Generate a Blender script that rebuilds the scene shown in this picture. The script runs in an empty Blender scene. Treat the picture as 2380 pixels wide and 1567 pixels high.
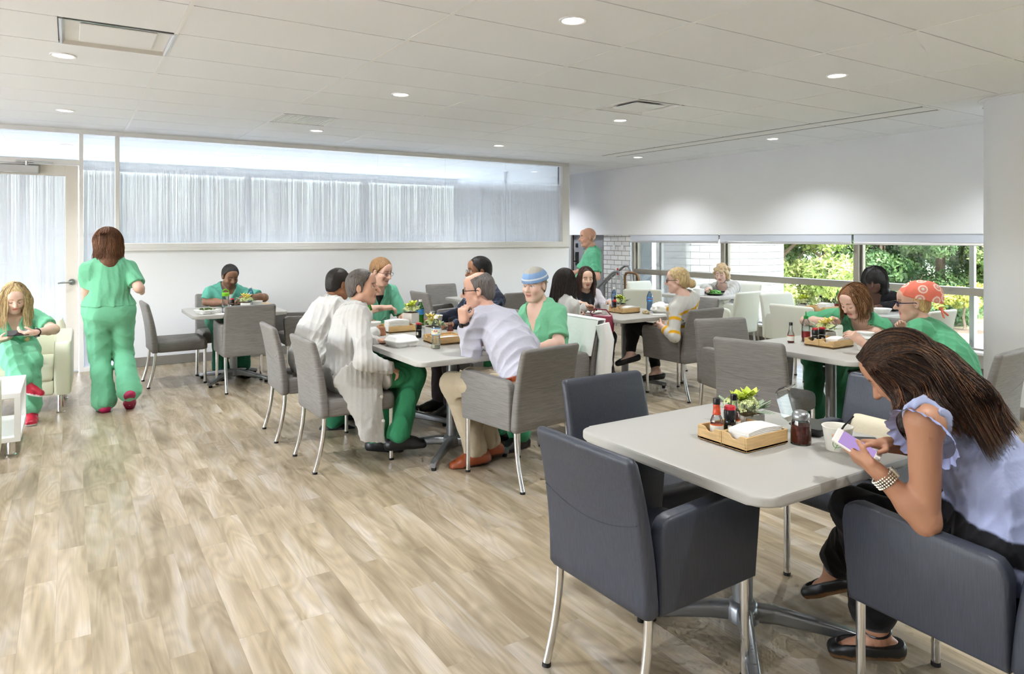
import bpy, bmesh, math, random
import numpy as np
from mathutils import Vector, Matrix
random.seed(7)
rng = np.random.default_rng(11)
PI = math.pi
SUN_E, SKY_E, EXPO = 7.5, .92, 1.52
SC = bpy.context.scene
COL = SC.collection
R = math.radians

# ------------------------------------------------------------------ materials
MATS = {}
def new_mat(name):
    m = bpy.data.materials.new(name); m.use_nodes = True
    nt = m.node_tree
    b = nt.nodes.get('Principled BSDF')
    if b is None:
        b = nt.nodes.new('ShaderNodeBsdfPrincipled')
        nt.links.new(b.outputs[0], nt.nodes['Material Output'].inputs[0])
    MATS[name] = m
    return m, nt, b
def rgb(*c):            # sRGB 0-255 -> linear
    out = []
    for v in c:
        v /= 255.
        out.append(v/12.92 if v <= .04045 else ((v+.055)/1.055)**2.4)
    return tuple(out)+(1.,)
def N(nt, t, **kw):
    n = nt.nodes.new(t)
    for k, v in kw.items():
        if hasattr(n, k): setattr(n, k, v)
        else: n.inputs[k.replace('_', ' ')].default_value = v
    return n
def simple(name, col, rough=.5, metal=0., bump=None, var=None, coat=0., spec=.5, trans=0., stretch=(1,1,1)):
    """col sRGB; bump=(scale,strength); var=(scale,amount) brightness mottling; stretch of both noises"""
    m, nt, b = new_mat(name)
    c = rgb(*col)
    b.inputs['Base Color'].default_value = c
    b.inputs['Roughness'].default_value = rough
    b.inputs['Metallic'].default_value = metal
    b.inputs['Coat Weight'].default_value = coat
    b.inputs['Specular IOR Level'].default_value = spec
    b.inputs['Transmission Weight'].default_value = trans
    if bump or var:
        tc = N(nt, 'ShaderNodeTexCoord'); mp = N(nt, 'ShaderNodeMapping')
        mp.inputs['Scale'].default_value = stretch
        nt.links.new(tc.outputs['Object'], mp.inputs['Vector'])
    if var:
        n = N(nt, 'ShaderNodeTexNoise'); n.inputs['Scale'].default_value = var[0]; n.inputs['Detail'].default_value = 4
        nt.links.new(mp.outputs[0], n.inputs['Vector'])
        r = N(nt, 'ShaderNodeMapRange'); r.inputs[1].default_value = .3; r.inputs[2].default_value = .7
        r.inputs[3].default_value = 1-var[1]; r.inputs[4].default_value = 1+var[1]
        nt.links.new(n.outputs['Fac'], r.inputs[0])
        mx = N(nt, 'ShaderNodeMix', data_type='RGBA', blend_type='MULTIPLY'); mx.inputs[0].default_value = 1
        mx.inputs[6].default_value = c
        nt.links.new(r.outputs[0], mx.inputs[7]); nt.links.new(mx.outputs[2], b.inputs['Base Color'])
    if bump:
        n = N(nt, 'ShaderNodeTexNoise'); n.inputs['Scale'].default_value = bump[0]; n.inputs['Detail'].default_value = 3
        nt.links.new(mp.outputs[0], n.inputs['Vector'])
        bp = N(nt, 'ShaderNodeBump'); bp.inputs['Strength'].default_value = bump[1]; bp.inputs['Distance'].default_value = .01
        nt.links.new(n.outputs['Fac'], bp.inputs['Height']); nt.links.new(bp.outputs[0], b.inputs['Normal'])
    return m
def emit(name, col, s):
    m = bpy.data.materials.new(name); m.use_nodes = True; nt = m.node_tree
    nt.nodes.clear(); e = N(nt, 'ShaderNodeEmission'); o = N(nt, 'ShaderNodeOutputMaterial')
    e.inputs[0].default_value = rgb(*col); e.inputs[1].default_value = s
    nt.links.new(e.outputs[0], o.inputs[0]); MATS[name] = m; return m
def thin_glass(name, tint=(250,252,252), refl=.12, rough=0.):
    m = bpy.data.materials.new(name); m.use_nodes = True; nt = m.node_tree; nt.nodes.clear()
    t = N(nt, 'ShaderNodeBsdfTransparent'); t.inputs[0].default_value = rgb(*tint)
    g = N(nt, 'ShaderNodeBsdfGlossy'); g.inputs['Roughness'].default_value = rough
    f = N(nt, 'ShaderNodeFresnel'); f.inputs['IOR'].default_value = 1.45
    mu = N(nt, 'ShaderNodeMath', operation='MULTIPLY'); mu.inputs[1].default_value = refl/.04*.5
    mx = N(nt, 'ShaderNodeMixShader'); o = N(nt, 'ShaderNodeOutputMaterial')
    cl = N(nt, 'ShaderNodeMath', operation='MINIMUM'); cl.inputs[1].default_value = .85
    nt.links.new(f.outputs[0], mu.inputs[0]); nt.links.new(mu.outputs[0], cl.inputs[0]); nt.links.new(cl.outputs[0], mx.inputs[0])
    nt.links.new(t.outputs[0], mx.inputs[1]); nt.links.new(g.outputs[0], mx.inputs[2]); nt.links.new(mx.outputs[0], o.inputs[0])
    MATS[name] = m; return m

# ------------------------------------------------------------------ mesh helpers
def obj(name, bm, mat=None, parent=None, smooth=False, angle=40):
    me = bpy.data.meshes.new(name)
    if isinstance(bm, bmesh.types.BMesh):
        bmesh.ops.recalc_face_normals(bm, faces=bm.faces[:])
        bm.to_mesh(me); bm.free()
    else:
        me = bm
    o = bpy.data.objects.new(name, me); COL.objects.link(o)
    if mat is not None:
        for mm in (mat if isinstance(mat, (list, tuple)) else [mat]):
            me.materials.append(MATS[mm] if isinstance(mm, str) else mm)
    if smooth:
        me.shade_smooth()
        if angle < 180: me.set_sharp_from_angle(angle=R(angle))
    if parent is not None: o.parent = parent
    return o
def tag(o, label, cat, group=None, kind=None):
    o['label'] = label; o['category'] = cat
    if group: o['group'] = group
    if kind: o['kind'] = kind
    return o
def thing(name, label, cat, loc=(0,0,0), rz=0, group=None):
    o = bpy.data.objects.new(name, None); COL.objects.link(o)
    o.empty_display_size = .1
    o.location = loc; o.rotation_euler = (0,0,rz)
    return tag(o, label, cat, group)
def struct(o, label=None):
    o['kind'] = 'structure'
    if label: o['label'] = label
    return o
def kids(o): return CH.get(o.name, []) if False else [c for c in o.children]
def dup(root, loc, rz, label, group=None):
    r = root.copy(); COL.objects.link(r); r.location = loc; r.rotation_euler = (0,0,rz); r['label'] = label
    if group: r['group'] = group
    for ch in list(root.children):
        c = ch.copy(); COL.objects.link(c); c.parent = r
        for gch in list(ch.children):
            d = gch.copy(); COL.objects.link(d); d.parent = c
    return r
def setmi(faces, mi):
    for f in faces: f.material_index = mi
def box(bm, cx, cy, cz, sx, sy, sz, bevel=0., seg=2, rz=0., mi=0):
    r = bmesh.ops.create_cube(bm, size=1.)
    vs = r['verts']
    M = Matrix.Translation((cx,cy,cz)) @ Matrix.Rotation(rz,4,'Z') @ Matrix.Diagonal((sx,sy,sz,1))
    bmesh.ops.transform(bm, matrix=M, verts=vs)
    fs = list({f for v in vs for f in v.link_faces})
    setmi(fs, mi)
    if bevel > 0:
        es = list({e for v in vs for e in v.link_edges})
        rb = bmesh.ops.bevel(bm, geom=es, offset=bevel, segments=seg, affect='EDGES', profile=.5)
        setmi(rb['faces'], mi)
    return bm
def bx(*a, **k):
    bm = bmesh.new(); return box(bm, *a, **k)
def cyl(bm, p0, p1, r0, r1=None, seg=16, caps=True, mi=0):
    p0, p1 = Vector(p0), Vector(p1); d = p1-p0
    r1 = r0 if r1 is None else r1
    q = d.to_track_quat('Z', 'Y').to_matrix().to_4x4()
    M = Matrix.Translation((p0+p1)/2) @ q
    r = bmesh.ops.create_cone(bm, cap_ends=caps, segments=seg, radius1=r0, radius2=r1, depth=d.length, matrix=M)
    setmi(list({f for v in r['verts'] for f in v.link_faces}), mi)
    return bm
def tube(bm, pts, r, seg=10, mi=0, closed=False):
    pts = [Vector(p) for p in pts]; n = len(pts)
    rs = r if isinstance(r, (list, tuple)) else [r]*n
    rings = []; up = None
    for i, p in enumerate(pts):
        if closed: t = (pts[(i+1) % n]-pts[i-1]).normalized()
        else: t = (pts[min(i+1,n-1)]-pts[max(i-1,0)]).normalized()
        if up is None:
            up = Vector((0,0,1)) if abs(t.z) < .9 else Vector((1,0,0))
        s = t.cross(up).normalized(); up = s.cross(t).normalized()
        rings.append([bm.verts.new(p + (s*math.cos(a)+up*math.sin(a))*rs[i]) for a in [2*PI*k/seg for k in range(seg)]])
    m = n if closed else n-1
    for i in range(m):
        A, B = rings[i], rings[(i+1) % n]
        for k in range(seg):
            f = bm.faces.new((A[k], A[(k+1) % seg], B[(k+1) % seg], B[k])); f.material_index = mi; f.smooth = True
    if not closed:
        for Rg, rev in ((rings[0], True), (rings[-1], False)):
            f = bm.faces.new(Rg[::-1] if rev else Rg); f.material_index = mi
    return bm
def lathe(bm, prof, c=(0,0,0), seg=20, mi=0, cap=True):
    """prof: list of (r,z)"""
    c = Vector(c); rings = []
    for r, z in prof:
        rings.append([bm.verts.new(c+Vector((max(r,1e-4)*math.cos(2*PI*k/seg), max(r,1e-4)*math.sin(2*PI*k/seg), z))) for k in range(seg)])
    for A, B in zip(rings, rings[1:]):
        for k in range(seg):
            f = bm.faces.new((A[k], A[(k+1) % seg], B[(k+1) % seg], B[k])); f.material_index = mi; f.smooth = True
    if cap:
        for Rg in (rings[0], rings[-1]):
            f = bm.faces.new(Rg); f.material_index = mi
    return bm
def prism(bm, poly, z0, z1, bevel=0., seg=3, mi=0, M=None):
    """poly: 2D ccw outline extruded in z, optional bevel of both rims"""
    lo = [bm.verts.new((x,y,z0)) for x, y in poly]; hi = [bm.verts.new((x,y,z1)) for x, y in poly]
    n = len(poly); fs = [bm.faces.new(lo[::-1]), bm.faces.new(hi)]
    for i in range(n): fs.append(bm.faces.new((lo[i], lo[(i+1) % n], hi[(i+1) % n], hi[i])))
    vs = lo+hi
    if bevel > 0:
        es = [e for f in fs[:2] for e in f.edges]
        rb = bmesh.ops.bevel(bm, geom=list(set(es)), offset=bevel, segments=seg, affect='EDGES', profile=.5)
        fs = [f for f in fs if f.is_valid]+rb['faces']
        vs = list({v for f in fs for v in f.verts})
    setmi(fs, mi)
    if M is not None: bmesh.ops.transform(bm, matrix=M, verts=vs)
    return bm
def rrect(w, d, r, seg=6, cx=0, cy=0):
    out = []
    for sx, sy, a0 in ((1,1,0),(-1,1,90),(-1,-1,180),(1,-1,270)):
        for k in range(seg+1):
            a = R(a0+90*k/seg)
            out.append((cx+sx*(w/2-r)+r*math.cos(a), cy+sy*(d/2-r)+r*math.sin(a)))
    return out
def loft(bm, rings, cap=True, mi=0):
    V = [[bm.verts.new(p) for p in ring] for ring in rings]
    n = len(V[0])
    for A, B in zip(V, V[1:]):
        for k in range(n):
            f = bm.faces.new((A[k], A[(k+1) % n], B[(k+1) % n], B[k])); f.material_index = mi; f.smooth = True
    if cap:
        for Rg in (V[0], V[-1]):
            f = bm.faces.new(Rg); f.material_index = mi
    return bm
def text_mesh(s, size, mat, parent, M, name='lettering'):
    cu = bpy.data.curves.new('t', 'FONT'); cu.body = s; cu.size = size; cu.align_x = 'CENTER'; cu.align_y = 'CENTER'; cu.extrude = .0003; cu.resolution_u = 2
    to = bpy.data.objects.new('t', cu); COL.objects.link(to)
    dg = bpy.context.evaluated_depsgraph_get()
    me = bpy.data.meshes.new_from_object(to.evaluated_get(dg))
    bpy.data.objects.remove(to)
    me.transform(M)
    return obj(name, me, mat, parent)
# ================================================================== MATERIAL SET
H = 1.53
def floor_mat():
    m, nt, b = new_mat('floor_planks')
    tc = N(nt, 'ShaderNodeTexCoord'); L = nt.links.new
    mp = N(nt, 'ShaderNodeMapping'); mp.inputs['Rotation'].default_value = (0,0,PI/2); mp.inputs['Location'].default_value = (.03,.05,0)
    L(tc.outputs['Object'], mp.inputs['Vector'])
    def brick(c1, c2, bias):
        t = N(nt, 'ShaderNodeTexBrick'); t.offset = .37; t.offset_frequency = 2; t.squash = 1
        t.inputs['Color1'].default_value = c1; t.inputs['Color2'].default_value = c2; t.inputs['Mortar'].default_value = (.5,.5,.5,1)
        t.inputs['Scale'].default_value = 1; t.inputs['Mortar Size'].default_value = .0006; t.inputs['Mortar Smooth'].default_value = .1
        t.inputs['Bias'].default_value = bias; t.inputs['Brick Width'].default_value = .92; t.inputs['Row Height'].default_value = .118
        L(mp.outputs[0], t.inputs['Vector']); return t
    rnd = brick((0,0,0,1), (1,1,1,1), 0.)
    # grain: noise stretched along the plank, offset per plank
    sp = N(nt, 'ShaderNodeSeparateXYZ'); L(mp.outputs[0], sp.inputs[0])
    off = N(nt, 'ShaderNodeMath', operation='MULTIPLY'); off.inputs[1].default_value = 37.
    rb = N(nt, 'ShaderNodeSeparateColor'); L(rnd.outputs['Color'], rb.inputs[0]); L(rb.outputs[0], off.inputs[0])
    def noise(sx, sy, detail, dist, rough=.55):
        cx = N(nt, 'ShaderNodeMath', operation='MULTIPLY'); cx.inputs[1].default_value = sx; L(sp.outputs[0], cx.inputs[0])
        cy = N(nt, 'ShaderNodeMath', operation='MULTIPLY'); cy.inputs[1].default_value = sy; L(sp.outputs[1], cy.inputs[0])
        cb = N(nt, 'ShaderNodeCombineXYZ'); L(cx.outputs[0], cb.inputs[0]); L(cy.outputs[0], cb.inputs[1]); L(off.outputs[0], cb.inputs[2])
        n = N(nt, 'ShaderNodeTexNoise'); n.inputs['Scale'].default_value = 1; n.inputs['Detail'].default_value = detail
        n.inputs['Distortion'].default_value = dist; n.inputs['Roughness'].default_value = rough
        L(cb.outputs[0], n.inputs['Vector']); return n
    big = noise(1.5, 8., 2.2, .8)
    # figured rings: contour lines of a broad noise field
    fld = noise(1.2, 6.5, 1.2, .5)
    mu = N(nt, 'ShaderNodeMath', operation='MULTIPLY'); mu.inputs[1].default_value = 70; L(fld.outputs[0], mu.inputs[0])
    sn = N(nt, 'ShaderNodeMath', operation='SINE'); L(mu.outputs[0], sn.inputs[0])
    fine = noise(6, 150, 4, .2)
    knot = noise(4.5, 13., 2, .4)
    cr = N(nt, 'ShaderNodeValToRGB'); L(big.outputs[0], cr.inputs[0])
    e = cr.color_ramp.elements
    e[0].position = .28; e[0].color = rgb(152,134,106); e[1].position = .70; e[1].color = rgb(204,192,174)
    for p, c in ((.42, (173,156,128)), (.53, (188,171,144)), (.60, (195,181,159))):
        q = e.new(p); q.color = rgb(*c)
    def mul(colsock, fac_sock, lo, hi, f0=0., f1=1.):
        r = N(nt, 'ShaderNodeMapRange'); r.inputs[1].default_value = f0; r.inputs[2].default_value = f1; r.inputs[3].default_value = lo; r.inputs[4].default_value = hi
        L(fac_sock, r.inputs[0])
        mx = N(nt, 'ShaderNodeMix', data_type='RGBA', blend_type='MULTIPLY'); mx.inputs[0].default_value = 1
        L(colsock, mx.inputs[6]); L(r.outputs[0], mx.inputs[7]); return mx.outputs[2]
    c = mul(cr.outputs[0], sn.outputs[0], .90, 1.05, -1, 1)
    c = mul(c, fine.outputs[0], .89, 1.07, .25, .75)
    c = mul(c, knot.outputs[0], .74, 1.0, .20, .36)
    c = mul(c, rb.outputs[0], .80, 1.02)
    wm = N(nt, 'ShaderNodeMix', data_type='RGBA'); wm.inputs[7].default_value = rgb(120,106,86)
    fm = N(nt, 'ShaderNodeMath', operation='MULTIPLY'); fm.inputs[1].default_value = .45
    L(rnd.outputs['Fac'], fm.inputs[0]); L(fm.outputs[0], wm.inputs[0]); L(c, wm.inputs[6])
    # cool/grey tint on some planks
    tint = N(nt, 'ShaderNodeMix', data_type='RGBA', blend_type='MULTIPLY'); tint.inputs[7].default_value = (.95,.95,.98,1)
    r2 = N(nt, 'ShaderNodeMath', operation='FRACT'); r3 = N(nt, 'ShaderNodeMath', operation='MULTIPLY'); r3.inputs[1].default_value = 7.3
    L(rb.outputs[0], r3.inputs[0]); L(r3.outputs[0], r2.inputs[0]); L(r2.outputs[0], tint.inputs[0]); L(wm.outputs[2], tint.inputs[6])
    L(tint.outputs[2], b.inputs['Base Color'])
    b.inputs['Roughness'].default_value = .34; b.inputs['Specular IOR Level'].default_value = .45
    bp = N(nt, 'ShaderNodeBump'); bp.inputs['Strength'].default_value = .12; bp.inputs['Distance'].default_value = .004
    L(fine.outputs[0], bp.inputs['Height']); L(bp.outputs[0], b.inputs['Normal'])
floor_mat()
simple('wall_paint', (229,231,235), .7, bump=(220,.03))
simple('ceiling_tile', (240,242,245), .9, bump=(400,.10), var=(900,.02))
simple('ceiling_bar', (240,240,240), .5)
simple('alu_frame', (224,223,221), .45, .1)
simple('alu_bright', (205,206,208), .3, .8)
simple('door_paint', (218,214,206), .45)
simple('baseboard_grey', (136,132,126), .55)
simple('shade_fabric', (200,206,218), .8)
simple('mullion', (150,144,134), .4, .4)
simple('chrome', (222,222,222), .12, 1.)
simple('satin_steel', (165,168,170), .3, .85)
simple('base_grey', (142,144,146), .32, .7)
simple('black_rubber', (22,22,22), .6)
simple('laminate', (182,180,175), .38, bump=(300,.01))
simple('laminate_edge', (205,203,195), .45)
def weave(name, col, dark, rough, sx, sz, amt):
    """horizontal slub weave: noise stretched across the cloth"""
    m, nt, b = new_mat(name); L = nt.links.new
    tc = N(nt, 'ShaderNodeTexCoord'); mp = N(nt, 'ShaderNodeMapping'); mp.inputs['Scale'].default_value = (sx, sx, sz)
    L(tc.outputs['Object'], mp.inputs['Vector'])
    n = N(nt, 'ShaderNodeTexNoise'); n.inputs['Scale'].default_value = 1; n.inputs['Detail'].default_value = 5; n.inputs['Roughness'].default_value = .7
    L(mp.outputs[0], n.inputs['Vector'])
    cr = N(nt, 'ShaderNodeValToRGB'); e = cr.color_ramp.elements
    e[0].position = .5-amt; e[0].color = rgb(*dark); e[1].position = .5+amt; e[1].color = rgb(*col)
    L(n.outputs[0], cr.inputs[0]); L(cr.outputs[0], b.inputs['Base Color'])
    b.inputs['Roughness'].default_value = rough
    bp = N(nt, 'ShaderNodeBump'); bp.inputs['Strength'].default_value = .15; bp.inputs['Distance'].default_value = .002
    L(n.outputs[0], bp.inputs['Height']); L(bp.outputs[0], b.inputs['Normal'])
weave('grey_weave', (138,134,131), (111,107,104), .6, 9, 240, .17)
weave('navy_vinyl', (66,70,83), (50,53,63), .42, 260, 14, .2)
simple('cream_vinyl', (226,228,216), .42, bump=(120,.04))
simple('cream_leather', (228,226,204), .38, bump=(60,.05))
simple('seam_grey', (120,116,112), .7)
simple('seam_navy', (48,52,62), .6)
simple('white_melamine', (236,236,233), .4)
simple('bamboo', (214,178,124), .45, var=(1,.16), stretch=(14,14,160))
simple('bamboo_dark', (188,146,92), .5, var=(1,.16), stretch=(14,14,160))
simple('napkin', (244,243,240), .9, bump=(60,.05))
simple('paper', (240,240,236), .75)
simple('paper_cream', (238,234,222), .55)
simple('foam', (246,246,243), .6, bump=(300,.02))
simple('black_plastic', (20,20,22), .3)
simple('red_plastic', (196,32,48), .35)
simple('green_plastic', (24,152,62), .35)
simple('lime_plastic', (124,200,40), .3)
simple('hot_sauce', (196,70,36), .35, var=(60,.35))
simple('red_sauce', (152,36,34), .35, var=(40,.2))
simple('sriracha_sauce', (140,36,40), .3)
simple('label_white', (232,230,222), .6)
simple('label_orange', (222,96,40), .5)
simple('label_black', (30,30,30), .5)
simple('label_yellow', (246,214,84), .5)
simple('label_blue', (70,150,214), .5)
simple('label_pink', (236,96,140), .5)
simple('label_green', (96,178,60), .5)
simple('chili_flakes', (122,44,26), .6, var=(260,.7))
simple('flower_lime', (206,222,84), .55, var=(30,.15))
simple('flower_pale', (222,230,170), .6, var=(60,.2))
simple('flower_yellow', (238,224,130), .6, var=(40,.15))
simple('leaf_sage', (158,176,150), .7, var=(40,.2))
simple('moss_brown', (104,82,58), .9, var=(60,.3))
simple('ceramic_white', (236,234,231), .45)
simple('ceramic_grey', (190,188,184), .5)
simple('soil', (70,54,42), .95)
simple('water', (214,230,240), .05, trans=.0)
simple('clear_liquid', (226,216,186), .1)
thin_glass('window_glass', (249,252,251), .06)
thin_glass('bottle_glass', (236,242,242), .16)
thin_glass('clear_plastic', (244,247,249), .09, .02)
thin_glass('green_pet', (120,214,96), .2, .05)
thin_glass('blue_pet', (190,214,240), .2, .05)
def brick_mat(name, cA, cB, mortar, w, h):
    m, nt, b = new_mat(name); L = nt.links.new
    tc = N(nt, 'ShaderNodeTexCoord')
    t = N(nt, 'ShaderNodeTexBrick'); t.offset = .5
    for k, v in (('Color1', rgb(*cA)), ('Color2', rgb(*cB)), ('Mortar', rgb(*mortar))): t.inputs[k].default_value = v
    t.inputs['Scale'].default_value = 1; t.inputs['Mortar Size'].default_value = .006; t.inputs['Brick Width'].default_value = w; t.inputs['Row Height'].default_value = h
    L(tc.outputs['UV'], t.inputs['Vector']); L(t.outputs[0], b.inputs['Base Color'])
    b.inputs['Roughness'].default_value = .5
    bp = N(nt, 'ShaderNodeBump'); bp.inputs['Strength'].default_value = .5; bp.inputs['Distance'].default_value = .006; bp.invert = True
    L(t.outputs['Fac'], bp.inputs['Height']); L(bp.outputs[0], b.inputs['Normal'])
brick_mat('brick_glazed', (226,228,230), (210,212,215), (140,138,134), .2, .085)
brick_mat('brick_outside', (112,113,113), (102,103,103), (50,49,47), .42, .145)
def film_mat():
    """glass with a printed film of fine white vertical streaks that thins out towards the top"""
    m = bpy.data.materials.new('streak_film_glass'); m.use_nodes = True; nt = m.node_tree; nt.nodes.clear(); L = nt.links.new
    tc = N(nt, 'ShaderNodeTexCoord'); mp = N(nt, 'ShaderNodeMapping'); mp.inputs['Scale'].default_value = (130, 1, .30)
    L(tc.outputs['Object'], mp.inputs[0])
    n = N(nt, 'ShaderNodeTexNoise'); n.inputs['Scale'].default_value = 1; n.inputs['Detail'].default_value = 5; n.inputs['Roughness'].default_value = .8
    L(mp.outputs[0], n.inputs['Vector'])
    sp = N(nt, 'ShaderNodeSeparateXYZ'); L(tc.outputs['Object'], sp.inputs[0])
    # object origin sits at z=0: density ramps up from z=2.45 downwards
    r = N(nt, 'ShaderNodeMapRange'); r.inputs[1].default_value = 2.45; r.inputs[2].default_value = 2.22; r.inputs[3].default_value = 0; r.inputs[4].default_value = 1; r.interpolation_type = 'SMOOTHSTEP'
    L(sp.outputs[2], r.inputs[0])
    s = N(nt, 'ShaderNodeMapRange'); s.inputs[1].default_value = .36; s.inputs[2].default_value = .66; s.inputs[3].default_value = .54; s.inputs[4].default_value = .86
    L(n.outputs[0], s.inputs[0])
    mu = N(nt, 'ShaderNodeMath', operation='MULTIPLY'); L(r.outputs[0], mu.inputs[0]); L(s.outputs[0], mu.inputs[1])
    ad = N(nt, 'ShaderNodeMath', operation='ADD'); ad.inputs[1].default_value = .16; L(mu.outputs[0], ad.inputs[0])
    ad.use_clamp = True
    t = N(nt, 'ShaderNodeBsdfTransparent'); t.inputs[0].default_value = rgb(246,251,251)
    d = N(nt, 'ShaderNodeBsdfDiffuse'); d.inputs[0].default_value = rgb(238,242,248)
    tl = N(nt, 'ShaderNodeBsdfTranslucent'); tl.inputs[0].default_value = rgb(240,244,250)
    ms = N(nt, 'ShaderNodeMixShader'); ms.inputs[0].default_value = .5; L(d.outputs[0], ms.inputs[1]); L(tl.outputs[0], ms.inputs[2])
    m1 = N(nt, 'ShaderNodeMixShader'); L(ad.outputs[0], m1.inputs[0]); L(t.outputs[0], m1.inputs[1]); L(ms.outputs[0], m1.inputs[2])
    g = N(nt, 'ShaderNodeBsdfGlossy'); g.inputs['Roughness'].default_value = .0
    f = N(nt, 'ShaderNodeFresnel'); f.inputs[0].default_value = 1.5
    fm = N(nt, 'ShaderNodeMath', operation='MULTIPLY'); fm.inputs[1].default_value = 1.6; fm.use_clamp = True; L(f.outputs[0], fm.inputs[0])
    m2 = N(nt, 'ShaderNodeMixShader'); L(fm.outputs[0], m2.inputs[0]); L(m1.outputs[0], m2.inputs[1]); L(g.outputs[0], m2.inputs[2])
    o = N(nt, 'ShaderNodeOutputMaterial'); L(m2.outputs[0], o.inputs[0]); MATS['streak_film_glass'] = m
film_mat()

# ================================================================== ROOM SHELL
CZ = 2.74
XL, XR, YF, YP = -5.6, 8.25, -3.6, 9.25     # left wall, window wall, open side behind the viewer, partition
def plane_obj(name, mat, pts, parent=None, uv=None):
    bm = bmesh.new(); f = bm.faces.new([bm.verts.new(p) for p in pts])
    if uv:
        l = bm.loops.layers.uv.new('UVMap')
        for lp, c in zip(f.loops, uv): lp[l].uv = c
    return obj(name, bm, mat, parent)
struct(obj('floor', bx((XL+8.6)/2, 5., -.06, 8.6-XL+.1, 17.4, .12), 'floor_planks'))
# ceiling: lay-in tiles 1.22 x 0.60 hung in white bars
GX0, GY0, GX, GY = .535, 2.175, 1.222, .599
bm = bmesh.new()
holes = [(-.3,4.9),(2.05,7.25),(4.5,4.85)]
nx0 = math.floor((XL-GX0)/GX); nx1 = math.ceil((8.4-GX0)/GX); ny0 = math.floor((YF-GY0)/GY); ny1 = math.ceil((13.2-GY0)/GY)
for i in range(nx0, nx1):
    for j in range(ny0, ny1):
        x0, x1 = GX0+i*GX+.012, GX0+(i+1)*GX-.012; y0, y1 = GY0+j*GY+.005, GY0+(j+1)*GY-.005
        x0 = max(x0, XL); x1 = min(x1, 8.6)
        if x1-x0 < .02: continue
        cells = [(x0, x1)]
        if j == 4 and i == -1: cells = [(x0, x1-.585)]
        if j == 4 and i == 3: cells = [(x0+.585, x1)]
        if j == 8 and i == 1: cells = [(x0+.585, x1)]
        for a, b in cells:
            box(bm, (a+b)/2, (y0+y1)/2, CZ+.006, b-a, y1-y0, .012)
for i in range(nx0, nx1+1):
    x = GX0+i*GX
    if XL < x < 8.5: box(bm, x, (YF+13.2)/2, CZ+.003, .0225, 13.2-YF, .010, mi=1)
box(bm, (XL+8.6)/2, (YF+13.2)/2, CZ+.12, 8.6-XL, 13.2-YF, .2, mi=1)
struct(obj('ceiling', bm, ['ceiling_tile', 'ceiling_bar']))
bm = bmesh.new(); box(bm, XL-.1, 4.9, .4, .2, 17.2, .8); box(bm, XL-.1, 4.9, 2.60, .2, 17.2, .32); box(bm, XL-.1, -1.2, 1.37, .2, 4.8, 2.7)  # unseen; openings let in daylight, solid near end added to dim the floor
for k in range(8): box(bm, XL-.1, -3.6+k*2.4, 1.4, .16, .12, 2.4)
struct(obj('wall_left', bm, 'wall_paint'))
struct(obj('wall_front', bx(1.5, YF-.1, 1.37, 14.4, .2, 2.9), 'wall_paint'))
# window wall: deep white bulkhead over the window band, sill wall below, return at the near end
bm = bmesh.new()
box(bm, 8.33, 3.6, (1.56+CZ)/2, .16, 14.6, CZ-1.56)
struct(obj('wall_right', bm, 'wall_paint'))
bm = bmesh.new()
box(bm, 8.42, 3.2, .13, .18, 12.0, .26); box(bm, 8.36, 3.2, .275, .34, 12.0, .03, .004)
struct(obj('window_sill', bm, 'white_melamine'))
struct(obj('trim_soffit', bx(8.44, 3.6, 1.578, .34, 14.5, .03), 'wall_paint'))
# partition wall with glass band
struct(obj('wall_back', bx((.44+6.99)/2, YP+.06, .70, 6.99-.44, .12, 1.40), 'wall_paint'))
bm = bmesh.new()
box(bm, (.44+6.86)/2, YP-.008, .055, 6.42, .014, .11, .003)
struct(obj('baseboard_back', bm, 'baseboard_grey'))
bm = bmesh.new(); box(bm, 8.325, 3.2, .05, .012, 11.8, .10)
struct(obj('baseboard_right', bm, 'baseboard_grey'))
# frames of the glazed partition
bm = bmesh.new()
def fr(x0, x1, z0, z1, y0=YP-.012, y1=YP+.128): box(bm, (x0+x1)/2, (y0+y1)/2, (z0+z1)/2, x1-x0, y1-y0, z1-z0, .002, 1)
fr(-1.1, 6.99, 2.69, CZ); fr(.085, .125, 0, 2.69); fr(.44, .482, 0, 2.69); fr(6.85, 6.99, 1.38, 2.69); fr(.482, 6.85, 1.395, 1.45)
fr(-1.1, .085, 2.335, 2.39); fr(-1.12, -1.075, 0, 2.69); fr(.125, .44, 0, .05); fr(.47, 6.99, 1.362, 1.395, YP-.03, YP+.14)
struct(obj('window_frame', bm, 'alu_frame'))
def glass_panel(name, x0, x1, z0, z1, seams=0):
    bm = bmesh.new(); n = seams+1; w = (x1-x0)/n
    for k in range(n): box(bm, x0+w*(k+.5), YP+.06, (z0+z1)/2, w-.002, .008, z1-z0)
    return struct(obj(name, bm, 'streak_film_glass'))
glass_panel('window_1', .484, 6.848, 1.452, 2.688, 5)
glass_panel('window_2', .127, .438, .052, 2.688)
glass_panel('window_3', -1.07, .083, 2.392, 2.688)
bm = bmesh.new(); fr(XL, -1.12, 2.69, CZ); fr(XL, -1.12, 0, .05)
for x in (-3.35, -5.55): fr(x-.02, x+.02, .05, 2.69)
struct(obj('window_frame', bm, 'alu_frame'))
glass_panel('window_6', -5.52, -1.13, .052, 2.688, 3)
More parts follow.
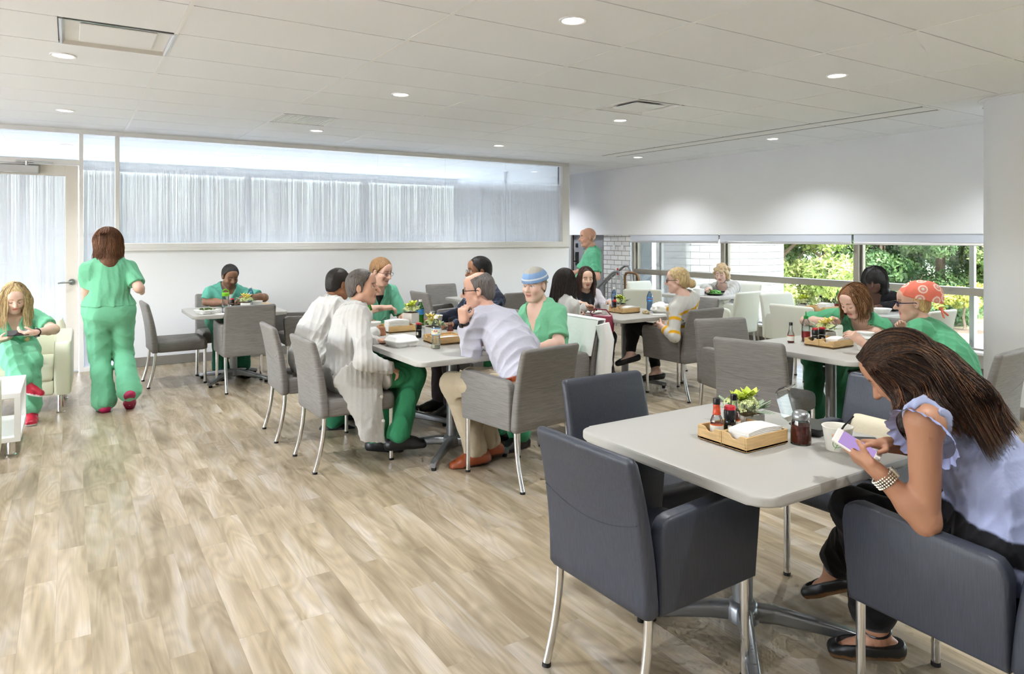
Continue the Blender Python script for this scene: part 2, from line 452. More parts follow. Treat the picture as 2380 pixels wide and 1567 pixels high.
# glazed door in the partition
DX0, DX1 = -.92, .075
bm = bmesh.new()
for a in ((DX0,DX0+.12,.02,2.33),(DX1-.12,DX1,.02,2.33),(DX0+.12,DX1-.12,2.21,2.33),(DX0+.12,DX1-.12,.02,.30)):
    box(bm, (a[0]+a[1])/2, YP+.05, (a[2]+a[3])/2, a[1]-a[0], .045, a[3]-a[2], .003, 1)
door = struct(obj('door_1', bm, 'door_paint'))
obj('door_pane', bx((DX0+DX1)/2, YP+.05, 1.255, DX1-DX0-.24, .008, 1.91), 'streak_film_glass', door)
bm = bmesh.new(); cyl(bm, (.015,YP+.03,1.02), (.015,YP+.008,1.02), .034, .034, 24); cyl(bm, (.015,YP+.02,1.02), (.015,YP-.045,1.02), .011, .011, 12)
tube(bm, [(.015,YP-.045,1.02),(-.03,YP-.05,1.02),(-.08,YP-.05,1.017),(-.115,YP-.045,1.012)], [.011,.011,.010,.008], 12)
obj('door_handle', bm, 'satin_steel', door, True)
bm = bmesh.new(); box(bm, -.47, YP-.01, 2.265, .36, .07, .085, .008)
for a, b in (((-.34,YP-.02,2.335),(-.16,YP-.035,2.345)),((-.16,YP-.035,2.345),(-.5,YP-.02,2.35))): cyl(bm, a, b, .009, .009, 8)
cyl(bm, (-.40,YP-.02,2.30), (-.40,YP-.02,2.355), .016, .016, 10)
obj('door_closer', bm, 'alu_bright', door)
struct(obj('trim_threshold', bx(-.42, YP+.05, .008, 1.0, .12, .016, .003), 'alu_bright'))
# the room behind the partition: outer wall with a low window band like the near one
bm = bmesh.new()
box(bm, 1.4, 13.1, (2.6+CZ)/2, 14, .2, CZ-2.6); box(bm, 1.4, 13.1, .15, 14, .2, .3)
for x in (-3.6, -1.55, -.62, 2.7, 4.9, 7.1): box(bm, x, 13.1, 1.45, .07, .14, 2.3)
box(bm, 1.4, 13.1, .93, 14, .1, .07); box(bm, 1.4, 13.1, 1.55, 14, .1, .05)
struct(obj('wall_beyond', bm, 'wall_paint'))
struct(obj('wall_divider', bx(6.92, 11.2, 1.37, .14, 3.75, 2.74), 'wall_paint'))
# column
bm = bmesh.new(); lathe(bm, [(.40,.0),(.40,CZ)], (7.10,2.65,0), 72)
struct(obj('column_round', bm, 'wall_paint', None, True, 60))
bm = bmesh.new(); lathe(bm, [(.407,0),(.407,.10),(.400,.105)], (7.10,2.65,0), 72, cap=False)
struct(obj('baseboard_column', bm, 'baseboard_grey', None, True, 60))
bm = bmesh.new(); lathe(bm, [(.40,CZ-.012),(.44,CZ-.012),(.44,CZ-.002)], (7.10,2.65,0), 72, cap=False)
struct(obj('trim_column', bm, 'ceiling_bar', None, True, 60))

# ================================================================== CEILING FIXTURES
emit('lamp_lens', (255,250,240), 5.)
def downlight(x, y, label, k=1.):
    t = thing('downlight', label, 'ceiling light', (x,y,CZ-.004), 0, 'recessed round downlights')
    bm = bmesh.new(); lathe(bm, [(.078,.004),(.078,-.004),(.074,-.006),(.062,-.003),(.060,.004)], seg=36, cap=False); obj('trim_ring', bm, 'ceiling_bar', t, True)
    bm = bmesh.new(); lathe(bm, [(.001,-.0015),(.0605,-.0005),(.0605,.003)], seg=36, cap=False); obj('lens', bm, 'lamp_lens', t, True)
    la = bpy.data.lights.new('downlight_lamp', 'SPOT'); la.energy = LAMP_W*k; la.spot_size = R(125); la.spot_blend = .7; la.shadow_soft_size = .055
    la.color = (.95, .98, 1.0)
    lo = bpy.data.objects.new('lamp', la); COL.objects.link(lo); lo.location = (0,0,-.03); lo.parent = t
LAMP_W = 36.
LN = {(-.04,5.52):'downlight by the large square diffuser, nearer of the two above the glass door', (-.04,7.92):'downlight above the glass door, closest to the partition',
 (2.37,3.10):'downlight at the top centre, closest to the viewer', (2.37,5.50):'downlight over the long table of white coats', (2.37,7.89):'downlight just in front of the partition, beside the ribbed grille',
 (4.82,5.50):'downlight behind the four-way air diffuser', (4.85,3.10):'downlight at upper right, nearest the column', (4.80,7.89):'small far downlight above the right half of the glass partition',
 (7.32,5.53):'downlight between the slot diffuser and the bulkhead over the windows', (7.29,7.91):'faintest downlight in the far right corner of the ceiling'}
for xx in (-2.45, -.04, 2.39, 4.82, 7.3):
    for yy in (-1.7, .70, 3.10, 5.50, 7.90, 10.9):
        key = min(LN, key=lambda k: (k[0]-xx)**2+(k[1]-yy)**2)
        if (key[0]-xx)**2+(key[1]-yy)**2 < .05: downlight(key[0], key[1], 'white recessed '+LN[key])
        else: downlight(xx, yy, 'unseen white recessed downlight in the ceiling outside the picture', 1.3 if yy > 9.5 else 1.)  # row past the partition is added to brighten the film glass and steel door
# large square diffuser, upper left
t = thing('ceiling_diffuser', 'large square supply diffuser with a hanging plate in the left ceiling', 'air vent', (.245,4.89,CZ))
bm = bmesh.new()
def sqring(bm, w0, w1, z0, z1, d0=None, d1=None, mi=0):
    d0 = d0 or w0; d1 = d1 or w1
    a = [(sx*w0/2, sy*d0/2, z0) for sx, sy in ((-1,-1),(1,-1),(1,1),(-1,1))]; b = [(sx*w1/2, sy*d1/2, z1) for sx, sy in ((-1,-1),(1,-1),(1,1),(-1,1))]
    A = [bm.verts.new(p) for p in a]; B = [bm.verts.new(p) for p in b]
    for k in range(4):
        f = bm.faces.new((A[k], A[(k+1)%4], B[(k+1)%4], B[k])); f.material_index = mi
sqring(bm, .60, .575, -.002, -.004); sqring(bm, .575, .50, -.004, .06); sqring(bm, .50, .44, .06, .105)
obj('frame', bm, 'alu_bright', t)
bm = bmesh.new(); box(bm, 0,0,.125, .46,.46,.03); obj('duct_neck', bm, 'black_plastic', t)
bm = bmesh.new(); lathe(bm, [(.19,.108),(.17,.06),(.12,.045),(.02,.042)], seg=32); obj('damper', bm, 'black_plastic', t, True)
bm = bmesh.new(); box(bm, 0,0,.012, .40,.40,.008, .003, 1)
for sx in (-1,1):
    for sy in (-1,1): cyl(bm, (sx*.15,sy*.15,.012), (sx*.19,sy*.19,.09), .008, .008, 8)
obj('face_plate', bm, 'ceiling_bar', t)
# ribbed return grille
t = thing('return_grille', 'white ribbed return air grille in the ceiling before the partition', 'air vent', (2.05,7.24,CZ))
bm = bmesh.new(); sqring(bm, .60, .56, -.002, -.004, .54, .50); sqring(bm, .56, .56, -.004, .02, .50, .50); obj('frame', bm, 'ceiling_bar', t)
bm = bmesh.new()
for k in range(26): box(bm, -.27+k*.0216, 0, .004, .011, .50, .012)
box(bm, 0,0,.03, .56,.5,.01); obj('louvre', bm, 'ceiling_bar', t)
# four-way diffuser
t = thing('ceiling_diffuser', 'square four-way diffuser with dark corner slots above the middle tables', 'air vent', (4.49,4.86,CZ))
bm = bmesh.new(); sqring(bm, .60, .55, -.002, -.004, .56, .52); sqring(bm, .55, .44, -.004, .09, .52, .42); obj('frame', bm, 'ceiling_bar', t)
bm = bmesh.new(); box(bm, 0,0,.10, .5,.48,.02); obj('duct_neck', bm, 'black_plastic', t)
bm = bmesh.new(); box(bm, 0,0,.0, .36,.34,.006, .002, 1); box(bm, 0,0,.05, .05,.05,.1); obj('face_plate', bm, 'ceiling_tile', t)
# linear slot diffuser
t = thing('slot_diffuser', 'long linear slot diffuser running beside the window bulkhead', 'air vent', (6.83,5.74,CZ))
bm = bmesh.new()
for k in range(4):
    y0 = -2.33+k*1.17
    box(bm, -.105, y0+.58, -.002, .014, 1.15, .004); box(bm, -.165, y0+.58, -.002, .012, 1.15, .004); box(bm, .17, y0+.58, -.002, .012, 1.15, .004); box(bm, .02, y0+.58, -.002, .20, 1.15, .004)
obj('blade', bm, 'ceiling_bar', t)
bm = bmesh.new()
for x in (-.136, .142): box(bm, x, 0, -.0012, .044, 4.62, .0024)
obj('slot', bm, 'black_plastic', t)

# ================================================================== WINDOW BAND
MY = [9.17, 7.19, 5.07, 2.95, .83, -1.29, -3.4]
bm = bmesh.new()
for y in MY:
    box(bm, 8.40, y, .93, .14, .065, 1.28, .002, 1)
for a, b in zip(MY[1:], MY): box(bm, 8.40, (a+b)/2, .922, .12, b-a-.065, .085, .002, 1)
box(bm, 8.40, 2.9, .30, .12, 12.6, .02)
for a, b in zip(MY[1:], MY): 
    for z0, z1 in ((.965,1.56),(.30,.88)):
        for yy in (a+.045, b-.045): box(bm, 8.42, yy, (z0+z1)/2, .06, .022, z1-z0)
struct(obj('window_4', bm, ['mullion']))
bm = bmesh.new()
for y in (2.95+.84, 8.62): box(bm, 8.47, y, .93, .05, .05, 1.26)
struct(obj('trim_window', bm, 'alu_frame'))
bm = bmesh.new()
for a, b in zip(MY[1:], MY): box(bm, 8.42, (a+b)/2, .93, .006, b-a-.06, 1.25)
struct(obj('window_5', bm, 'window_glass'))
SH = ['left window bay beside the door', 'middle window bay', 'window bay next to the column']
for k, (a, b) in enumerate(list(zip(MY[1:], MY))[:3]):
    t = thing('roller_shade', 'pale grey roller shade pulled up over the '+SH[k], 'window shade', (8.266,(a+b)/2,1.56), 0, 'roller shades along the window band')
    w = b-a-.03
    bm = bmesh.new(); box(bm, 0,0,-.050, .012,w,.10); cyl(bm, (.05,-w/2,-.04), (.05,w/2,-.04), .03, .03, 16); obj('fabric', bm, 'shade_fabric', t)
    bm = bmesh.new(); box(bm, -.001,0,-.115, .022,w,.034, .006, 2); obj('hem_bar', bm, 'alu_bright', t)
# glazed-brick end wall with the steel door
def brick_face(name, pts, w, h, mat):
    return struct(plane_obj(name, mat, pts, None, [(0,0),(w,0),(w,h),(0,h)]))
brick_face('wall_brick', [(8.30,9.93,0),(8.30,9.20,0),(8.30,9.20,1.6),(8.30,9.93,1.6)], .73, 1.6, 'brick_glazed')
bm = bmesh.new(); box(bm, 8.36, 10.42, 1.06, .05, .90, 2.1, .002, 1); dd = struct(obj('door_2', bm, MATS.get('steel_door') or simple('steel_door', (150,152,158), .4, .2)))
bm = bmesh.new(); box(bm, 8.36, 10.91, 1.06, .09, .06, 2.12); box(bm, 8.36, 9.94, 1.06, .09, .05, 2.12); obj('door_frame', bm, simple('door_frame_dark', (108,104,100), .5), dd)
bm = bmesh.new(); box(bm, 8.325, 10.76, 1.10, .02, .09, .26, .004); cyl(bm, (8.31,10.76,1.05), (8.25,10.76,1.05), .012); obj('door_lever', bm, simple('dark_metal', (70,72,74), .35, .7), dd)
bm = bmesh.new(); box(bm, 8.33, 10.77, 1.36, .012, .07, .08, .003); obj('door_plate', bm, 'dark_metal', dd)
struct(obj('wall_end', bx(7.6, 11.05, 1.37, 1.6, .12, 2.74), 'wall_paint'))
t = tag(obj('call_point', bx(8.285, 9.53, .905, .03, .10, .13, .004), 'label_white'), 'small red and white alarm call point on the glazed brick', 'alarm box')
obj('red_face', bx(8.268, 9.50, .905, .012, .035, .12, .002), 'red_plastic', t)
for y, l in ((9.62,'left'),(9.40,'right')):
    tag(obj('wall_plate', bx(8.288, y, 1.34, .014, .07, .075, .004), simple('plate_steel', (226,228,230), .3, .3)), 'bright square switch plate on the glazed brick, the %s one of two' % l, 'switch plate')
# handrail going down the stair by the brick
t = thing('stair_rail', 'grey double stair handrail sloping down in front of the glazed brick', 'handrail', (7.9,9.0,0))
bm = bmesh.new(); tube(bm, [(0,-.02,.0),(0,-.02,.78),(0,0,.88),(0,.06,.93),(0,.14,.93),(0,.22,.90),(0,.75,.52)], .021, 12); obj('rail', bm, 'base_grey', t, True)
bm = bmesh.new(); tube(bm, [(.16,-.10,.62),(.16,-.08,.94),(.16,-.02,1.02),(.16,.07,1.03),(.16,.16,.98),(.16,.55,.74),(.16,.62,.66),(.16,.64,.0)], .021, 12); obj('rail', bm, 'base_grey', t, True)
for k in range(5): obj('baluster', cyl(bmesh.new(), (0,.12+k*.11,0), (0,.12+k*.11,.91-.07*k), .009, .009, 8), 'base_grey', t, True)
t = thing('stair_rail', 'short bronze handrail loop curving down beside the grey stair rail', 'handrail', (7.95,8.83,0))
bm = bmesh.new(); tube(bm, [(0,.12,0),(0,.12,.86),(0,.09,.91),(0,.02,.925),(0,-.12,.92),(0,-.19,.89),(0,-.23,.80),(0,-.23,0)], .022, 12); obj('rail', bm, simple('bronze', (122,92,62), .4, .5), t, True)
# wall socket under the window
t = tag(obj('wall_outlet', bx(8.324, 5.62, .13, .012, .12, .08, .003), 'white_melamine'), 'white double power outlet low on the sill wall', 'outlet')
bm = bmesh.new()
for y in (-.028,.028):
    for z in (-.016,.016): box(bm, 8.317, 5.62+y, .13+z, .003, .008, .014)
obj('socket_hole', bm, 'ceramic_grey', t)
# ================================================================== OUTSIDE
GZ = -2.0
def grass_mat():
    m, nt, b = new_mat('dry_lawn'); L = nt.links.new
    tc = N(nt, 'ShaderNodeTexCoord'); n = N(nt, 'ShaderNodeTexNoise'); n.inputs['Scale'].default_value = .8; n.inputs['Detail'].default_value = 8; n.inputs['Roughness'].default_value = .7
    L(tc.outputs['Object'], n.inputs['Vector'])
    cr = N(nt, 'ShaderNodeValToRGB'); e = cr.color_ramp.elements
    e[0].position = .34; e[0].color = rgb(78,84,50); e[1].position = .62; e[1].color = rgb(136,124,88)
    L(n.outputs[0], cr.inputs[0]); L(cr.outputs[0], b.inputs['Base Color']); b.inputs['Roughness'].default_value = 1
grass_mat()
simple('concrete_light', (214,212,206), .9, var=(2,.08))
simple('asphalt', (140,140,140), .95)
struct(obj('ground_lawn', bx(40, 12, GZ-.1, 62, 90, .2), 'dry_lawn'))
bm = bmesh.new(); box(bm, 15.5, 6.5, GZ+.03, 2.2, 40, .12, rz=.25); struct(obj('path_outside', bm, 'concrete_light'))
bm = bmesh.new()
box(bm, -12.2, 4.8, -.16, 13, 40, .2); box(bm, 1.4, -10.2, -.16, 14.2, 13, .2); box(bm, 1.4, 19.4, -.16, 14.2, 12.4, .2)  # pale slabs round the terrace, added to bounce sunlight up to the ceiling
struct(obj('path_terrace_bounce', bm, simple('bounce_paving', (214,219,226), .9, var=(2,.06))))
# white brick building outside
bm = bmesh.new(); uvl = bm.loops.layers.uv.new('UVMap')
pl = [(11.5, 15.5), (11.5, 11.4)] + [(13+1.5*math.cos(a), 11.4+1.5*math.sin(a)) for a in [PI+PI*k/24 for k in range(1, 25)]] + [(14.5, 15.5)]
s = 0
for (xa,ya),(xb,yb) in zip(pl, pl[1:]):
    l = math.hypot(xb-xa, yb-ya)
    f = bm.faces.new([bm.verts.new(p) for p in ((xa,ya,GZ),(xb,yb,GZ),(xb,yb,5.5),(xa,ya,5.5))])
    for lp, c in zip(f.loops, ((s,0),(s+l,0),(s+l,7.5),(s,7.5))): lp[uvl].uv = c
    s += l
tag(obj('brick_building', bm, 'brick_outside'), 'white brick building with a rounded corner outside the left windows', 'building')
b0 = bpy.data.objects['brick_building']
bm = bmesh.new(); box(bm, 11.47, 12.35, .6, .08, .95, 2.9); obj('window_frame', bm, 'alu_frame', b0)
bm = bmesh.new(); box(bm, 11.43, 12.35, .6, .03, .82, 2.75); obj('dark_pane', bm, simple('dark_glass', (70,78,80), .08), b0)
bm = bmesh.new(); box(bm, 13, 13.6, 5.55, 3.2, 4.2, .12); obj('roof_edge', bm, 'alu_frame', b0)
# our own building seen from outside: roof slab that shades the glass
struct(obj('roof_slab', bx(1.5, 4.8, 3.1, 14.6, 17.6, .36), 'wall_paint'))
# trees
def leaf_mat(name, cA, cB):
    m, nt, b = new_mat(name); L = nt.links.new
    tc = N(nt, 'ShaderNodeTexCoord'); n = N(nt, 'ShaderNodeTexNoise'); n.inputs['Scale'].default_value = 1.4; n.inputs['Detail'].default_value = 5
    L(tc.outputs['Object'], n.inputs['Vector'])
    cr = N(nt, 'ShaderNodeValToRGB'); e = cr.color_ramp.elements
    e[0].position = .36; e[0].color = rgb(*cA); e[1].position = .62; e[1].color = rgb(*cB)
    L(n.outputs[0], cr.inputs[0]); L(cr.outputs[0], b.inputs['Base Color']); b.inputs['Roughness'].default_value = .6
    tl = N(nt, 'ShaderNodeBsdfTranslucent'); L(cr.outputs[0], tl.inputs[0])
    mx = N(nt, 'ShaderNodeMixShader'); mx.inputs[0].default_value = .45; L(b.outputs[0], mx.inputs[1]); L(tl.outputs[0], mx.inputs[2])
    L(mx.outputs[0], nt.nodes['Material Output'].inputs[0])
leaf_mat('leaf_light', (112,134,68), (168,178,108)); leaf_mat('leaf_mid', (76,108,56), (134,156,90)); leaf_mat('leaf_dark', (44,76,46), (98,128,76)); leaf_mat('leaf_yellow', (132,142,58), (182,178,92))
simple('bark', (96,82,68), .9, var=(20,.2))
def leaf_cloud(blobs, n, size, seed):
    g = np.random.default_rng(seed)
    w = np.array([b[3]**2 for b in blobs]); w /= w.sum()
    idx = g.choice(len(blobs), n, p=w)
    C = np.array([b[:3] for b in blobs])[idx]; rad = np.array([b[3] for b in blobs])[idx]
    d = g.normal(size=(n,3)); d /= np.linalg.norm(d, axis=1)[:,None]
    rr = rad*(.55+.5*g.random(n)**.5)
    P = C + d*rr[:,None]*np.array([1,1,.85])
    u = g.normal(size=(n,3)); u /= np.linalg.norm(u,axis=1)[:,None]
    v = np.cross(u, d+.6*g.normal(size=(n,3))); v /= np.linalg.norm(v,axis=1)[:,None]
    s = size*(.6+.8*g.random(n))[:,None]
    V = np.empty((n,4,3)); V[:,0] = P-u*s; V[:,1] = P-v*s*.45; V[:,2] = P+u*s; V[:,3] = P+v*s*.45
    me = bpy.data.meshes.new('foliage')
    me.vertices.add(4*n); me.vertices.foreach_set('co', V.reshape(-1).astype(np.float32))
    me.loops.add(4*n); me.loops.foreach_set('vertex_index', np.arange(4*n,dtype=np.int32))
    me.polygons.add(n); me.polygons.foreach_set('loop_start', np.arange(0,4*n,4,dtype=np.int32)); me.polygons.foreach_set('loop_total', np.full(n,4,dtype=np.int32))
    me.update(calc_edges=True); return me
def tree(x, y, h, w, mat, label, n=5000, size=.16, seed=1, group='trees outside the windows', name='tree'):
    t = thing(name, label, 'tree', (x,y,GZ), 0, group)
    g = random.Random(seed); blobs = []
    for k in range(26):
        a = g.random()*2*PI; z = h*(.14+.8*g.random()); m = w*.5*math.sin(PI*min(1,max(.12,(z/h)*.86+.1)))
        q = m*(.35+.65*g.random()); blobs.append((q*math.cos(a), q*math.sin(a), z, w*(.13+.10*g.random())))
    obj('foliage', leaf_cloud(blobs, n, size, seed), mat, t)
    bm = bmesh.new(); tube(bm, [(0,0,-.1),(.03*w,0,h*.3),(0,.02*w,h*.6),(0,0,h*.85)], [.05*w,.04*w,.025*w,.008*w], 8)
    for k in range(7):
        a = k*2.4; z = h*(.25+.08*k); tube(bm, [(0,0,z),(.2*w*math.cos(a),.2*w*math.sin(a),z+.12*h),(.34*w*math.cos(a),.34*w*math.sin(a),z+.2*h)], [.02*w,.012*w,.004*w], 6)
    obj('trunk', bm, 'bark', t, True)
def ray(px, d):     # world position for a pixel column of the photograph at a view depth (planning only)
    r = (px-1190)/1618.*d; S_, C_ = math.sin(R(32.4)), math.cos(R(32.4)); return d*S_+r*C_, d*C_-r*S_
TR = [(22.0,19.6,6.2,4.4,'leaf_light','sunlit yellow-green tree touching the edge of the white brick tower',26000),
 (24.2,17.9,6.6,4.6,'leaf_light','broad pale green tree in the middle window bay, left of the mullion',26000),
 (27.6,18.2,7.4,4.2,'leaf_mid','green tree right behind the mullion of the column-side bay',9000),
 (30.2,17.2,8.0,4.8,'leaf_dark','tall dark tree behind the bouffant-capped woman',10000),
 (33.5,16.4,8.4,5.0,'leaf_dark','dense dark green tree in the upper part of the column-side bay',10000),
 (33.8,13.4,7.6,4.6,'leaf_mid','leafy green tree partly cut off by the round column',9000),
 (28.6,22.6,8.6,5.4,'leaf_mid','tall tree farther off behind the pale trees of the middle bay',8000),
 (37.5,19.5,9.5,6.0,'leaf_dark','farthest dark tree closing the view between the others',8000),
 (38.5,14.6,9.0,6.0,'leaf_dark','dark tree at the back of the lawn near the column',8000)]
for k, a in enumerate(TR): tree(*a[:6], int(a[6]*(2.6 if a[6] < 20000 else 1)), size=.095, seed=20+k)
bs = thing('shrub', 'low dark green shrub bed at the back edge of the lawn', 'shrub', (29.2,14.6,GZ))
g = random.Random(5)
obj('foliage', leaf_cloud([(g.uniform(-2.2,2.2), g.uniform(-.7,.7), .5+g.random()*.5, .75) for k in range(14)], 6000, .11, 61), 'leaf_dark', bs)
tx, ty = 28.2, 12.9
t = thing('young_tree', 'young yellow-green tree with a thin trunk on the dry lawn', 'tree', (tx,ty,GZ))
obj('foliage', leaf_cloud([(g.uniform(-.62,.62), g.uniform(-.6,.6), 1.0+g.random()*.62, .25) for k in range(18)], 2200, .07, 62), 'leaf_yellow', t)
bm = bmesh.new(); tube(bm, [(0,0,-.05),(.04,0,.2),(-.04,.02,.5),(.02,0,.9),(.0,0,1.3)], [.08,.05,.045,.035,.012], 8); obj('trunk', bm, 'bark', t, True)
bm = bmesh.new(); lathe(bm, [(.001,.06),(.35,.05),(.75,.012),(.78,-.02)], seg=24, cap=False); obj('mulch_bed', bm, 'soil', t, True)
t = thing('lawn_sign', 'small white sign on a blue post standing on the lawn', 'sign', (26.7,11.84,GZ), R(35))
bm = bmesh.new(); cyl(bm, (0,0,0), (0,0,1.35), .035, .035, 8); obj('post', bm, simple('post_blue', (150,182,214), .6), t)
obj('sign_plate', bx(0,-.04,1.18, .34,.02,.5, .01), 'label_white', t)

# ================================================================== CHAIRS  (local +Y is the way the sitter faces, origin on the floor under the seat)
def back_profile(z):            # y of the back's mid surface
    t = max(0., (z-.36)/.52); return -.235 - .012*t - .075*t*t
def make_back(w, cloth, root, ztop=.858):
    rings = []
    zs = [.352,.356,.366,.40,.46,.52,.58,.64,.70,.76,.80,.832] + [ztop-.024+.024*math.sin(a) for a in (.3,.7,1.1,1.4,1.57)]
    for z in zs:
        y = back_profile(z); th = .062-.018*(z-.36)/.5
        e = 0.
        if z < .366: e = .010*(1-(z-.352)/.014)
        if z > ztop-.024: q = (z-(ztop-.024))/.024; e = .024*(1-math.sqrt(max(0,1-q*q)))
        ww, tt = w-2*e-.018*(z-.36)/.5, max(.012, th-2*e*.75)
        rings.append([(px, y+py, z) for px, py in rrect(ww, tt, min(.022, tt*.48), 5)])
    bm = bmesh.new(); loft(bm, rings); return obj('backrest', bm, cloth, root, True, 60)
def seam_arc(w):
    pts = []
    for k in range(25):
        u = -1+2*k/24; z = .615-.045*(1-u*u)*1.0+.03*(u*u)
        z = .60+.05*u*u; y = back_profile(z)-(.062-.018*(z-.36)/.5)/2-.0005
        pts.append((u*(w/2-.022), y, z))
    return tube(bmesh.new(), pts, .0016, 6)
def make_chair(name, label, cloth, seam, arms):
    t = thing(name, label, 'chair'); w = .50
    make_back(w, cloth, t)
    if seam: obj('back_seam', seam_arc(w), seam, t, True)
    sw = w-.115 if arms else w-.02
    bm = bmesh.new(); r = []
    D = .48
    zs = [(.352,.012),(.357,.004),(.37,0),(.43,0),(.452,.004),(.464,.012),(.470,.024),(.473,.05)]
    for z, e in zs: r.append([(px, py+.02, z) for px, py in rrect(sw-2*e, D-2*e, .035, 5)])
    loft(bm, r); obj('seat', bm, cloth, t, True, 60)
    if arms:
        for s in (-1, 1):
            # side panel outline in (y,z), top slopes gently down to the back, rounded front top corner
            poly = [(-.205,.352),(.262,.352),(.280,.60)]
            poly += [(.240+.042*math.cos(a), .628+.040*math.sin(a)) for a in [R(x) for x in (8,30,52,74,90)]]
            poly += [(-.15,.655),(-.178,.648),(-.196,.628),(-.205,.60)]
            bm = bmesh.new(); M = Matrix(((0,0,1,0),(1,0,0,0),(0,1,0,0),(0,0,0,1)))
            prism(bm, poly, s*(w/2-.028)-.028, s*(w/2-.028)+.028, .013, 3, M=M)
            a = obj('armrest', bm, cloth, t, True, 50)
            if seam:
                pts = [(s*(w/2-.002), y, z) for y, z in ((-.185,.62),(-.17,.636),(-.14,.641),(.0,.648),(.15,.655),(.235,.656))]
                obj('arm_seam', tube(bmesh.new(), pts, .0014, 6), seam, a, True)
    for s in (-1, 1):
        x = s*(w/2-.03)
        l = obj('leg', tube(bmesh.new(), [(x,.235,.36),(x,.235,.012)], .0145, 14), 'chrome', t, True)
        obj('glide', cyl(bmesh.new(), (x,.235,.014), (x,.235,.0), .0155, .0165, 14), 'black_rubber', l)
        pts = [(x, -.232-.062*(u**1.9), .36-.348*u) for u in [k/9 for k in range(10)]]
        l = obj('leg', tube(bmesh.new(), pts, .0145, 14), 'chrome', t, True)
        obj('glide', cyl(bmesh.new(), (x,-.293,.014), (x,-.294,.0), .0155, .0165, 14), 'black_rubber', l)
    return t
PROTO = {}
def chair(kind, x, y, facing, label, group):
    """facing in degrees: direction the sitter looks, 0 = +X, 90 = +Y"""
    cl, arms = kind.split('_'); rz = R(facing-90)
    if kind not in PROTO:
        c = make_chair('dining_armchair' if arms == 'arm' else 'dining_chair', label, {'grey':'grey_weave','navy':'navy_vinyl','cream':'cream_vinyl'}[cl],
                       {'grey':'seam_grey','navy':'seam_navy','cream':None}[cl], arms == 'arm')
        c.location = (x,y,0); c.rotation_euler = (0,0,rz); c['group'] = group; PROTO[kind] = c; return c
    return dup(PROTO[kind], (x,y,0), rz, label, group)
GG, GN, GC = 'grey upholstered dining chairs', 'navy dining chairs at the front table', 'cream chairs by the windows'
chair('navy_arm', 1.735, 1.82, 2, 'empty navy armchair seen from behind at the left side of the front table', GN)
chair('navy_side', 2.18, 2.31, -91, 'armless navy chair tucked under the far side of the front table', GN)
chair('navy_arm', 2.98, 1.78, 182, 'navy armchair across the front table with a cream bag on its seat', GN)
chair('navy_arm', 2.38, 1.06, 88, 'navy armchair in the right corner holding the woman with the phone', GN)
chair('grey_side', 1.62, 4.69, 1, 'armless grey chair holding the grey-haired man in a white coat', GG)
chair('grey_side', 1.59, 5.50, -2, 'armless grey chair holding the dark-haired man leaning in a white coat', GG)
chair('grey_arm', 2.44, 3.78, 99, 'grey armchair seen from behind under the bald man in a lavender shirt', GG)
chair('grey_arm', 3.13, 4.40, 181, 'grey armchair with a white lab coat over its back, under the blue-capped man', GG)
chair('grey_arm', 3.16, 5.42, 180, 'grey armchair holding the man in a plaid jacket', GG)
chair('grey_side', 2.42, 6.28, -88, 'grey chair at the far end of the long table under the man in green scrubs', GG)
chair('grey_side', .95, 8.09, 2, 'armless grey chair pulled out sideways left of the table by the partition', GG)
chair('grey_arm', 1.50, 7.47, 90, 'grey armchair with its back to us at the table by the partition', GG)
chair('grey_side', 1.47, 8.53, -90, 'grey chair against the partition holding the man reading in green scrubs', GG)
chair('grey_arm', 2.22, 7.86, 180, 'grey armchair right of the partition table, behind the white-coated men', GG)
chair('grey_arm', 3.90, 7.77, 2, 'empty grey armchair turned sideways in front of the partition', GG)
chair('grey_side', 4.45, 8.57, -88, 'empty grey chair facing us close to the partition', GG)
chair('grey_side', 4.57, 7.33, 92, 'grey chair back showing between the plaid jacket and the blue cap', GG)
chair('grey_arm', 3.98, 5.32, 2, 'grey chair holding the dark-haired woman with the maroon purse', GG)
chair('grey_side', 5.02, 6.36, -95, 'grey chair under the woman in a pale cardigan', GG)
chair('grey_arm', 5.01, 4.83, 92, 'grey armchair holding the woman in a yellow-striped sweater', GG)
chair('grey_side', 5.62, 5.40, 180, 'grey chair half hidden behind the yellow-striped sweater', GG)
chair('grey_arm', 4.44, 3.63, -106, 'empty grey armchair at the far side of the green scrubs table, facing us', GG)
chair('grey_side', 4.02, 3.08, 15, 'empty armless grey chair left of the green-scrubs women\'s table', GG)
chair('grey_side', 5.42, 3.25, 186, 'grey chair under the brown-haired woman bending over her food', GG)
chair('grey_side', 4.70, 2.20, 94, 'grey chair at the right edge, under the woman in a patterned cap', GG)
chair('cream_arm', 6.27, 4.30, 1, 'cream armchair with its back to us behind the hot sauce bottles', GC)
chair('cream_arm', 7.02, 5.00, -101, 'cream armchair facing us in front of the window, beyond the nearer cream back', GC)
chair('cream_side', 6.70, 3.56, 90, 'cream chair whose back edge peeks out behind the patterned cap', GC)
chair('cream_arm', 7.62, 4.22, 182, 'cream chair holding the woman in a black jacket', GC)
chair('cream_arm', 6.95, 5.92, 94, 'cream chair seen from behind in front of the curly-haired woman', GC)
chair('cream_side', 6.40, 6.82, 42, 'cream chair in shade with a greenish back behind the water bottle', GC)
chair('cream_side', 7.27, 7.55, -88, 'sunlit white chair just behind the greenish cream chair', GC)
chair('cream_arm', 7.88, 6.60, 184, 'cream chair holding the curly-haired woman by the window', GC)

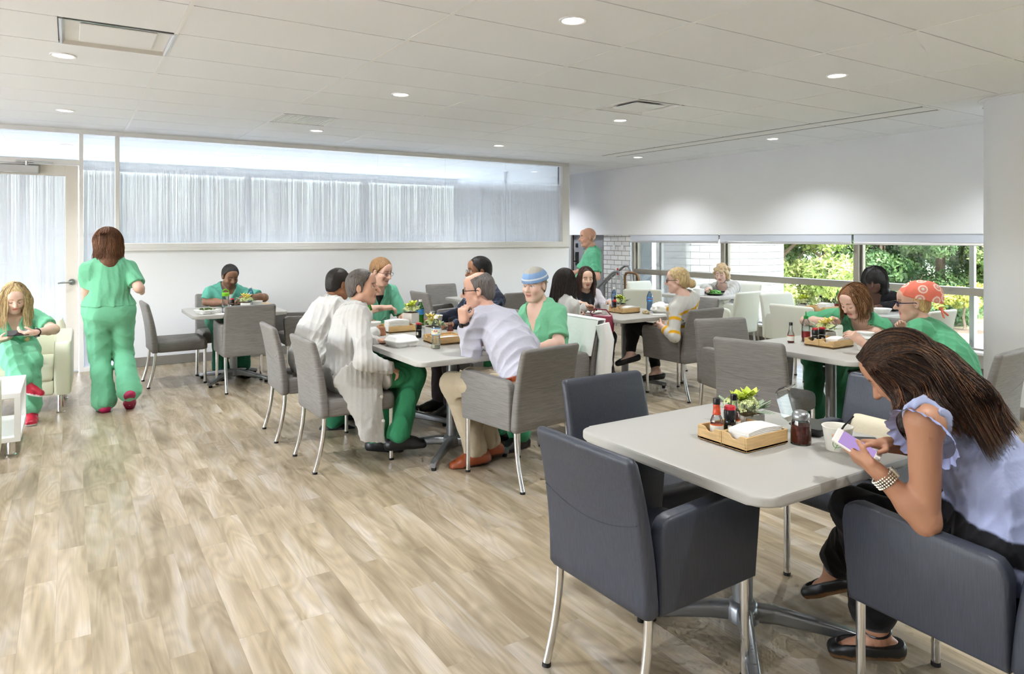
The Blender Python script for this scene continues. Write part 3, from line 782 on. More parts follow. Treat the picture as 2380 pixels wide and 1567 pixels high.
# ================================================================== TABLES
def make_table(label):
    t = thing('cafe_table', label, 'table'); w = .914
    bm = bmesh.new(); prism(bm, rrect(w, w, .07, 8), .715, .75, .009, 4); obj('tabletop', bm, 'laminate', t, True, 50)
    bm = bmesh.new(); cyl(bm, (0,0,.09), (0,0,.70), .037, .037, 28); cyl(bm, (0,0,.695), (0,0,.714), .15, .17, 4); obj('column', bm, 'base_grey', t, True, 40)
    bm = bmesh.new(); lathe(bm, [(.05,.05),(.062,.06),(.062,.105),(.05,.125),(.038,.13)], seg=28); obj('hub', bm, 'base_grey', t, True, 50)
    for k in range(4):
        a = PI/4+k*PI/2; Rz = Matrix.Rotation(a, 3, 'Z'); rings = []
        for x, zc, hw, hh in ((.045,.088,.028,.032),(.12,.085,.026,.030),(.25,.066,.024,.025),(.36,.048,.023,.020),(.40,.040,.023,.018),(.412,.038,.018,.014)):
            rings.append([tuple(Rz @ Vector((x, py, zc+pz))) for py, pz in rrect(hw*2, hh*2, min(hw,hh)*.55, 4)])
        bm = bmesh.new(); loft(bm, rings); l = obj('base_arm', bm, 'base_grey', t, True, 60)
        p = Rz @ Vector((.385,0,0)); obj('glide', cyl(bmesh.new(), (p.x,p.y,.022), (p.x,p.y,0), .018, .016, 12), 'black_rubber', l)
    return t
GT = 'square white cafe tables'
tab0 = make_table('white table in the foreground with the condiment tray and pepper jar'); tab0.location = (2.19,1.79,0); tab0['group'] = GT
for x, y, l in ((2.28,4.39,'nearer table of the pair where the white coats sit, with the closed foam box'), (2.28,5.31,'farther table of the pair where the white coats sit, at its planter end'),
                (1.47,7.85,'white table by the partition in front of the man reading in green'), (4.79,5.39,'white table between the cardigan woman and the striped sweater'),
                (4.56,2.96,'white table of the two women in green scrubs'), (7.22,6.56,'white table by the window in front of the curly-haired woman'),
                (6.90,4.25,'white table in front of the woman in the black jacket'), (4.51,7.57,'empty white table whose corner shows left of the plaid jacket')):
    dup(tab0, (x,y,0), 0, l, GT)

# ================================================================== LOUNGE CORNER
def lounge_chair(name, label, x, y, rz):
    t = thing(name, label, 'armchair', (x,y,0), rz, 'cream lounge chairs')     # faces local +Y
    def arm(s):
        poly = [(-.36,.16),(.33,.16),(.355,.30),(.365,.52),(.352,.585),(.32,.615),(.27,.62),(-.34,.66),(-.38,.64),(-.40,.60)]
        bm = bmesh.new(); M = Matrix(((0,0,1,0),(1,0,0,0),(0,1,0,0),(0,0,0,1)))
        prism(bm, poly, s*.375-.062, s*.375+.062, .026, 4, M=M); return bm
    for s in (-1,1): obj('armrest', arm(s), 'cream_leather', t, True, 50)
    obj('seat_cushion', bx(0,.03,.36, .62,.62,.16, .04, 5), 'cream_leather', t, True, 60)
    obj('base', bx(0,.02,.225, .62,.60,.13, .02, 3), 'cream_leather', t, True, 60)
    rings = []
    for z, y0, th in ((.17,-.36,.09),(.2,-.362,.11),(.45,-.375,.12),(.68,-.405,.11),(.735,-.41,.09),(.75,-.412,.05)):
        rings.append([(px, y0+py, z) for px, py in rrect(.74 if z < .7 else .70, th, th*.42, 5)])
    bm = bmesh.new(); loft(bm, rings); obj('backrest', bm, 'cream_leather', t, True, 60)
    for sx in (-1,1):
        for sy, yy in ((1,.29),(-1,-.31)):
            bm = bmesh.new(); lathe(bm, [(.034,0),(.036,.006),(.026,.014),(.024,.10),(.026,.17)], (sx*.36,yy,0), 20); obj('foot', bm, 'chrome', t, True, 40)
    return t
lounge_chair('lounge_chair', 'cream leather lounge armchair holding the blonde woman in green scrubs', -.42, 7.52, R(178))
lounge_chair('lounge_chair', 'second cream lounge chair, only its rounded arm showing at the left edge', -.80, 5.22, R(2))
t = thing('side_table', 'low white open side table with a bottom shelf beside the lounge chairs', 'side table', (-.66,6.26,0))
obj('tabletop', bx(0,0,.432, .74,.74,.036, .002, 1), 'white_melamine', t)
obj('shelf', bx(0,0,.13, .74,.74,.034, .002, 1), 'white_melamine', t)
for sx in (-1,1):
    for sy in (-1,1): obj('upright', bx(sx*.352, sy*.342,.28, .036,.056,.27), 'white_melamine', t)
for sx in (-1,1):
    for sy in (-1,1):
        bm = bmesh.new(); lathe(bm, [(.036,0),(.037,.008),(.026,.014),(.025,.113)], (sx*.31,sy*.27,0), 20); obj('foot', bm, 'chrome', t, True, 40)
# ================================================================== THINGS ON THE TABLES
TZ = .7502
def tray(x, y, label, rz=0.):
    t = thing('condiment_tray', label, 'tray', (x,y,TZ), rz, 'bamboo condiment trays')
    def half(cy, sep):
        bm = bmesh.new(); w, d, h, q = .235, .114, .052, .008
        box(bm, 0, cy, .005+.003, w, d, .006); box(bm, 0, cy-d/2+q/2, .003+h/2, w, q, h, .001, 1); box(bm, 0, cy+d/2-q/2, .003+h/2, w, q, h, .001, 1); box(bm, w/2-q/2, cy, .003+h/2, q, d-2*q, h)
        # scooped end: panel with a dip in its top edge
        n = 14; top = []
        for k in range(n+1):
            u = -1+2*k/n; top.append((u*(d/2-q), h-.017*(math.exp(-(u/.42)**4))))
        poly = [(-(d/2-q), 0)]+[((d/2-q), 0)]+top[::-1]
        M = Matrix(((0,0,1,-w/2+q/2),(1,0,0,cy),(0,1,0,.003),(0,0,0,1)))
        prism(bm, poly, -q/2, q/2, M=M)
        if sep: box(bm, .04, cy, .003+h*.42, .006, d-2*q, h*.8)
        return bm
    obj('napkin_box', half(-.0582, False), 'bamboo', t); obj('bottle_box', half(.0582, True), 'bamboo', t)
    for sx in (-1,1):
        for sy in (-1,1): obj('foot', cyl(bmesh.new(), (sx*.105,sy*.103,0), (sx*.105,sy*.103,.004), .006, .006, 10), 'black_rubber', t)
    return t
def napkins(x, y, z, label, w=.17, d=.095, h=.045, rz=0.):
    bm = bmesh.new(); n = 11; g = random.Random(int(x*1000)); 
    for k in range(n):
        zz = h*(k+.5)/n; ww = 10; ox, oy = g.uniform(-.002,.002), g.uniform(-.002,.002)
        V = []
        for i in range(ww+1):
            u = -.5+i/ww; b = .010*math.cos(u*PI)*(k/n)
            V.append([(u*w+ox, -d/2+oy, zz+b), (u*w+ox, d/2+oy, zz+b)])
        th = h/n*.42
        rings = [[(a[0],a[1],a[2]-th),(b_[0],b_[1],b_[2]-th),(b_[0],b_[1],b_[2]+th),(a[0],a[1],a[2]+th)] for a, b_ in V]
        loft(bm, rings)
    o = tag(obj('napkin_stack', bm, 'napkin'), label, 'napkins', 'napkin stacks'); o.location = (x,y,z); o.rotation_euler.z = rz; return o
def bottle(name, label, x, y, prof, glass, cap, capmat, fill=None, fillmat=None, lab=None, z=TZ, group=None, seg=28, extra=None):
    """prof [(r,z)..] body, cap=(r0,r1,z0,z1), fill=height, lab=[(z0,z1,mat)]"""
    t = thing(name, label, 'bottle', (x,y,z), 0, group)
    bm = bmesh.new(); lathe(bm, prof, seg=seg); obj('body', bm, glass, t, True, 60)
    bm = bmesh.new(); lathe(bm, [(cap[0],cap[2]),(cap[0],cap[3]-.003),(cap[1],cap[3])], seg=24); obj('cap', bm, capmat, t, True, 40)
    def rad(zz): return float(np.interp(zz, [p[1] for p in prof], [p[0] for p in prof]))
    if fill:
        pr = [(max(.001, r-.0012), max(z_,.002)) for r, z_ in prof if z_ < fill]+[(rad(fill)-.0012, fill)]
        bm = bmesh.new(); lathe(bm, pr, seg=seg); obj('contents', bm, fillmat, t, True, 60)
    for z0, z1, m in (lab or []):
        zs = [z0+(z1-z0)*k/6 for k in range(7)]
        bm = bmesh.new(); lathe(bm, [(rad(q)+.0007, q) for q in zs], seg=seg, cap=False); obj('label', bm, m, t, True, 60)
    if extra: extra(t, rad)
    return t
HOT = [(.020,0),(.0235,.004),(.0245,.012),(.0245,.055),(.024,.064),(.019,.078),(.0145,.088),(.0155,.094),(.0135,.102),(.0125,.118),(.0118,.132)]
def hot_sauce(x, y, z, label, fill=.05, mat='hot_sauce', sc=1., group='small hot sauce bottles'):
    t = bottle('hot_sauce_bottle', label, x, y, HOT, 'bottle_glass', (.0135,.0128,.128,.150), 'black_plastic', fill, mat, [(.016,.05,'label_white'),(.05,.054,'label_orange')], z, group)
    bm = bmesh.new(); lathe(bm, [(.0149,.0885),(.0157,.094),(.0139,.101),(.0129,.117),(.0124,.128)], seg=20, cap=False); obj('sauce_smear', bm, 'hot_sauce', t, True) if mat == 'hot_sauce' else bm.free()
    return t
def pepper_grinder(x, y, z, label):
    t = thing('pepper_grinder', label, 'pepper grinder', (x,y,z), 0, 'pepper grinders')
    bm = bmesh.new(); lathe(bm, [(.019,0),(.021,.003),(.021,.066),(.018,.07)], seg=24); obj('jar', bm, 'bottle_glass', t, True, 50)
    bm = bmesh.new(); lathe(bm, [(.0195,.002),(.0195,.05)], seg=20); obj('peppercorns', bm, 'label_black', t, True, 50)
    bm = bmesh.new(); lathe(bm, [(.0218,.010),(.0218,.056)], seg=24, cap=False); obj('label', bm, 'label_black', t, True)
    bm = bmesh.new(); box(bm, -.0175,-.0135,.034, .004,.014,.022, rz=R(38)); obj('label', bm, 'label_white', t)
    bm = bmesh.new(); lathe(bm, [(.0225,.066),(.0232,.07),(.0232,.098),(.021,.103),(.0215,.104)], seg=28); obj('grinder_head', bm, 'black_plastic', t, True, 40)
    bm = bmesh.new(); lathe(bm, [(.0215,.103),(.022,.112),(.019,.116)], seg=28); obj('lid', bm, 'red_plastic', t, True, 40)
    return t
def planter(x, y, z, label, seed=0, body='ceramic_white', w=.105, h=.075, main='flower_lime', sprawl=1.):
    t = thing('flower_planter', label, 'planter', (x,y,z), R(12*((seed*7)%5-2)), 'small square flower planters')
    bm = bmesh.new(); box(bm, 0,0,h/2, w,w,h, .006, 2); obj('pot', bm, body, t, True, 40)
    bm = bmesh.new(); box(bm, 0,0,h-.002, w*.86,w*.86,.012, .004, 1); obj('moss', bm, 'moss_brown', t)
    g = random.Random(seed+3); fl = bmesh.new(); hy = bmesh.new(); lf = bmesh.new()
    def petal(bm, c, d, L, W, curl):
        d = Vector(d).normalized(); s = d.cross(Vector((0,0,1)))
        s = s.normalized() if s.length > .1 else Vector((1,0,0)); n = s.cross(d); rows = []
        for i in range(6):
            u = i/5; wv = W*math.sin(PI*min(1,.12+u*.86))**.8; p = Vector(c)+d*L*u+n*curl*L*(u*u-.2*u)
            rows.append((p-s*wv, p+n*wv*.18, p+s*wv))
        V = [[bm.verts.new(q) for q in r] for r in rows]
        for a, b in zip(V, V[1:]):
            for k in (0,1):
                f = bm.faces.new((a[k],a[k+1],b[k+1],b[k])); f.smooth = True
    for k in range(3):          # open lime blooms
        a = k*2.1+seed; c = Vector((.025*math.cos(a), .025*math.sin(a), h+.045+.012*k))
        for i in range(6):
            b = a+i*PI/3; petal(fl, c, (math.cos(b), math.sin(b), .45), .048, .017, .35)
    obj('bloom', fl, main, t)
    for k in range(3):          # clustered pale florets
        a = seed+1+k*2.2; c = Vector((w*.36*math.cos(a), w*.36*math.sin(a), h+.022))
        for i in range(70):
            v = Vector((g.gauss(0,1), g.gauss(0,1), abs(g.gauss(0,1)))).normalized()*.034; p = c+v
            for j in range(4):
                q = j*PI/2+g.random(); tt = v.normalized().orthogonal().normalized(); bb = v.normalized().cross(tt); dd = tt*math.cos(q)+bb*math.sin(q)+v.normalized()*.4
                e = dd.cross(v).normalized()*.0045
                hy.faces.new([hy.verts.new(p), hy.verts.new(p+dd*.006+e), hy.verts.new(p+dd*.011), hy.verts.new(p+dd*.006-e)])
    obj('florets', hy, 'flower_pale', t)
    for k in range(16):         # lobed silver leaves
        a = g.random()*2*PI; st = Vector((w*.40*math.cos(a), w*.40*math.sin(a), h+.012)); d = Vector((math.cos(a), math.sin(a), g.uniform(-.15,.75))).normalized()
        L = g.uniform(.05,.085)*sprawl
        petal(lf, st, d, L, .004, .0)
        for i in range(5):
            for sgn in (-1,1):
                p = st+d*L*(.25+.15*i); q = (d*.7+d.cross(Vector((0,0,1)))*sgn*.7+Vector((0,0,.15))); petal(lf, p, q, .022*(1.2-.12*i), .0042, .1)
    obj('leaf', lf, 'leaf_sage', t)
    return t
def paper_bowl(x, y, label, r0=.045, r1=.058, h=.075, leafmark=False, food=None, z=TZ, name='paper_bowl', group='white paper bowls'):
    t = thing(name, label, 'bowl', (x,y,z), 0, group)
    bm = bmesh.new(); lathe(bm, [(r0-.004,.006),(r0-.002,.0),(r0,.0),(r1,h-.003),(r1+.003,h),(r1+.001,h+.002),(r1-.002,h-.001),(r0-.002,.008),(.001,.008)], seg=40, cap=False); obj('body', bm, 'paper_cream' if leafmark else 'paper', t, True, 40)
    if food: bm = bmesh.new(); lathe(bm, [(.001,h*.62),(np.interp(.6,[0,1],[r0,r1])-.003,h*.6)], seg=24, cap=False); obj('food', bm, food, t, True)
    if leafmark:
        bm = bmesh.new(); ca, sa = math.cos(R(218)), math.sin(R(218)); nrm = Vector((ca,sa,0)); ta = Vector((-sa,ca,0))
        def pt(u, v):
            zz = h*.50+v; rr = np.interp(zz,[0,h],[r0,r1])+.0008; an = R(218)+u/rr; return Vector((rr*math.cos(an), rr*math.sin(an), zz))
        ring = [pt(.017*math.cos(a)*(1-.25*math.sin(a))+.008*math.sin(a), .026*math.sin(a)) for a in [2*PI*k/28 for k in range(28)]]
        tube(bm, ring, .0009, 5, closed=True); tube(bm, [pt(-.014+.028*k/8, -.034+.058*k/8) for k in range(9)], .0008, 5)
        for k in (2,3,4,5): tube(bm, [pt(-.014+.028*k/8, -.034+.058*k/8), pt(-.010+.028*k/8+.006, -.028+.058*k/8+.009)], .0006, 5); tube(bm, [pt(-.014+.028*k/8, -.034+.058*k/8), pt(-.020+.028*k/8, -.028+.058*k/8+.006)], .0006, 5)
        obj('leaf_emblem', bm, 'label_green', t)
    return t
def cup(x, y, label, r0=.03, r1=.042, h=.10, z=TZ):
    t = thing('paper_cup', label, 'cup', (x,y,z), 0, 'white paper cups')
    bm = bmesh.new(); lathe(bm, [(r0,.0),(r1,h-.003),(r1+.002,h),(r1-.001,h),(r0-.001,.006),(.001,.006)], seg=32, cap=False); obj('body', bm, 'paper', t, True, 40)
    bm = bmesh.new(); lathe(bm, [(.001,h*.8),(np.interp(.8,[0,1],[r0,r1])-.001,h*.8)], seg=24, cap=False); obj('drink', bm, 'soil', t)
    return t
PET = [(.026,0),(.031,.004),(.032,.012),(.031,.05),(.0285,.075),(.031,.095),(.032,.10),(.032,.145),(.030,.158),(.022,.180),(.014,.196),(.0125,.205),(.0125,.215)]
def pet(name, label, x, y, glass, capmat, fill, fillmat, lab, z=TZ, extra=None): return bottle(name, label, x, y, PET, glass, (.0145,.014,.208,.226), capmat, fill, fillmat, lab, z, 'plastic drink bottles', extra=extra)
def clamshell(x, y, rz, label, lidopen=False):
    t = thing('foam_box', label, 'takeout box', (x,y,TZ), rz, 'white foam takeout boxes')
    w = .20; rings = []
    for z, s in ((0,.74),(.004,.78),(.034,.94),(.036,1.0),(.040,1.0)): rings.append([(a,b,z) for a, b in rrect(w*s, w*s, .03*s, 5)])
    bm = bmesh.new(); loft(bm, rings); obj('base', bm, 'foam', t, True, 50)
    bm = bmesh.new()
    for sx, sy in ((-1,-1),(1,-1),(0,1)):
        rr = []
        for z, s in ((-.0,.80),(.010,.95),(.030,1.0)): rr.append([(a+sx*.042,b+sy*.045,z) for a, b in rrect((.095 if sy < 0 else .175)*s, .085*s, .02, 4)])
        loft(bm, rr)
    obj('compartment', bm, 'foam', t, True, 50)
    if not lidopen:
        rings = []
        for z, s in ((.040,1.0),(.043,.99),(.045,.93),(.066,.80),(.070,.74),(.068,.70)): rings.append([(a,b,z) for a, b in rrect(w*s, w*s, .03*s, 5)])
        bm = bmesh.new(); loft(bm, rings); obj('lid', bm, 'foam', t, True, 50)
        bm = bmesh.new(); box(bm, .103,0,.040, .022,.05,.004, .001, 1); obj('lid_tab', bm, 'foam', t)
    return t
# --- foreground table
tray(2.165,1.772,'bamboo tray with napkins and sauces on the foreground table')
napkins(2.165,1.713,TZ+.012,'thick stack of napkins in the foreground tray', .19, .092, .055)
hot_sauce(2.095,1.835,TZ+.009,'half empty orange hot sauce bottle at the front of the foreground tray')
hot_sauce(2.205,1.845,TZ+.009,'fuller red hot sauce bottle behind the pepper grinder in the foreground tray', .075, 'red_sauce')
pepper_grinder(2.155,1.822,TZ+.009,'red-topped pepper grinder in the foreground tray')
planter(2.33,1.90,TZ,'grey pot of lime blooms on the foreground table', 1, 'ceramic_grey', .12, .06)
t = thing('pepper_flake_jar', 'glass shaker of red chili flakes with metal lid on the foreground table', 'shaker', (2.325,1.632,TZ))
bm = bmesh.new(); lathe(bm, [(.034,0),(.0375,.003),(.038,.012),(.0365,.05),(.033,.085),(.030,.095)], seg=32); obj('jar', bm, 'bottle_glass', t, True, 60)
bm = bmesh.new(); lathe(bm, [(.033,.004),(.0355,.010),(.0345,.05),(.0325,.070)], seg=28); obj('chili_flakes', bm, 'chili_flakes', t, True, 60)
bm = bmesh.new(); lathe(bm, [(.031,.093),(.0325,.096),(.0325,.103),(.031,.112),(.022,.122),(.008,.126)], seg=32); obj('lid', bm, 'satin_steel', t, True, 40)
paper_bowl(2.375,1.515,'cream paper soup bowl with a green leaf mark on the foreground table', .040, .052, .085, True)
t = tag(obj('spoon', tube(bmesh.new(), [(2.36,1.52,TZ+.03),(2.40,1.505,TZ+.085),(2.435,1.49,TZ+.118)], [.004,.0035,.003], 8), 'black_plastic', None, True), 'black plastic spoon standing in the leaf-marked soup bowl', 'spoon')
t = thing('food_container', 'black takeaway tray behind the shaker with its clear lid standing open', 'takeout box', (2.50,1.70,TZ), R(8))
rings = []
for z, s in ((0,.8),(.004,.84),(.03,1.0),(.032,1.05),(.034,1.05)): rings.append([(a,b,z) for a, b in rrect(.15*s, .13*s, .02, 4)])
bm = bmesh.new(); loft(bm, rings[:3]); loft(bm, rings[2:]); obj('base', bm, 'black_plastic', t, True, 40)
bm = bmesh.new(); rings = []
M = Matrix.Translation((-.0,.068,.036)) @ Matrix.Rotation(R(72),4,'X')
for z, s in ((0,1.05),(.004,1.0),(.022,.88),(.026,.80)): rings.append([tuple(M @ Vector((a,b+.07,-z))) for a, b in rrect(.15*s, .13*s, .02, 4)])
loft(bm, rings, cap=False); bm.faces.new([bm.verts.new(p) for p in rings[-1]]); obj('lid', bm, 'clear_plastic', t, True, 40)
tag(obj('smartphone', bx(2.53,1.53,TZ+.005, .075,.15,.009, .003, 2, rz=R(50)), 'black_plastic'), 'dark smartphone lying behind the leaf-marked soup bowl', 'phone')
# --- long table of white coats
tray(2.28,5.36,'bamboo tray at the far planter end of the long table')
tray(2.33,4.60,'bamboo tray behind the tea bottle on the long table')
napkins(2.25,5.30,TZ+.012,'tall pile of napkins on the far tray of the long table', .18, .092, .085)
napkins(2.345,4.54,TZ+.012,'few napkins in the near tray of the long table', .18, .09, .03)
planter(2.43,5.42,TZ+.053,'white pot of lime blooms standing on the far tray of the long table', 2, 'ceramic_white', .10, .085)
planter(2.36,4.86,TZ,'white pot of faded yellow blooms in the middle of the long table', 4, 'ceramic_white', .10, .085, 'flower_yellow')
pepper_grinder(2.27,4.92,TZ,'pepper grinder with red top standing left of the tea bottle')
hot_sauce(2.48,4.80,TZ,'red hot sauce bottle beside the bald man\'s watch', .10, 'red_sauce')
clamshell(2.00,4.63,R(8),'closed white foam box at the corner of the long table')
def tea_label(t, rad):
    a0 = R(236); rr = rad(.12)+.0012
    def disc(mat, w, h, z, name='label'):
        bm = bmesh.new(); bm.faces.new([bm.verts.new((rr*math.cos(a0+w*math.cos(a)/rr), rr*math.sin(a0+w*math.cos(a)/rr), z+h*math.sin(a))) for a in [2*PI*k/20 for k in range(20)]]); obj(name, bm, mat, t)
    disc('label_yellow', .018, .017, .118); rr += .0005; disc('red_plastic', .014, .0065, .124); rr += .0005
    M = Matrix.Translation((rr*math.cos(a0), rr*math.sin(a0), .124)) @ Matrix.Rotation(a0+PI/2,4,'Z') @ Matrix.Rotation(PI/2,4,'X')
    text_mesh('Lipton', .0075, 'label_white', t, M)
    rr -= .0006; a0 += .75; disc('label_green', .006, .004, .112); a0 -= 1.5; disc('label_green', .006, .004, .130)
pet('drink_bottle','nearly empty clear tea bottle with a yellow and blue label', 2.155,4.385,'bottle_glass','label_white',.028,'clear_liquid',[(.098,.140,'label_white'),(.138,.143,'label_blue'),(.095,.099,'label_blue')],extra=tea_label)
pet('drink_bottle','green soda bottle with green cap before the man in green scrubs', 2.17,5.72,'green_pet','green_plastic',.12,'clear_liquid',[(.095,.142,'label_white'),(.142,.147,'label_yellow')])
pet('drink_bottle','green bottle with a blue label behind the faded planter', 2.60,5.60,'green_pet','label_white',.10,'clear_liquid',[(.095,.145,'label_blue')])
pet('drink_bottle','clear water bottle hidden half behind the bald man\'s hand', 2.59,4.78,'blue_pet','label_white',.15,'water',[(.10,.14,'label_white')])
paper_bowl(2.10,5.42,'white paper bowl in front of the leaning white coat\'s fist', .046, .056, .08)
paper_bowl(2.66,5.42,'tall white paper bowl behind the faded planter', .046, .060, .10)
tag(obj('spoon', tube(bmesh.new(), [(2.13,5.42,TZ+.05),(2.17,5.43,TZ+.085),(2.215,5.44,TZ+.11)], .0028, 6), 'black_plastic', None, True), 'thin black spoon handle leaning out of the paper bowl', 'spoon')
t = thing('foam_cup_lid', 'small white foam bowl beside the faded planter', 'bowl', (2.44,5.02,TZ)); bm = bmesh.new(); lathe(bm, [(.03,0),(.055,.035),(.05,.05),(.03,.065),(.001,.068)], seg=24); obj('body', bm, 'foam', t, True)
t = thing('steel_tumbler', 'slim steel tumbler behind the lime planter', 'tumbler', (2.60,5.36,TZ)); bm = bmesh.new(); lathe(bm, [(.022,0),(.026,.14),(.024,.145)], seg=24); obj('body', bm, 'satin_steel', t, True, 50)
# --- table by the partition
t = clamshell(1.17,7.60,R(20),'open foam box of food at the left corner of the partition table', True)
bm = bmesh.new()
for k in range(60): 
    g2 = random.Random(k); box(bm, g2.uniform(-.06,.06), g2.uniform(-.05,.07), .037+g2.random()*.014, .018,.010,.006, rz=g2.random()*3)
obj('food', bm, simple('greens', (88,110,44), .6, var=(40,.5)), t)
tag(obj('paper_sheet', bx(1.33,7.50,TZ+.002, .20,.14,.003, rz=R(15)), 'paper'), 'sheet of paper beside the clear tumbler on the partition table', 'paper')
t = thing('water_tumbler', 'clear drinking bottle with a lime green loop lid', 'bottle', (1.345,7.60,TZ))
bm = bmesh.new(); lathe(bm, [(.03,0),(.035,.005),(.036,.09),(.033,.16),(.033,.175)], seg=28); obj('body', bm, 'clear_plastic', t, True, 60)
bm = bmesh.new(); lathe(bm, [(.034,.170),(.036,.175),(.036,.198),(.03,.205)], seg=28); obj('lid', bm, 'lime_plastic', t, True, 40)
bm = bmesh.new(); tube(bm, [(-.032,0,.20),(-.025,0,.228),(.0,0,.240),(.025,0,.228),(.033,0,.195)], .0055, 8); obj('carry_loop', bm, 'lime_plastic', t, True)
pepper_grinder(1.47,7.93,TZ,'pepper grinder with red top on the partition table')
planter(1.60,7.86,TZ,'white pot of pale yellow blooms on the partition table', 5, 'ceramic_white', .10, .07, 'flower_yellow')
pet('drink_bottle','clear water bottle behind the pale yellow planter', 1.70,8.12,'blue_pet','label_white',.1,'water',None)
paper_bowl(1.74,7.98,'white paper bowl right of the pale yellow planter', .042, .054, .07)
t = thing('bread_roll', 'wrapped bread roll at the far right corner of the partition table', 'bread', (1.85,8.10,TZ)); bm = bmesh.new(); lathe(bm, [(.05,0),(.07,.012),(.06,.032),(.001,.042)], seg=20); obj('roll', bm, simple('bread_crust', (214,190,152), .8, var=(30,.1)), t, True)
# --- cardigan / striped sweater table
tray(4.80,5.42,'bamboo tray between the cardigan woman and the striped sweater')
napkins(4.83,5.36,TZ+.012,'napkins in the tray beside the white paper cup', .18, .092, .048)
hot_sauce(4.74,5.49,TZ+.009,'tall orange hot sauce bottle next to the maroon purse table tray', .11)
pepper_grinder(4.705,5.455,TZ+.009,'pepper grinder with black top in front of the orange sauce bottle')
planter(4.93,5.62,TZ,'grey pot of lime blooms near the orange sauce bottle', 6, 'ceramic_grey', .10, .065)
cup(4.50,5.36,'white paper cup beside the bamboo tray and maroon purse')
pet('drink_bottle','half full water bottle with a blue and pink label before the striped sweater', 5.14,5.40,'blue_pet','label_white',.13,'water',[(.10,.145,'label_blue'),(.118,.130,'label_pink')])
pet('drink_bottle','second water bottle behind the lime planter near the stair rail', 4.98,5.78,'blue_pet','label_white',.1,'water',None)
t = thing('plastic_bag', 'crumpled white plastic bag in front of the striped sweater', 'bag', (5.10,5.20,TZ))
bm = bmesh.new(); bmesh.ops.create_icosphere(bm, subdivisions=4, radius=1.)
g = random.Random(9)
from mathutils import noise as mnoise
for v in bm.verts:
    n = mnoise.noise(v.co*2.3)*.22+mnoise.noise(v.co*6)*.10; c = v.co*(1+n); v.co = Vector((c.x*.10, c.y*.085, max(0, (c.z+.75)*.062)))
obj('bag', bm, 'foam', t, True, 180)
t = thing('crumpled_wrapper', 'small crumpled paper wrapper on the striped sweater table', 'wrapper', (4.90,5.20,TZ)); bm = bmesh.new(); bmesh.ops.create_icosphere(bm, subdivisions=3, radius=1.)
for v in bm.verts: n = mnoise.noise(v.co*3)*.5; c = v.co*(1+n); v.co = Vector((c.x*.04, c.y*.03, max(0,(c.z+.5)*.026)))
obj('wrapper', bm, simple('wrapper_tan', (214,196,160), .7), t, False)
tag(obj('paper_sheet', bx(4.97,5.10,TZ+.002, .15,.10,.003, rz=R(-20)), 'paper'), 'white paper slip lying before the striped sweater woman', 'paper')
t = thing('notebook', 'maroon-edged notebook on the table in front of the cardigan woman', 'notebook', (4.47,5.56,TZ), R(10)); obj('cover', bx(0,0,.003,.16,.22,.006), simple('maroon', (138,34,62), .5), t); obj('pages', bx(-.003,0,.011,.15,.21,.010), 'paper', t); obj('cover_top', bx(0,0,.018,.16,.22,.004), 'paper', t)
t = thing('sunglasses', 'dark folded sunglasses on the notebook beside the paper cup', 'sunglasses', (4.50,5.55,TZ+.0202))
bm = bmesh.new(); box(bm, -.03,0,.012,.05,.006,.024,.004); box(bm, .03,0,.012,.05,.006,.024,.004); box(bm, 0,.02,.008,.12,.006,.006); box(bm, 0,0,.02,.02,.005,.004); obj('frame', bm, 'black_plastic', t)
# --- green scrubs table
tray(4.565,2.98,'bamboo tray on the green scrubs women\'s table')
napkins(4.59,2.92,TZ+.012,'ruffled napkins in the tray by the sriracha bottle', .17, .09, .05)
SRI = [(.026,0),(.030,.004),(.030,.12),(.027,.145),(.016,.165),(.014,.172)]
def sriracha(x, y, z, label, fill):
    t = bottle('chili_sauce_bottle', label, x, y, SRI, 'bottle_glass', (.016,.009,.170,.192), 'green_plastic', fill, 'sriracha_sauce', [(.03,.075,'sriracha_sauce')], z, 'squeeze bottles with green caps')
    bm = bmesh.new(); lathe(bm, [(.007,.19),(.0035,.222),(.003,.224)], seg=12); obj('nozzle', bm, 'green_plastic', t, True)
hot_sauce(4.47,3.22,TZ,'small hot sauce bottle with white label standing left of the green-capped bottle', .055, 'red_sauce')
sriracha(4.62,3.20,TZ,'tall chili sauce bottle with a green nozzle at the back of the scrubs table', .075)
pepper_grinder(4.51,3.05,TZ+.009,'pepper grinder in the corner of the scrubs table tray')
pepper_grinder(4.585,3.045,TZ+.009,'second pepper grinder with red top behind the first on the scrubs table tray')
planter(4.76,3.13,TZ,'planter of yellow-green blooms in front of the brown-haired woman', 8, 'ceramic_grey', .10, .075, 'flower_yellow', 1.2)
paper_bowl(4.62,2.74,'paper bowl with food under the capped woman\'s moving hand', .048, .060, .085, False, 'soil')
paper_bowl(4.94,2.93,'paper bowl before the brown-haired woman', .045, .056, .075)
tag(obj('napkin_sheet', bx(4.50,2.60,TZ+.002, .14,.10,.003, rz=R(30)), 'napkin'), 'napkin under the cookie on the scrubs table', 'napkin')
t = thing('cookie', 'round golden cookie at the near edge of the scrubs table', 'cookie', (4.53,2.585,TZ+.0037)); bm = bmesh.new(); lathe(bm, [(.03,0),(.040,.006),(.030,.014),(.001,.017)], seg=24); obj('cookie_body', bm, simple('cookie_tan', (206,152,92), .8, var=(60,.2)), t, True)
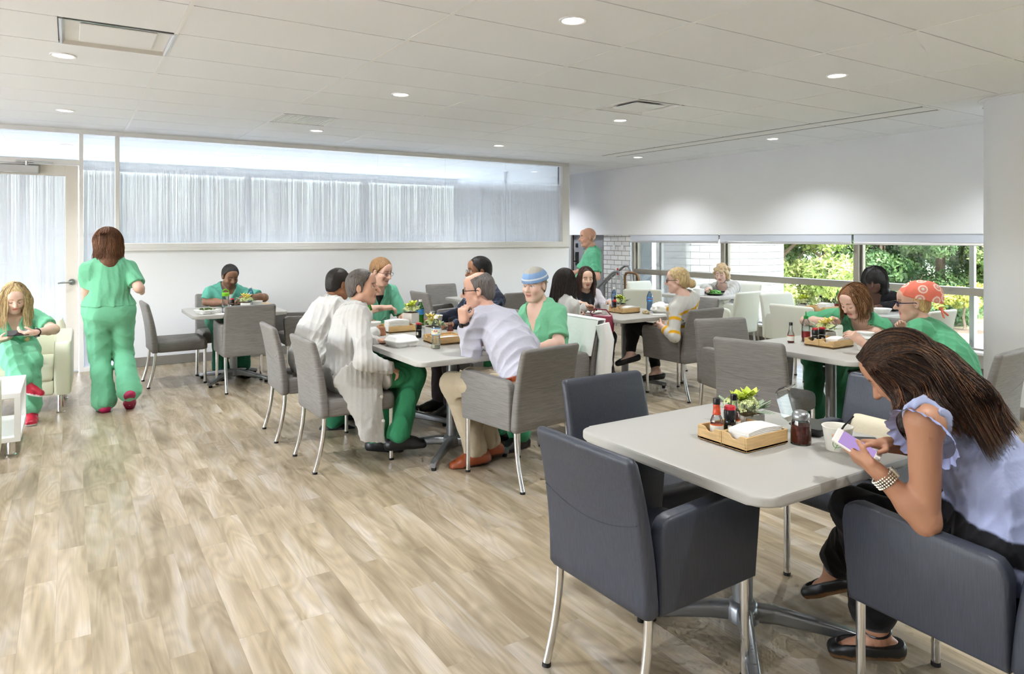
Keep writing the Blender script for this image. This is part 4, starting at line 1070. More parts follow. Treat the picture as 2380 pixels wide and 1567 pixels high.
# --- black jacket table
tray(6.62,4.40,'bamboo tray on the table of the woman in a black jacket')
napkins(6.60,4.34,TZ+.012,'napkins in the tray of the black jacket table', .15, .09, .075)
hot_sauce(6.69,4.46,TZ+.009,'orange hot sauce bottle with blue-black cap on the black jacket table', .06, 'red_sauce')
sriracha(6.79,4.33,TZ,'chili sauce bottle with green cap on the black jacket table', .07)
planter(6.62,4.62,TZ,'sparse dark green plant on the black jacket table', 9, 'ceramic_grey', .08, .06, 'flower_lime')
paper_bowl(6.95,3.95,'white bowl glimpsed between the two women in scrubs', .06, .09, .05, name='bowl')
# --- curly-haired woman's table
t = thing('food_container', 'black plate of green salad in front of the curly-haired woman', 'plate', (7.25,6.38,TZ)); bm = bmesh.new(); lathe(bm, [(.08,0),(.115,.02),(.117,.024),(.08,.006),(.001,.006)], seg=32, cap=False); obj('base', bm, 'black_plastic', t, True, 40)
bm = bmesh.new()
for k in range(60):
    g2 = random.Random(k+90); a = g2.random()*6.28; rr = .085*g2.random()**.5
    p = Vector((rr*math.cos(a), rr*math.sin(a), .02+.035*g2.random())); d = Vector((g2.gauss(0,1),g2.gauss(0,1),.5)).normalized()*.03; e = d.orthogonal().normalized()*.012
    bm.faces.new([bm.verts.new(q) for q in (p-d,p-e,p+d,p+e)])
obj('salad', bm, 'label_green', t)
tag(obj('napkin_holder', bx(7.03,6.46,TZ+.045, .09,.12,.09, .004), 'white_melamine'), 'white napkin block left of the black salad plate', 'napkin holder')
# --- bags and loose things
t = thing('handbag', 'maroon leather purse in the lap of the dark-haired woman', 'handbag', (4.27,5.13,.62), R(-40))
rings = []
for z, w, d in ((0,.20,.10),(.01,.22,.115),(.07,.225,.11),(.14,.205,.075),(.165,.19,.03)): rings.append([(a,b,z) for a, b in rrect(w, d, min(.03,d*.45), 5)])
bm = bmesh.new(); loft(bm, rings); obj('body', bm, simple('maroon_leather', (132,30,58), .4, bump=(30,.1)), t, True, 60)
bm = bmesh.new(); tube(bm, [(-.09,0,.15),(-.11,.0,.19),(-.07,.02,.22),(.04,.03,.21),(.09,0,.155)], .006, 8); obj('strap', bm, 'maroon_leather', t, True)
t = thing('tote_bag', 'cream bag with a tan strap on the empty navy armchair', 'bag', (3.00,1.70,.476), R(86))
rings = []
for z, w, d in ((0,.28,.14),(.012,.30,.16),(.12,.30,.15),(.22,.28,.09),(.25,.27,.04)): rings.append([(a,b,z) for a, b in rrect(w, d, min(.04,d*.45), 5)])
bm = bmesh.new(); loft(bm, rings); obj('body', bm, simple('cream_canvas', (226,216,190), .7, bump=(80,.1)), t, True, 60)
bm = bmesh.new(); tube(bm, [(-.12,.02,.21),(-.14,.07,.19),(-.13,.12,.15),(-.06,.155,.11),(.02,.16,.10),(.09,.14,.12),(.13,.09,.16),(.13,.02,.21)], .008, 8); obj('strap', bm, simple('tan_leather', (170,120,70), .5), t, True)
# white lab coat hung over the blue-capped man's chair
t = thing('lab_coat', 'white lab coat draped over the chair of the man in a blue cap', 'coat', (3.13,4.40,0), R(91))
bm = bmesh.new()
def drape(side, z0, z1, off, wtop, wbot):
    rows = []
    for i in range(15):
        u = i/14; z = z0+(z1-z0)*u; row = []
        for j in range(25):
            v = -1+2*j/24; w = wtop+(wbot-wtop)*u
            fold = .012*math.sin(v*9+u*2)*u+.006*math.sin(v*21+1)*u
            row.append((v*w/2, back_profile(max(z,.36))+side*(off+.02*u)+fold, z))
        rows.append(row)
    return rows
back_rows = drape(-1, .885, .13, .036, .50, .60); front_rows = drape(1, .885, .62, .036, .50, .50)
def sheet(bm, rows, th):
    A = [[bm.verts.new(p) for p in r] for r in rows]; B = [[bm.verts.new((p[0], p[1]+th, p[2])) for p in r] for r in rows]
    n, m = len(A), len(A[0])
    for i in range(n-1):
        for j in range(m-1):
            for W, rv in ((A,0),(B,1)):
                q = (W[i][j],W[i][j+1],W[i+1][j+1],W[i+1][j]); f = bm.faces.new(q[::-1] if rv else q); f.smooth = True
    for j in range(m-1):
        for i in (0,n-1): bm.faces.new((A[i][j],A[i][j+1],B[i][j+1],B[i][j]))
    for i in range(n-1):
        for j in (0,m-1): bm.faces.new((A[i][j],A[i+1][j],B[i+1][j],B[i][j]))
sheet(bm, back_rows, .006); sheet(bm, front_rows, .006); box(bm, 0, back_profile(.88), .889, .50, .085, .012, .005, 2)
simple('white_cotton', (238,238,236), .85, bump=(30,.2))
obj('back_panel', bm, 'white_cotton', t, True, 60)
bm = bmesh.new(); tube(bm, [(-.27,back_profile(.84)-.0,.86),(-.295,-.33,.74),(-.30,-.30,.55),(-.295,-.29,.33)], [.055,.06,.06,.065], 12); obj('sleeve', bm, 'white_cotton', t, True, 60)
bm = bmesh.new(); tube(bm, [(.27,back_profile(.84)-.0,.86),(.295,-.33,.74),(.30,-.30,.55),(.295,-.29,.33)], [.055,.06,.06,.065], 12); obj('sleeve', bm, 'white_cotton', t, True, 60)
# ================================================================== PEOPLE: implicit bodies meshed into one closed surface
F32 = np.float32
def V3(*a): return np.array(a, dtype=float)
def band(c, dist, col, w=.007):      # soft-edged band of another colour where dist < 0
    m = np.clip(.5-np.asarray(dist)/w, 0, 1)[:,None]; return c*(1-m)+lin(col)*m
def unit(v): v = np.asarray(v, float); return v/max(1e-9, np.linalg.norm(v))
def yawv(deg): a = R(deg); return V3(math.cos(a), math.sin(a), 0)
def smin(a, b, k):
    if k <= 1e-6: return np.minimum(a, b)
    h = np.clip(.5+.5*(b-a)/k, 0, 1); return b+(a-b)*h-k*h*(1-h)
class Field:
    def __init__(s): s.ops = []
    def add(s, fn, c, rad, mode='u', k=.02): s.ops.append((fn, np.asarray(c, F32), rad, mode, k)); return s
    def cap(s, a, b, ra, rb=None, k=.02, sq=None, mode='u', inf=0.):
        a = np.asarray(a, F32); b = np.asarray(b, F32); rb = ra if rb is None else rb
        ra, rb = ra+inf, rb+inf; ba = b-a; L = float(np.linalg.norm(ba))
        if sq is None:
            bb = max(float(ba@ba), 1e-9)
            def fn(P):
                q = P-a; t = np.clip((q@ba)/bb, 0, 1); q -= t[:,None]*ba
                return np.sqrt((q*q).sum(1))-(ra+(rb-ra)*t)
        else:
            n, f = np.asarray(sq[0], F32), sq[1]; g = 1/f-1; b2 = ba+n*(ba@n)*g; bb = max(float(b2@b2), 1e-9); m = .5+.5*f
            def fn(P):
                q = P-a; q += np.outer(q@n, n)*g; t = np.clip((q@b2)/bb, 0, 1); q -= t[:,None]*b2
                return (np.sqrt((q*q).sum(1))-(ra+(rb-ra)*t))*m
        return s.add(fn, (a+b)/2, L/2+max(ra, rb), mode, k)
    def ell(s, c, Rm, rad, k=.02, mode='u', inf=0.):
        c = np.asarray(c, F32); Rm = np.asarray(Rm, F32); r = np.asarray(rad, F32)+inf
        def fn(P):
            q = (P-c)@Rm; k0 = np.sqrt(((q/r)**2).sum(1)); k1 = np.sqrt(((q/(r*r))**2).sum(1))
            return k0*(k0-1)/np.maximum(k1, 1e-6)
        return s.add(fn, c, float(r.max()), mode, k)
    def rbox(s, c, Rm, half, rad, k=.01, mode='u'):
        c = np.asarray(c, F32); Rm = np.asarray(Rm, F32); h = np.asarray(half, F32)
        def fn(P):
            q = np.abs((P-c)@Rm)-h; return np.sqrt((np.maximum(q, 0)**2).sum(1))+np.minimum(q.max(1), 0)-rad
        return s.add(fn, c, float(np.linalg.norm(h))+rad, mode, k)
    def plane(s, p, n, k=.004):      # keep the side the normal points away from
        p = np.asarray(p, F32); n = np.asarray(unit(n), F32)
        return s.add(lambda P: (P-p)@n, (0,0,0), 1e9, 'i', k)
    def ev(s, P):
        d = np.full(len(P), .25, F32)
        for fn, c, rad, mode, k in s.ops:
            if rad > 1e6: idx = np.arange(len(P))
            else:
                q = P-c; idx = np.nonzero((q*q).sum(1) < (rad+.09)**2)[0]
            if len(idx) == 0: continue
            v = fn(P[idx]).astype(F32); o = d[idx]
            if mode == 'u': d[idx] = smin(o, v, k)
            elif mode == 's': d[idx] = -smin(-o, v, k)
            elif mode == 'i': d[idx] = -smin(-o, -v, k)
            else: d[idx] = o+v
        return d
def mesh_field(fld, lo, hi, v):
    B = 4; lo = np.asarray(lo, float)-2*v; n = (np.ceil((np.asarray(hi)+2*v-lo)/(v*B)).astype(int)); nb = n; n = n*B
    bc = [lo[a]+v*(B*np.arange(nb[a])+B/2) for a in range(3)]
    G = np.stack(np.meshgrid(*bc, indexing='ij'), -1).reshape(-1, 3).astype(F32)
    dc = fld.ev(G).reshape(nb)
    D = np.repeat(np.repeat(np.repeat(dc, B, 0), B, 1), B, 2)
    act = np.argwhere(np.abs(dc) < v*B*.87*1.35+.008)
    o = np.stack(np.meshgrid(*[np.arange(B)]*3, indexing='ij'), -1).reshape(-1, 3)
    for s in range(0, len(act), 6000):
        I = (act[s:s+6000,None,:]*B+o[None]).reshape(-1, 3)
        D[I[:,0],I[:,1],I[:,2]] = fld.ev((lo+v*(I+.5)).astype(F32))
    ins = D < 0
    ins[0] = ins[-1] = False; ins[:,0] = ins[:,-1] = False; ins[:,:,0] = ins[:,:,-1] = False
    cs = [(a,b,c) for a in (0,1) for b in (0,1) for c in (0,1)]
    cnt = np.zeros([m-1 for m in n], np.uint8)
    for a,b,c in cs: cnt += ins[a:n[0]-1+a, b:n[1]-1+b, c:n[2]-1+c]
    ci = np.argwhere((cnt > 0) & (cnt < 8))
    if len(ci) == 0: return np.zeros((0,3)), np.zeros((0,4), int)
    idm = np.full(cnt.shape, -1, np.int32); idm[ci[:,0],ci[:,1],ci[:,2]] = np.arange(len(ci))
    cv = np.stack([D[ci[:,0]+a,ci[:,1]+b,ci[:,2]+c] for a,b,c in cs], 1)
    ci_in = np.stack([ins[ci[:,0]+a,ci[:,1]+b,ci[:,2]+c] for a,b,c in cs], 1)
    acc = np.zeros((len(ci),3)); num = np.zeros(len(ci)); off = np.array(cs, float)
    for i in range(8):
        for j in range(i+1, 8):
            if abs(off[i]-off[j]).sum() != 1: continue
            m = ci_in[:,i] != ci_in[:,j]; d0 = cv[m,i]; d1 = cv[m,j]
            t = np.clip(d0/np.where(np.abs(d0-d1) < 1e-9, 1e-9, d0-d1), 0, 1)
            acc[m] += off[i]+(off[j]-off[i])*t[:,None]; num[m] += 1
    verts = lo+v*(ci+.5+acc/np.maximum(num,1)[:,None])
    quads = []
    for ax in range(3):
        sl = [slice(1,-1)]*3; s0 = list(sl); s1 = list(sl); s0[ax] = slice(0,-1); s1[ax] = slice(1,None)
        a = ins[tuple(s0)]; b = ins[tuple(s1)]; e = np.argwhere(a != b)
        if len(e) == 0: continue
        fl = a[e[:,0],e[:,1],e[:,2]]
        e = e.copy(); u, w = (ax+1) % 3, (ax+2) % 3; e[:,u] += 1; e[:,w] += 1
        q = []
        for du, dw in ((-1,-1),(0,-1),(0,0),(-1,0)):
            c = e.copy(); c[:,u] += du; c[:,w] += dw; q.append(idm[c[:,0],c[:,1],c[:,2]])
        q = np.stack(q, 1); q[~fl] = q[~fl][:,::-1]; quads.append(q)
    q = np.concatenate(quads); return verts, q[(q >= 0).all(1)]
def np_mesh(name, V, Q, mat, base, parent=None, colour=None):
    me = bpy.data.meshes.new(name); n = len(V); m = len(Q)
    me.vertices.add(n); me.vertices.foreach_set('co', (V-base).astype(F32).reshape(-1))
    me.loops.add(4*m); me.loops.foreach_set('vertex_index', Q.astype(np.int32).reshape(-1))
    me.polygons.add(m); me.polygons.foreach_set('loop_start', np.arange(0, 4*m, 4, dtype=np.int32)); me.polygons.foreach_set('loop_total', np.full(m, 4, np.int32))
    me.update(calc_edges=True); me.shade_smooth()
    if colour is not None:
        at = me.color_attributes.new('Col', 'FLOAT_COLOR', 'POINT'); c = np.ones((n,4), F32); c[:,:3] = colour; at.data.foreach_set('color', c.reshape(-1))
    me.materials.append(MATS[mat] if isinstance(mat, str) else mat)
    o = bpy.data.objects.new(name, me); COL.objects.link(o)
    if parent is not None: o.parent = parent
    return o
def lin(c): return np.array(rgb(*c)[:3])
def attr_mat(name, rough=.5, bump=None, spec=.4, sheen=0., dist=0.):
    m, nt, b = new_mat(name); a = nt.nodes.new('ShaderNodeAttribute'); a.attribute_name = 'Col'
    nt.links.new(a.outputs['Color'], b.inputs['Base Color']); b.inputs['Roughness'].default_value = rough; b.inputs['Specular IOR Level'].default_value = spec
    b.inputs['Sheen Weight'].default_value = sheen
    if bump:
        tc = N(nt, 'ShaderNodeTexCoord'); n = N(nt, 'ShaderNodeTexNoise'); n.inputs['Scale'].default_value = bump[0]; n.inputs['Detail'].default_value = 3; n.inputs['Distortion'].default_value = dist
        nt.links.new(tc.outputs['Object'], n.inputs['Vector'])
        bp = N(nt, 'ShaderNodeBump'); bp.inputs['Strength'].default_value = bump[1]; bp.inputs['Distance'].default_value = .004 if not dist else .016
        nt.links.new(n.outputs[0], bp.inputs['Height']); nt.links.new(bp.outputs[0], b.inputs['Normal'])
    return m
attr_mat('skin', .48, (160,.06), .4)
attr_mat('cloth', .85, (11,.42), .2, .1, .7)
attr_mat('leather_shoe', .35, None, .5)
def hair_mat(name, strx=(150,150,14)):
    m, nt, b = new_mat(name); L = nt.links.new
    a = nt.nodes.new('ShaderNodeAttribute'); a.attribute_name = 'Col'
    tc = N(nt, 'ShaderNodeTexCoord'); mp = N(nt, 'ShaderNodeMapping'); mp.inputs['Scale'].default_value = strx; L(tc.outputs['Object'], mp.inputs[0])
    n = N(nt, 'ShaderNodeTexNoise'); n.inputs['Scale'].default_value = 1; n.inputs['Detail'].default_value = 3; n.inputs['Distortion'].default_value = .3; L(mp.outputs[0], n.inputs['Vector'])
    r = N(nt, 'ShaderNodeMapRange'); r.inputs[1].default_value = .3; r.inputs[2].default_value = .7; r.inputs[3].default_value = .55; r.inputs[4].default_value = 1.45; L(n.outputs[0], r.inputs[0])
    mx = N(nt, 'ShaderNodeMix', data_type='RGBA', blend_type='MULTIPLY'); mx.inputs[0].default_value = 1; L(a.outputs['Color'], mx.inputs[6]); L(r.outputs[0], mx.inputs[7])
    L(mx.outputs[2], b.inputs['Base Color']); b.inputs['Roughness'].default_value = .5; b.inputs['Specular IOR Level'].default_value = .35
    bp = N(nt, 'ShaderNodeBump'); bp.inputs['Strength'].default_value = .6; bp.inputs['Distance'].default_value = .005; L(n.outputs[0], bp.inputs['Height']); L(bp.outputs[0], b.inputs['Normal'])
    return m
hair_mat('hair'); hair_mat('hair_fine', (260,260,60))
simple('spectacle_black', (26,22,22), .25); simple('spectacle_navy', (30,36,70), .25); simple('spectacle_wire', (70,66,64), .3, .6)
thin_glass('lens_clear', (250,252,252), .1)
GREEN, TEAL = (116,190,152), (92,166,148)

def ik(S, W, l1, l2, pole):
    S, W = np.asarray(S, float), np.asarray(W, float); d = W-S; L = np.linalg.norm(d); Lc = min(L, (l1+l2)*.999)
    a = (l1*l1-l2*l2+Lc*Lc)/(2*Lc); h = math.sqrt(max(l1*l1-a*a, 0)); u = d/max(L,1e-6)
    p = np.asarray(pole, float); p = unit(p-u*(p@u)); return S+u*a*(L/Lc)+p*h

class Person:
    """all positions in world metres; joints are solved first, then body, clothing and hair are grown round them"""
    def __init__(s, label, pelvis, head, tyaw, hyaw=None, hpitch=0., roll=0., sex='m', size=1., skin=(222,176,150), vox=.0065, pyaw=None, bow=.03, group=None, fat=1., seed=0):
        s.label, s.sex, s.size, s.vox, s.fat = label, sex, size, vox, fat
        s.skin = lin(skin); s.P = np.asarray(pelvis, float); s.H = np.asarray(head, float)
        s.w = w = (1. if sex == 'm' else .88)*size
        hyaw = tyaw if hyaw is None else hyaw; pyaw = tyaw if pyaw is None else pyaw
        f = yawv(hyaw); p = R(hpitch); up = V3(0,0,1)
        hf = f*math.cos(p)-up*math.sin(p); hu = f*math.sin(p)+up*math.cos(p); hl = np.cross(hu, hf)
        if roll: c, sn = math.cos(R(roll)), math.sin(R(roll)); hl, hu = hl*c+hu*sn, hu*c-hl*sn
        s.Rh = np.stack([hf, hl, hu], 1); s.hs = (1. if sex == 'm' else .95)*size**.5
        s.Nk = s.H+s.Rh@(V3(-.045,0,-.085)*s.hs)+V3(0,0,-.085)*size-yawv(tyaw)*.012
        s.fp, s.lp = yawv(pyaw), yawv(pyaw+90)
        s.base = V3(s.P[0], s.P[1], 0); s.seed = seed
        ctrl = s.P*.5+s.Nk*.5+V3(0,0,.05)-yawv(tyaw)*bow*2; ctrl[2] = s.P[2]+.55*(s.Nk[2]-s.P[2])
        s.cv = lambda t: (1-t)**2*s.P+2*t*(1-t)*ctrl+t*t*s.Nk
        s.u = unit(s.Nk-s.cv(.55)); lc = yawv(tyaw+90); s.l = unit(lc-s.u*(lc@s.u)); s.f = np.cross(s.l, s.u)
        sw = (.178 if sex == 'm' else .156)*size
        s.S = {k: s.Nk-s.u*.062*size+s.l*sg*sw-s.f*.005 for k, sg in (('L',1),('R',-1))}
        s.hip = {k: s.P+s.lp*sg*.09*size for k, sg in (('L',1),('R',-1))}
        s.E, s.W, s.hand, s.K, s.A, s.toe = {}, {}, {}, {}, {}, {}
        for k, sg in (('L',1),('R',-1)):
            s.leg(k)
        s.hair_f = None; s.kids = []
    def arm(s, k, wrist, pole=None, elbow=None, hdir=None, palm=None, curl=30, shrug=0., spread=1., thumb=None, fingers=None):
        sg = 1 if k == 'L' else -1
        s.S[k] = s.S[k]+s.u*shrug
        W = np.asarray(wrist, float)
        s.E[k] = np.asarray(elbow, float) if elbow is not None else ik(s.S[k], W, .285*s.size, .255*s.size, s.l*sg*.5-V3(0,0,1)-s.f*.3 if pole is None else pole)
        s.W[k] = W; hd = unit(W-s.E[k]) if hdir is None else unit(hdir)
        pn = V3(0,0,-1) if palm is None else np.asarray(palm, float); pn = unit(pn-hd*(pn@hd))
        s.hand[k] = (hd, pn, curl, spread, thumb, fingers); return s
    def leg(s, k, knee=None, ankle=None, toe=None):
        sg = 1 if k == 'L' else -1
        if knee is None:
            knee = s.hip[k]+s.fp*.42*s.size+s.lp*sg*.03; knee[2] = s.P[2]-.01
        s.K[k] = np.asarray(knee, float)
        if ankle is None: ankle = s.K[k]-s.fp*.04; ankle = V3(ankle[0], ankle[1], .085)
        s.A[k] = np.asarray(ankle, float); t = s.fp+s.lp*sg*.15 if toe is None else np.asarray(toe, float); s.toe[k] = unit(t); return s
    # ---- primitive lists shared by body and clothes
    def torso(s, fd, inf=0., hips=True, chest=True, fat=None):
        w, z, f, l, u, fat = s.w, s.size, s.f, s.l, s.u, fat or s.fat; cv = s.cv
        if hips: fd.cap(s.P-s.lp*.07*z+V3(0,0,.01), s.P+s.lp*.07*z+V3(0,0,.01), .108*z*(.5+.5*fat), k=.05, inf=inf)
        m = unit(s.f*.5+s.fp*.5)
        fd.cap(cv(.02), cv(.45), .145*w*fat, .137*w*fat, k=.06, sq=(m, .80), inf=inf)
        if chest:
            fd.cap(cv(.48)-f*.0, cv(.80), .148*w*(.6+.4*fat), .150*w, k=.06, sq=(f, .72), inf=inf)
            if s.sex == 'f':
                for sg in (1,-1): fd.ell(cv(.66)+f*.075*z+l*sg*.066*z, np.stack([f,l,u],1), (.058*z,.062*z,.062*z), k=.04, inf=inf)
        Nk = s.Nk
        for sg, k in ((1,'L'),(-1,'R')):
            fd.cap(Nk-u*.055*z, s.S[k]+s.l*-sg*.02, .062*w, .056*w, k=.04, inf=inf)
            fd.cap(Nk+u*.012, s.S[k]+u*.02, .044*w, .034*w, k=.04, inf=inf*.8)
    def arms_f(s, fd, inf=0., upto=2., flare=0., k=.025):
        w = s.w
        for q in ('L','R'):
            if q not in s.E: continue
            S_, E_, W_ = s.S[q], s.E[q], s.W[q]
            if upto < 1: e = S_+(E_-S_)*upto; fd.cap(S_, e, .056*w, (.053-.008*upto)*w+flare, k=k, inf=inf)
            else:
                fd.cap(S_, E_, .055*w, .043*w, k=k, inf=inf)
                t = min(1., upto-1); e = E_+(W_-E_)*t
                m = E_+(W_-E_)*.3
                if t > .3: fd.cap(E_, m, .043*w, .042*w, k=k, inf=inf); fd.cap(m, e, .042*w, (.042-.0155*(t-.3)/.7)*w+flare, k=k, inf=inf)
                else: fd.cap(E_, e, .043*w, .042*w+flare, k=k, inf=inf)
    def legs_f(s, fd, inf=0., upto=1., flare=0., k=.03):
        w = s.w**.5*s.size**.5
        for q in ('L','R'):
            h, K, A = s.hip[q], s.K[q], s.A[q]
            fd.cap(h, K, .090*w, .060*w, k=k, inf=inf)
            m = K+(A-K)*.35-unit(s.toe[q])*.012; e = K+(A-K)*upto
            fd.cap(K, m, .058*w, .056*w, k=k, inf=inf)
            fd.cap(m, e, .055*w, (.040 if upto > .95 else .047)*w+flare, k=k, inf=inf)
    def head_f(s, fd, jaw=1., nose=1.):
        hs = s.hs; Rh = s.Rh; H_ = s.H
        def p(x,y,z): return H_+Rh@(V3(x,y,z)*hs)
        fd.cap(s.Nk-s.u*.03, p(-.022,0,-.06), .060*s.w, (.056 if s.sex == 'm' else .052)*hs, k=.03)
        fd.ell(p(-.014,0,.032), Rh, V3(.098,.077,.090)*hs, k=.02)
        fd.ell(p(.030,0,-.040), Rh, V3(.062,.060*jaw,.078)*hs, k=.03)
        fd.cap(p(.070,-.010,-.102), p(.070,.010,-.102), .017*hs*jaw, k=.03)
        fd.cap(p(.012,-.056*jaw,-.062), p(.052,-.022,-.098), .016*hs, k=.03); fd.cap(p(.012,.056*jaw,-.062), p(.052,.022,-.098), .016*hs, k=.03)
        fd.ell(p(.066,0,.052), Rh, V3(.026,.055,.045)*hs, k=.03)
        for y in (-1,1):
            fd.cap(p(.078,y*.018,.026), p(.066,y*.048,.022), .010*hs, k=.016)
            fd.ell(p(.060,y*.043,-.026), Rh, V3(.026,.022,.024)*hs, k=.03)
            fd.ell(p(.098,y*.032,.004), Rh, V3(.018,.017,.011)*hs, k=.014, mode='s')
            fd.ell(p(.074,y*.033,.004), Rh, V3(.0135,.0135,.0125)*hs, k=.004)
            fd.ell(p(-.008,y*.079,-.006), Rh, V3(.019,.008,.031)*hs, k=.006)
            fd.ell(p(.000,y*.086,-.004), Rh, V3(.010,.006,.018)*hs, k=.006, mode='s')
            fd.ell(p(.096,y*.0125,-.034), Rh, V3(.010,.008,.008)*hs, k=.008)
        fd.cap(p(.088,0,.012), p(.116*nose,0,-.028), .0085*hs, .0130*hs, k=.012)
        fd.cap(p(.083,-.017,-.0605), p(.083,.017,-.0605), .0082*hs, k=.008); fd.cap(p(.081,-.014,-.0725), p(.081,.014,-.0725), .009*hs, k=.008)
        fd.rbox(p(.097,0,-.0665), Rh, V3(.012,.020,.0004)*hs, .0012, k=.003, mode='s')
    def hands_f(s, fd):
        hs = .95*s.size if s.sex == 'm' else .86*s.size
        for q, (h, n, curl, spread, th, fing) in s.hand.items():
            W = s.W[q]; sd = np.cross(h, n); ts = -sd if q == 'L' else sd
            fd.cap(W-h*.02*hs, W+h*.02*hs, .025*hs, .027*hs, k=.02, sq=(n, .75))
            fd.rbox(W+h*.050*hs, np.stack([h,sd,n],1), V3(.034,.030,.004)*hs, .0115*hs, k=.014)
            fd.cap(W+h*.02*hs+ts*.022*hs+n*.006*hs, W+h*.048*hs+ts*.028*hs+n*.008*hs, .015*hs, .013*hs, k=.012)
            for i, (lf, o) in enumerate(((.95,.0285),(1.05,.0095),(.98,-.0095),(.78,-.0275))):
                c = R(curl if fing is None else fing[i]); b = W+h*(.086-.004*abs(i-1))*hs+ts*o*hs
                d = unit(h+ts*(o*2.2*spread)); ang = 0.
                r0 = (.0090,.0092,.0088,.0078)[i]*hs; dh = d
                for j, (ln, r1) in enumerate(((.043,.0082),(.027,.0076),(.021,.0066))):
                    ang += c*(.85,1.,.75)[j]; dd = dh*math.cos(ang)+n*math.sin(ang); e = b+dd*ln*lf*hs
                    fd.cap(b, e, r0, r1*hs*(1 if i < 3 else .88), k=.0035); b = e; r0 = r1*hs*(1 if i < 3 else .88)
            if th is None: d1, d2 = unit(h*.62+ts*.62+n*.42), unit(h*.9+ts*.15+n*.45)
            else: d1, d2 = [unit(h*a+ts*b_+n*c_) for a, b_, c_ in th]
            b = W+h*.026*hs+ts*.026*hs+n*.008*hs; e = b+d1*.046*hs; fd.cap(b, e, .0135*hs, .0105*hs, k=.008); fd.cap(e, e+d2*.030*hs, .0102*hs, .0080*hs, k=.003)
    def feet_f(s, fd, inf=0., bare=True):
        z = s.size*(1. if s.sex == 'm' else .9)
        for q in ('L','R'):
            A, t = s.A[q], s.toe[q]; dn = unit(V3(0,0,-1)+t*(t[2])*1.) if abs(t[2]) < .9 else -s.fp; dn = unit(V3(0,0,-1)-t*(-t[2])); sd = np.cross(dn, t)
            he, ba, to = A-t*.045*z+dn*.050, A+t*.105*z+dn*.058, A+t*.165*z+dn*.062
            fd.cap(A-t*.0+dn*.0, A+t*.03*z+dn*.03, .042*z, .036*z, k=.03, inf=inf); fd.cap(he+dn*.004, ba-dn*.006, .028*z, .028*z, k=.03, inf=inf)
            fd.cap(he, A+t*.02*z+dn*.045, .034*z, .034*z, k=.03, inf=inf)
            fd.cap(A+t*.01*z+dn*.02, ba, .036*z, .030*z, k=.03, inf=inf)
            fd.cap(ba-sd*.014, to-sd*.012, .025*z, .019*z, k=.02, inf=inf); fd.cap(ba+sd*.014, to+sd*.016, .025*z, .019*z, k=.02, inf=inf)
    def bounds(s, extra=()):
        pts = [s.P, s.H, s.Nk]+list(s.S.values())+list(s.E.values())+list(s.W.values())+list(s.K.values())+list(s.A.values())+[s.A[q]+s.toe[q]*.2 for q in s.A]+[s.W[q]+s.hand[q][0]*.2 for q in s.hand]+list(extra)
        a = np.array(pts); return a.min(0)-.17, a.max(0)+.17
    def build(s, lip=None, brow=(70,50,40), eyes='down', under=None, jaw=1., nose=1., barefoot=False, nails=None, shade=None, lipdark=.8, smile=.06):
        fd = Field(); s.torso(fd, 0.); s.arms_f(fd); s.legs_f(fd); s.head_f(fd, jaw, nose); s.hands_f(fd); s.feet_f(fd, -.006)
        lo, hi = s.bounds(); V, Q = mesh_field(fd, lo, hi, s.vox)
        q = ((V-s.H)@s.Rh)/s.hs; c = np.tile(s.skin, (len(V),1)); x, y, z = q.T; ay = np.abs(y)
        head = (np.abs(q) < .16).all(1)
        g = np.random.default_rng(s.seed)
        red = np.clip(1-((x-.06)**2+(ay-.045)**2+(z+.03)**2)/.0012, 0, 1)*head; c = c*(1-red[:,None]*np.array([.0,.10,.12]))
        def put(mask, col, a=1.):
            m = np.clip(mask.astype(float), 0, 1)[:,None]*a; return c*(1-m)+np.asarray(col)*m
        if shade is not None: c = put(head & (x > .0) & (z < -.045) & (z > -.14), lin(shade), .45); c = put(head & (x > .075) & (z < -.046) & (z > -.058) & (ay < .03), lin(shade), .4)
        zm = z+.0665-smile*np.maximum(ay-.006,0)
        lipc = s.skin*np.array([.82,.58,.58]) if lip is None else lin(lip)
        c = put(head & (x > .06) & (ay < .025-.25*np.abs(zm)) & (np.abs(zm) < .0125), lipc, .85)
        c = put(head & (x > .06) & (ay < .024) & (np.abs(zm) < .0024), s.skin*.25, .7)
        zb = .0300-.22*np.maximum(ay-.036, 0)
        c = put(head & (x > .045) & (ay > .013) & (ay < .053) & (np.abs(z-zb) < .0055), lin(brow), .8)
        ex = (ay-.033)/.0155
        if eyes == 'open':
            ins_ = head & (x > .055) & (ex**2+((z-.004)/.0072)**2 < 1); c = put(ins_, [.72,.70,.68]); c = put(ins_ & ((ay-.032)**2+(z-.004)**2 < .0056**2), lin((62,44,34)))
            c = put(head & (x > .055) & (np.abs(ex) < 1.05) & (np.abs(z-.004-.0075*np.sqrt(np.maximum(1-ex**2,0))) < .0022), lin((40,28,24)), .9)
        else:
            c = put(head & (x > .055) & (np.abs(ex) < 1.) & (np.abs(z+.003+.004*np.sqrt(np.maximum(1-ex**2,0))) < .0032), lin((44,30,26)), .85)
        if under is not None:
            d = (V-s.Nk); zz = d@s.u; rr = np.abs(d@s.l); ff = d@s.f
            c = put((zz < under[1]) & (rr < .085) & (zz > -.3) & (z < -.09) & (np.abs(ff) < .17) & (np.linalg.norm(V-s.W['R'],axis=1) > .3 if 'R' in s.W else True), lin(under[0]))
        if barefoot or nails:
            pass
        o = np_mesh('person', V, Q, 'skin', s.base, None, c); o.location = s.base; tag(o, s.label, 'person'); s.o = o; return s
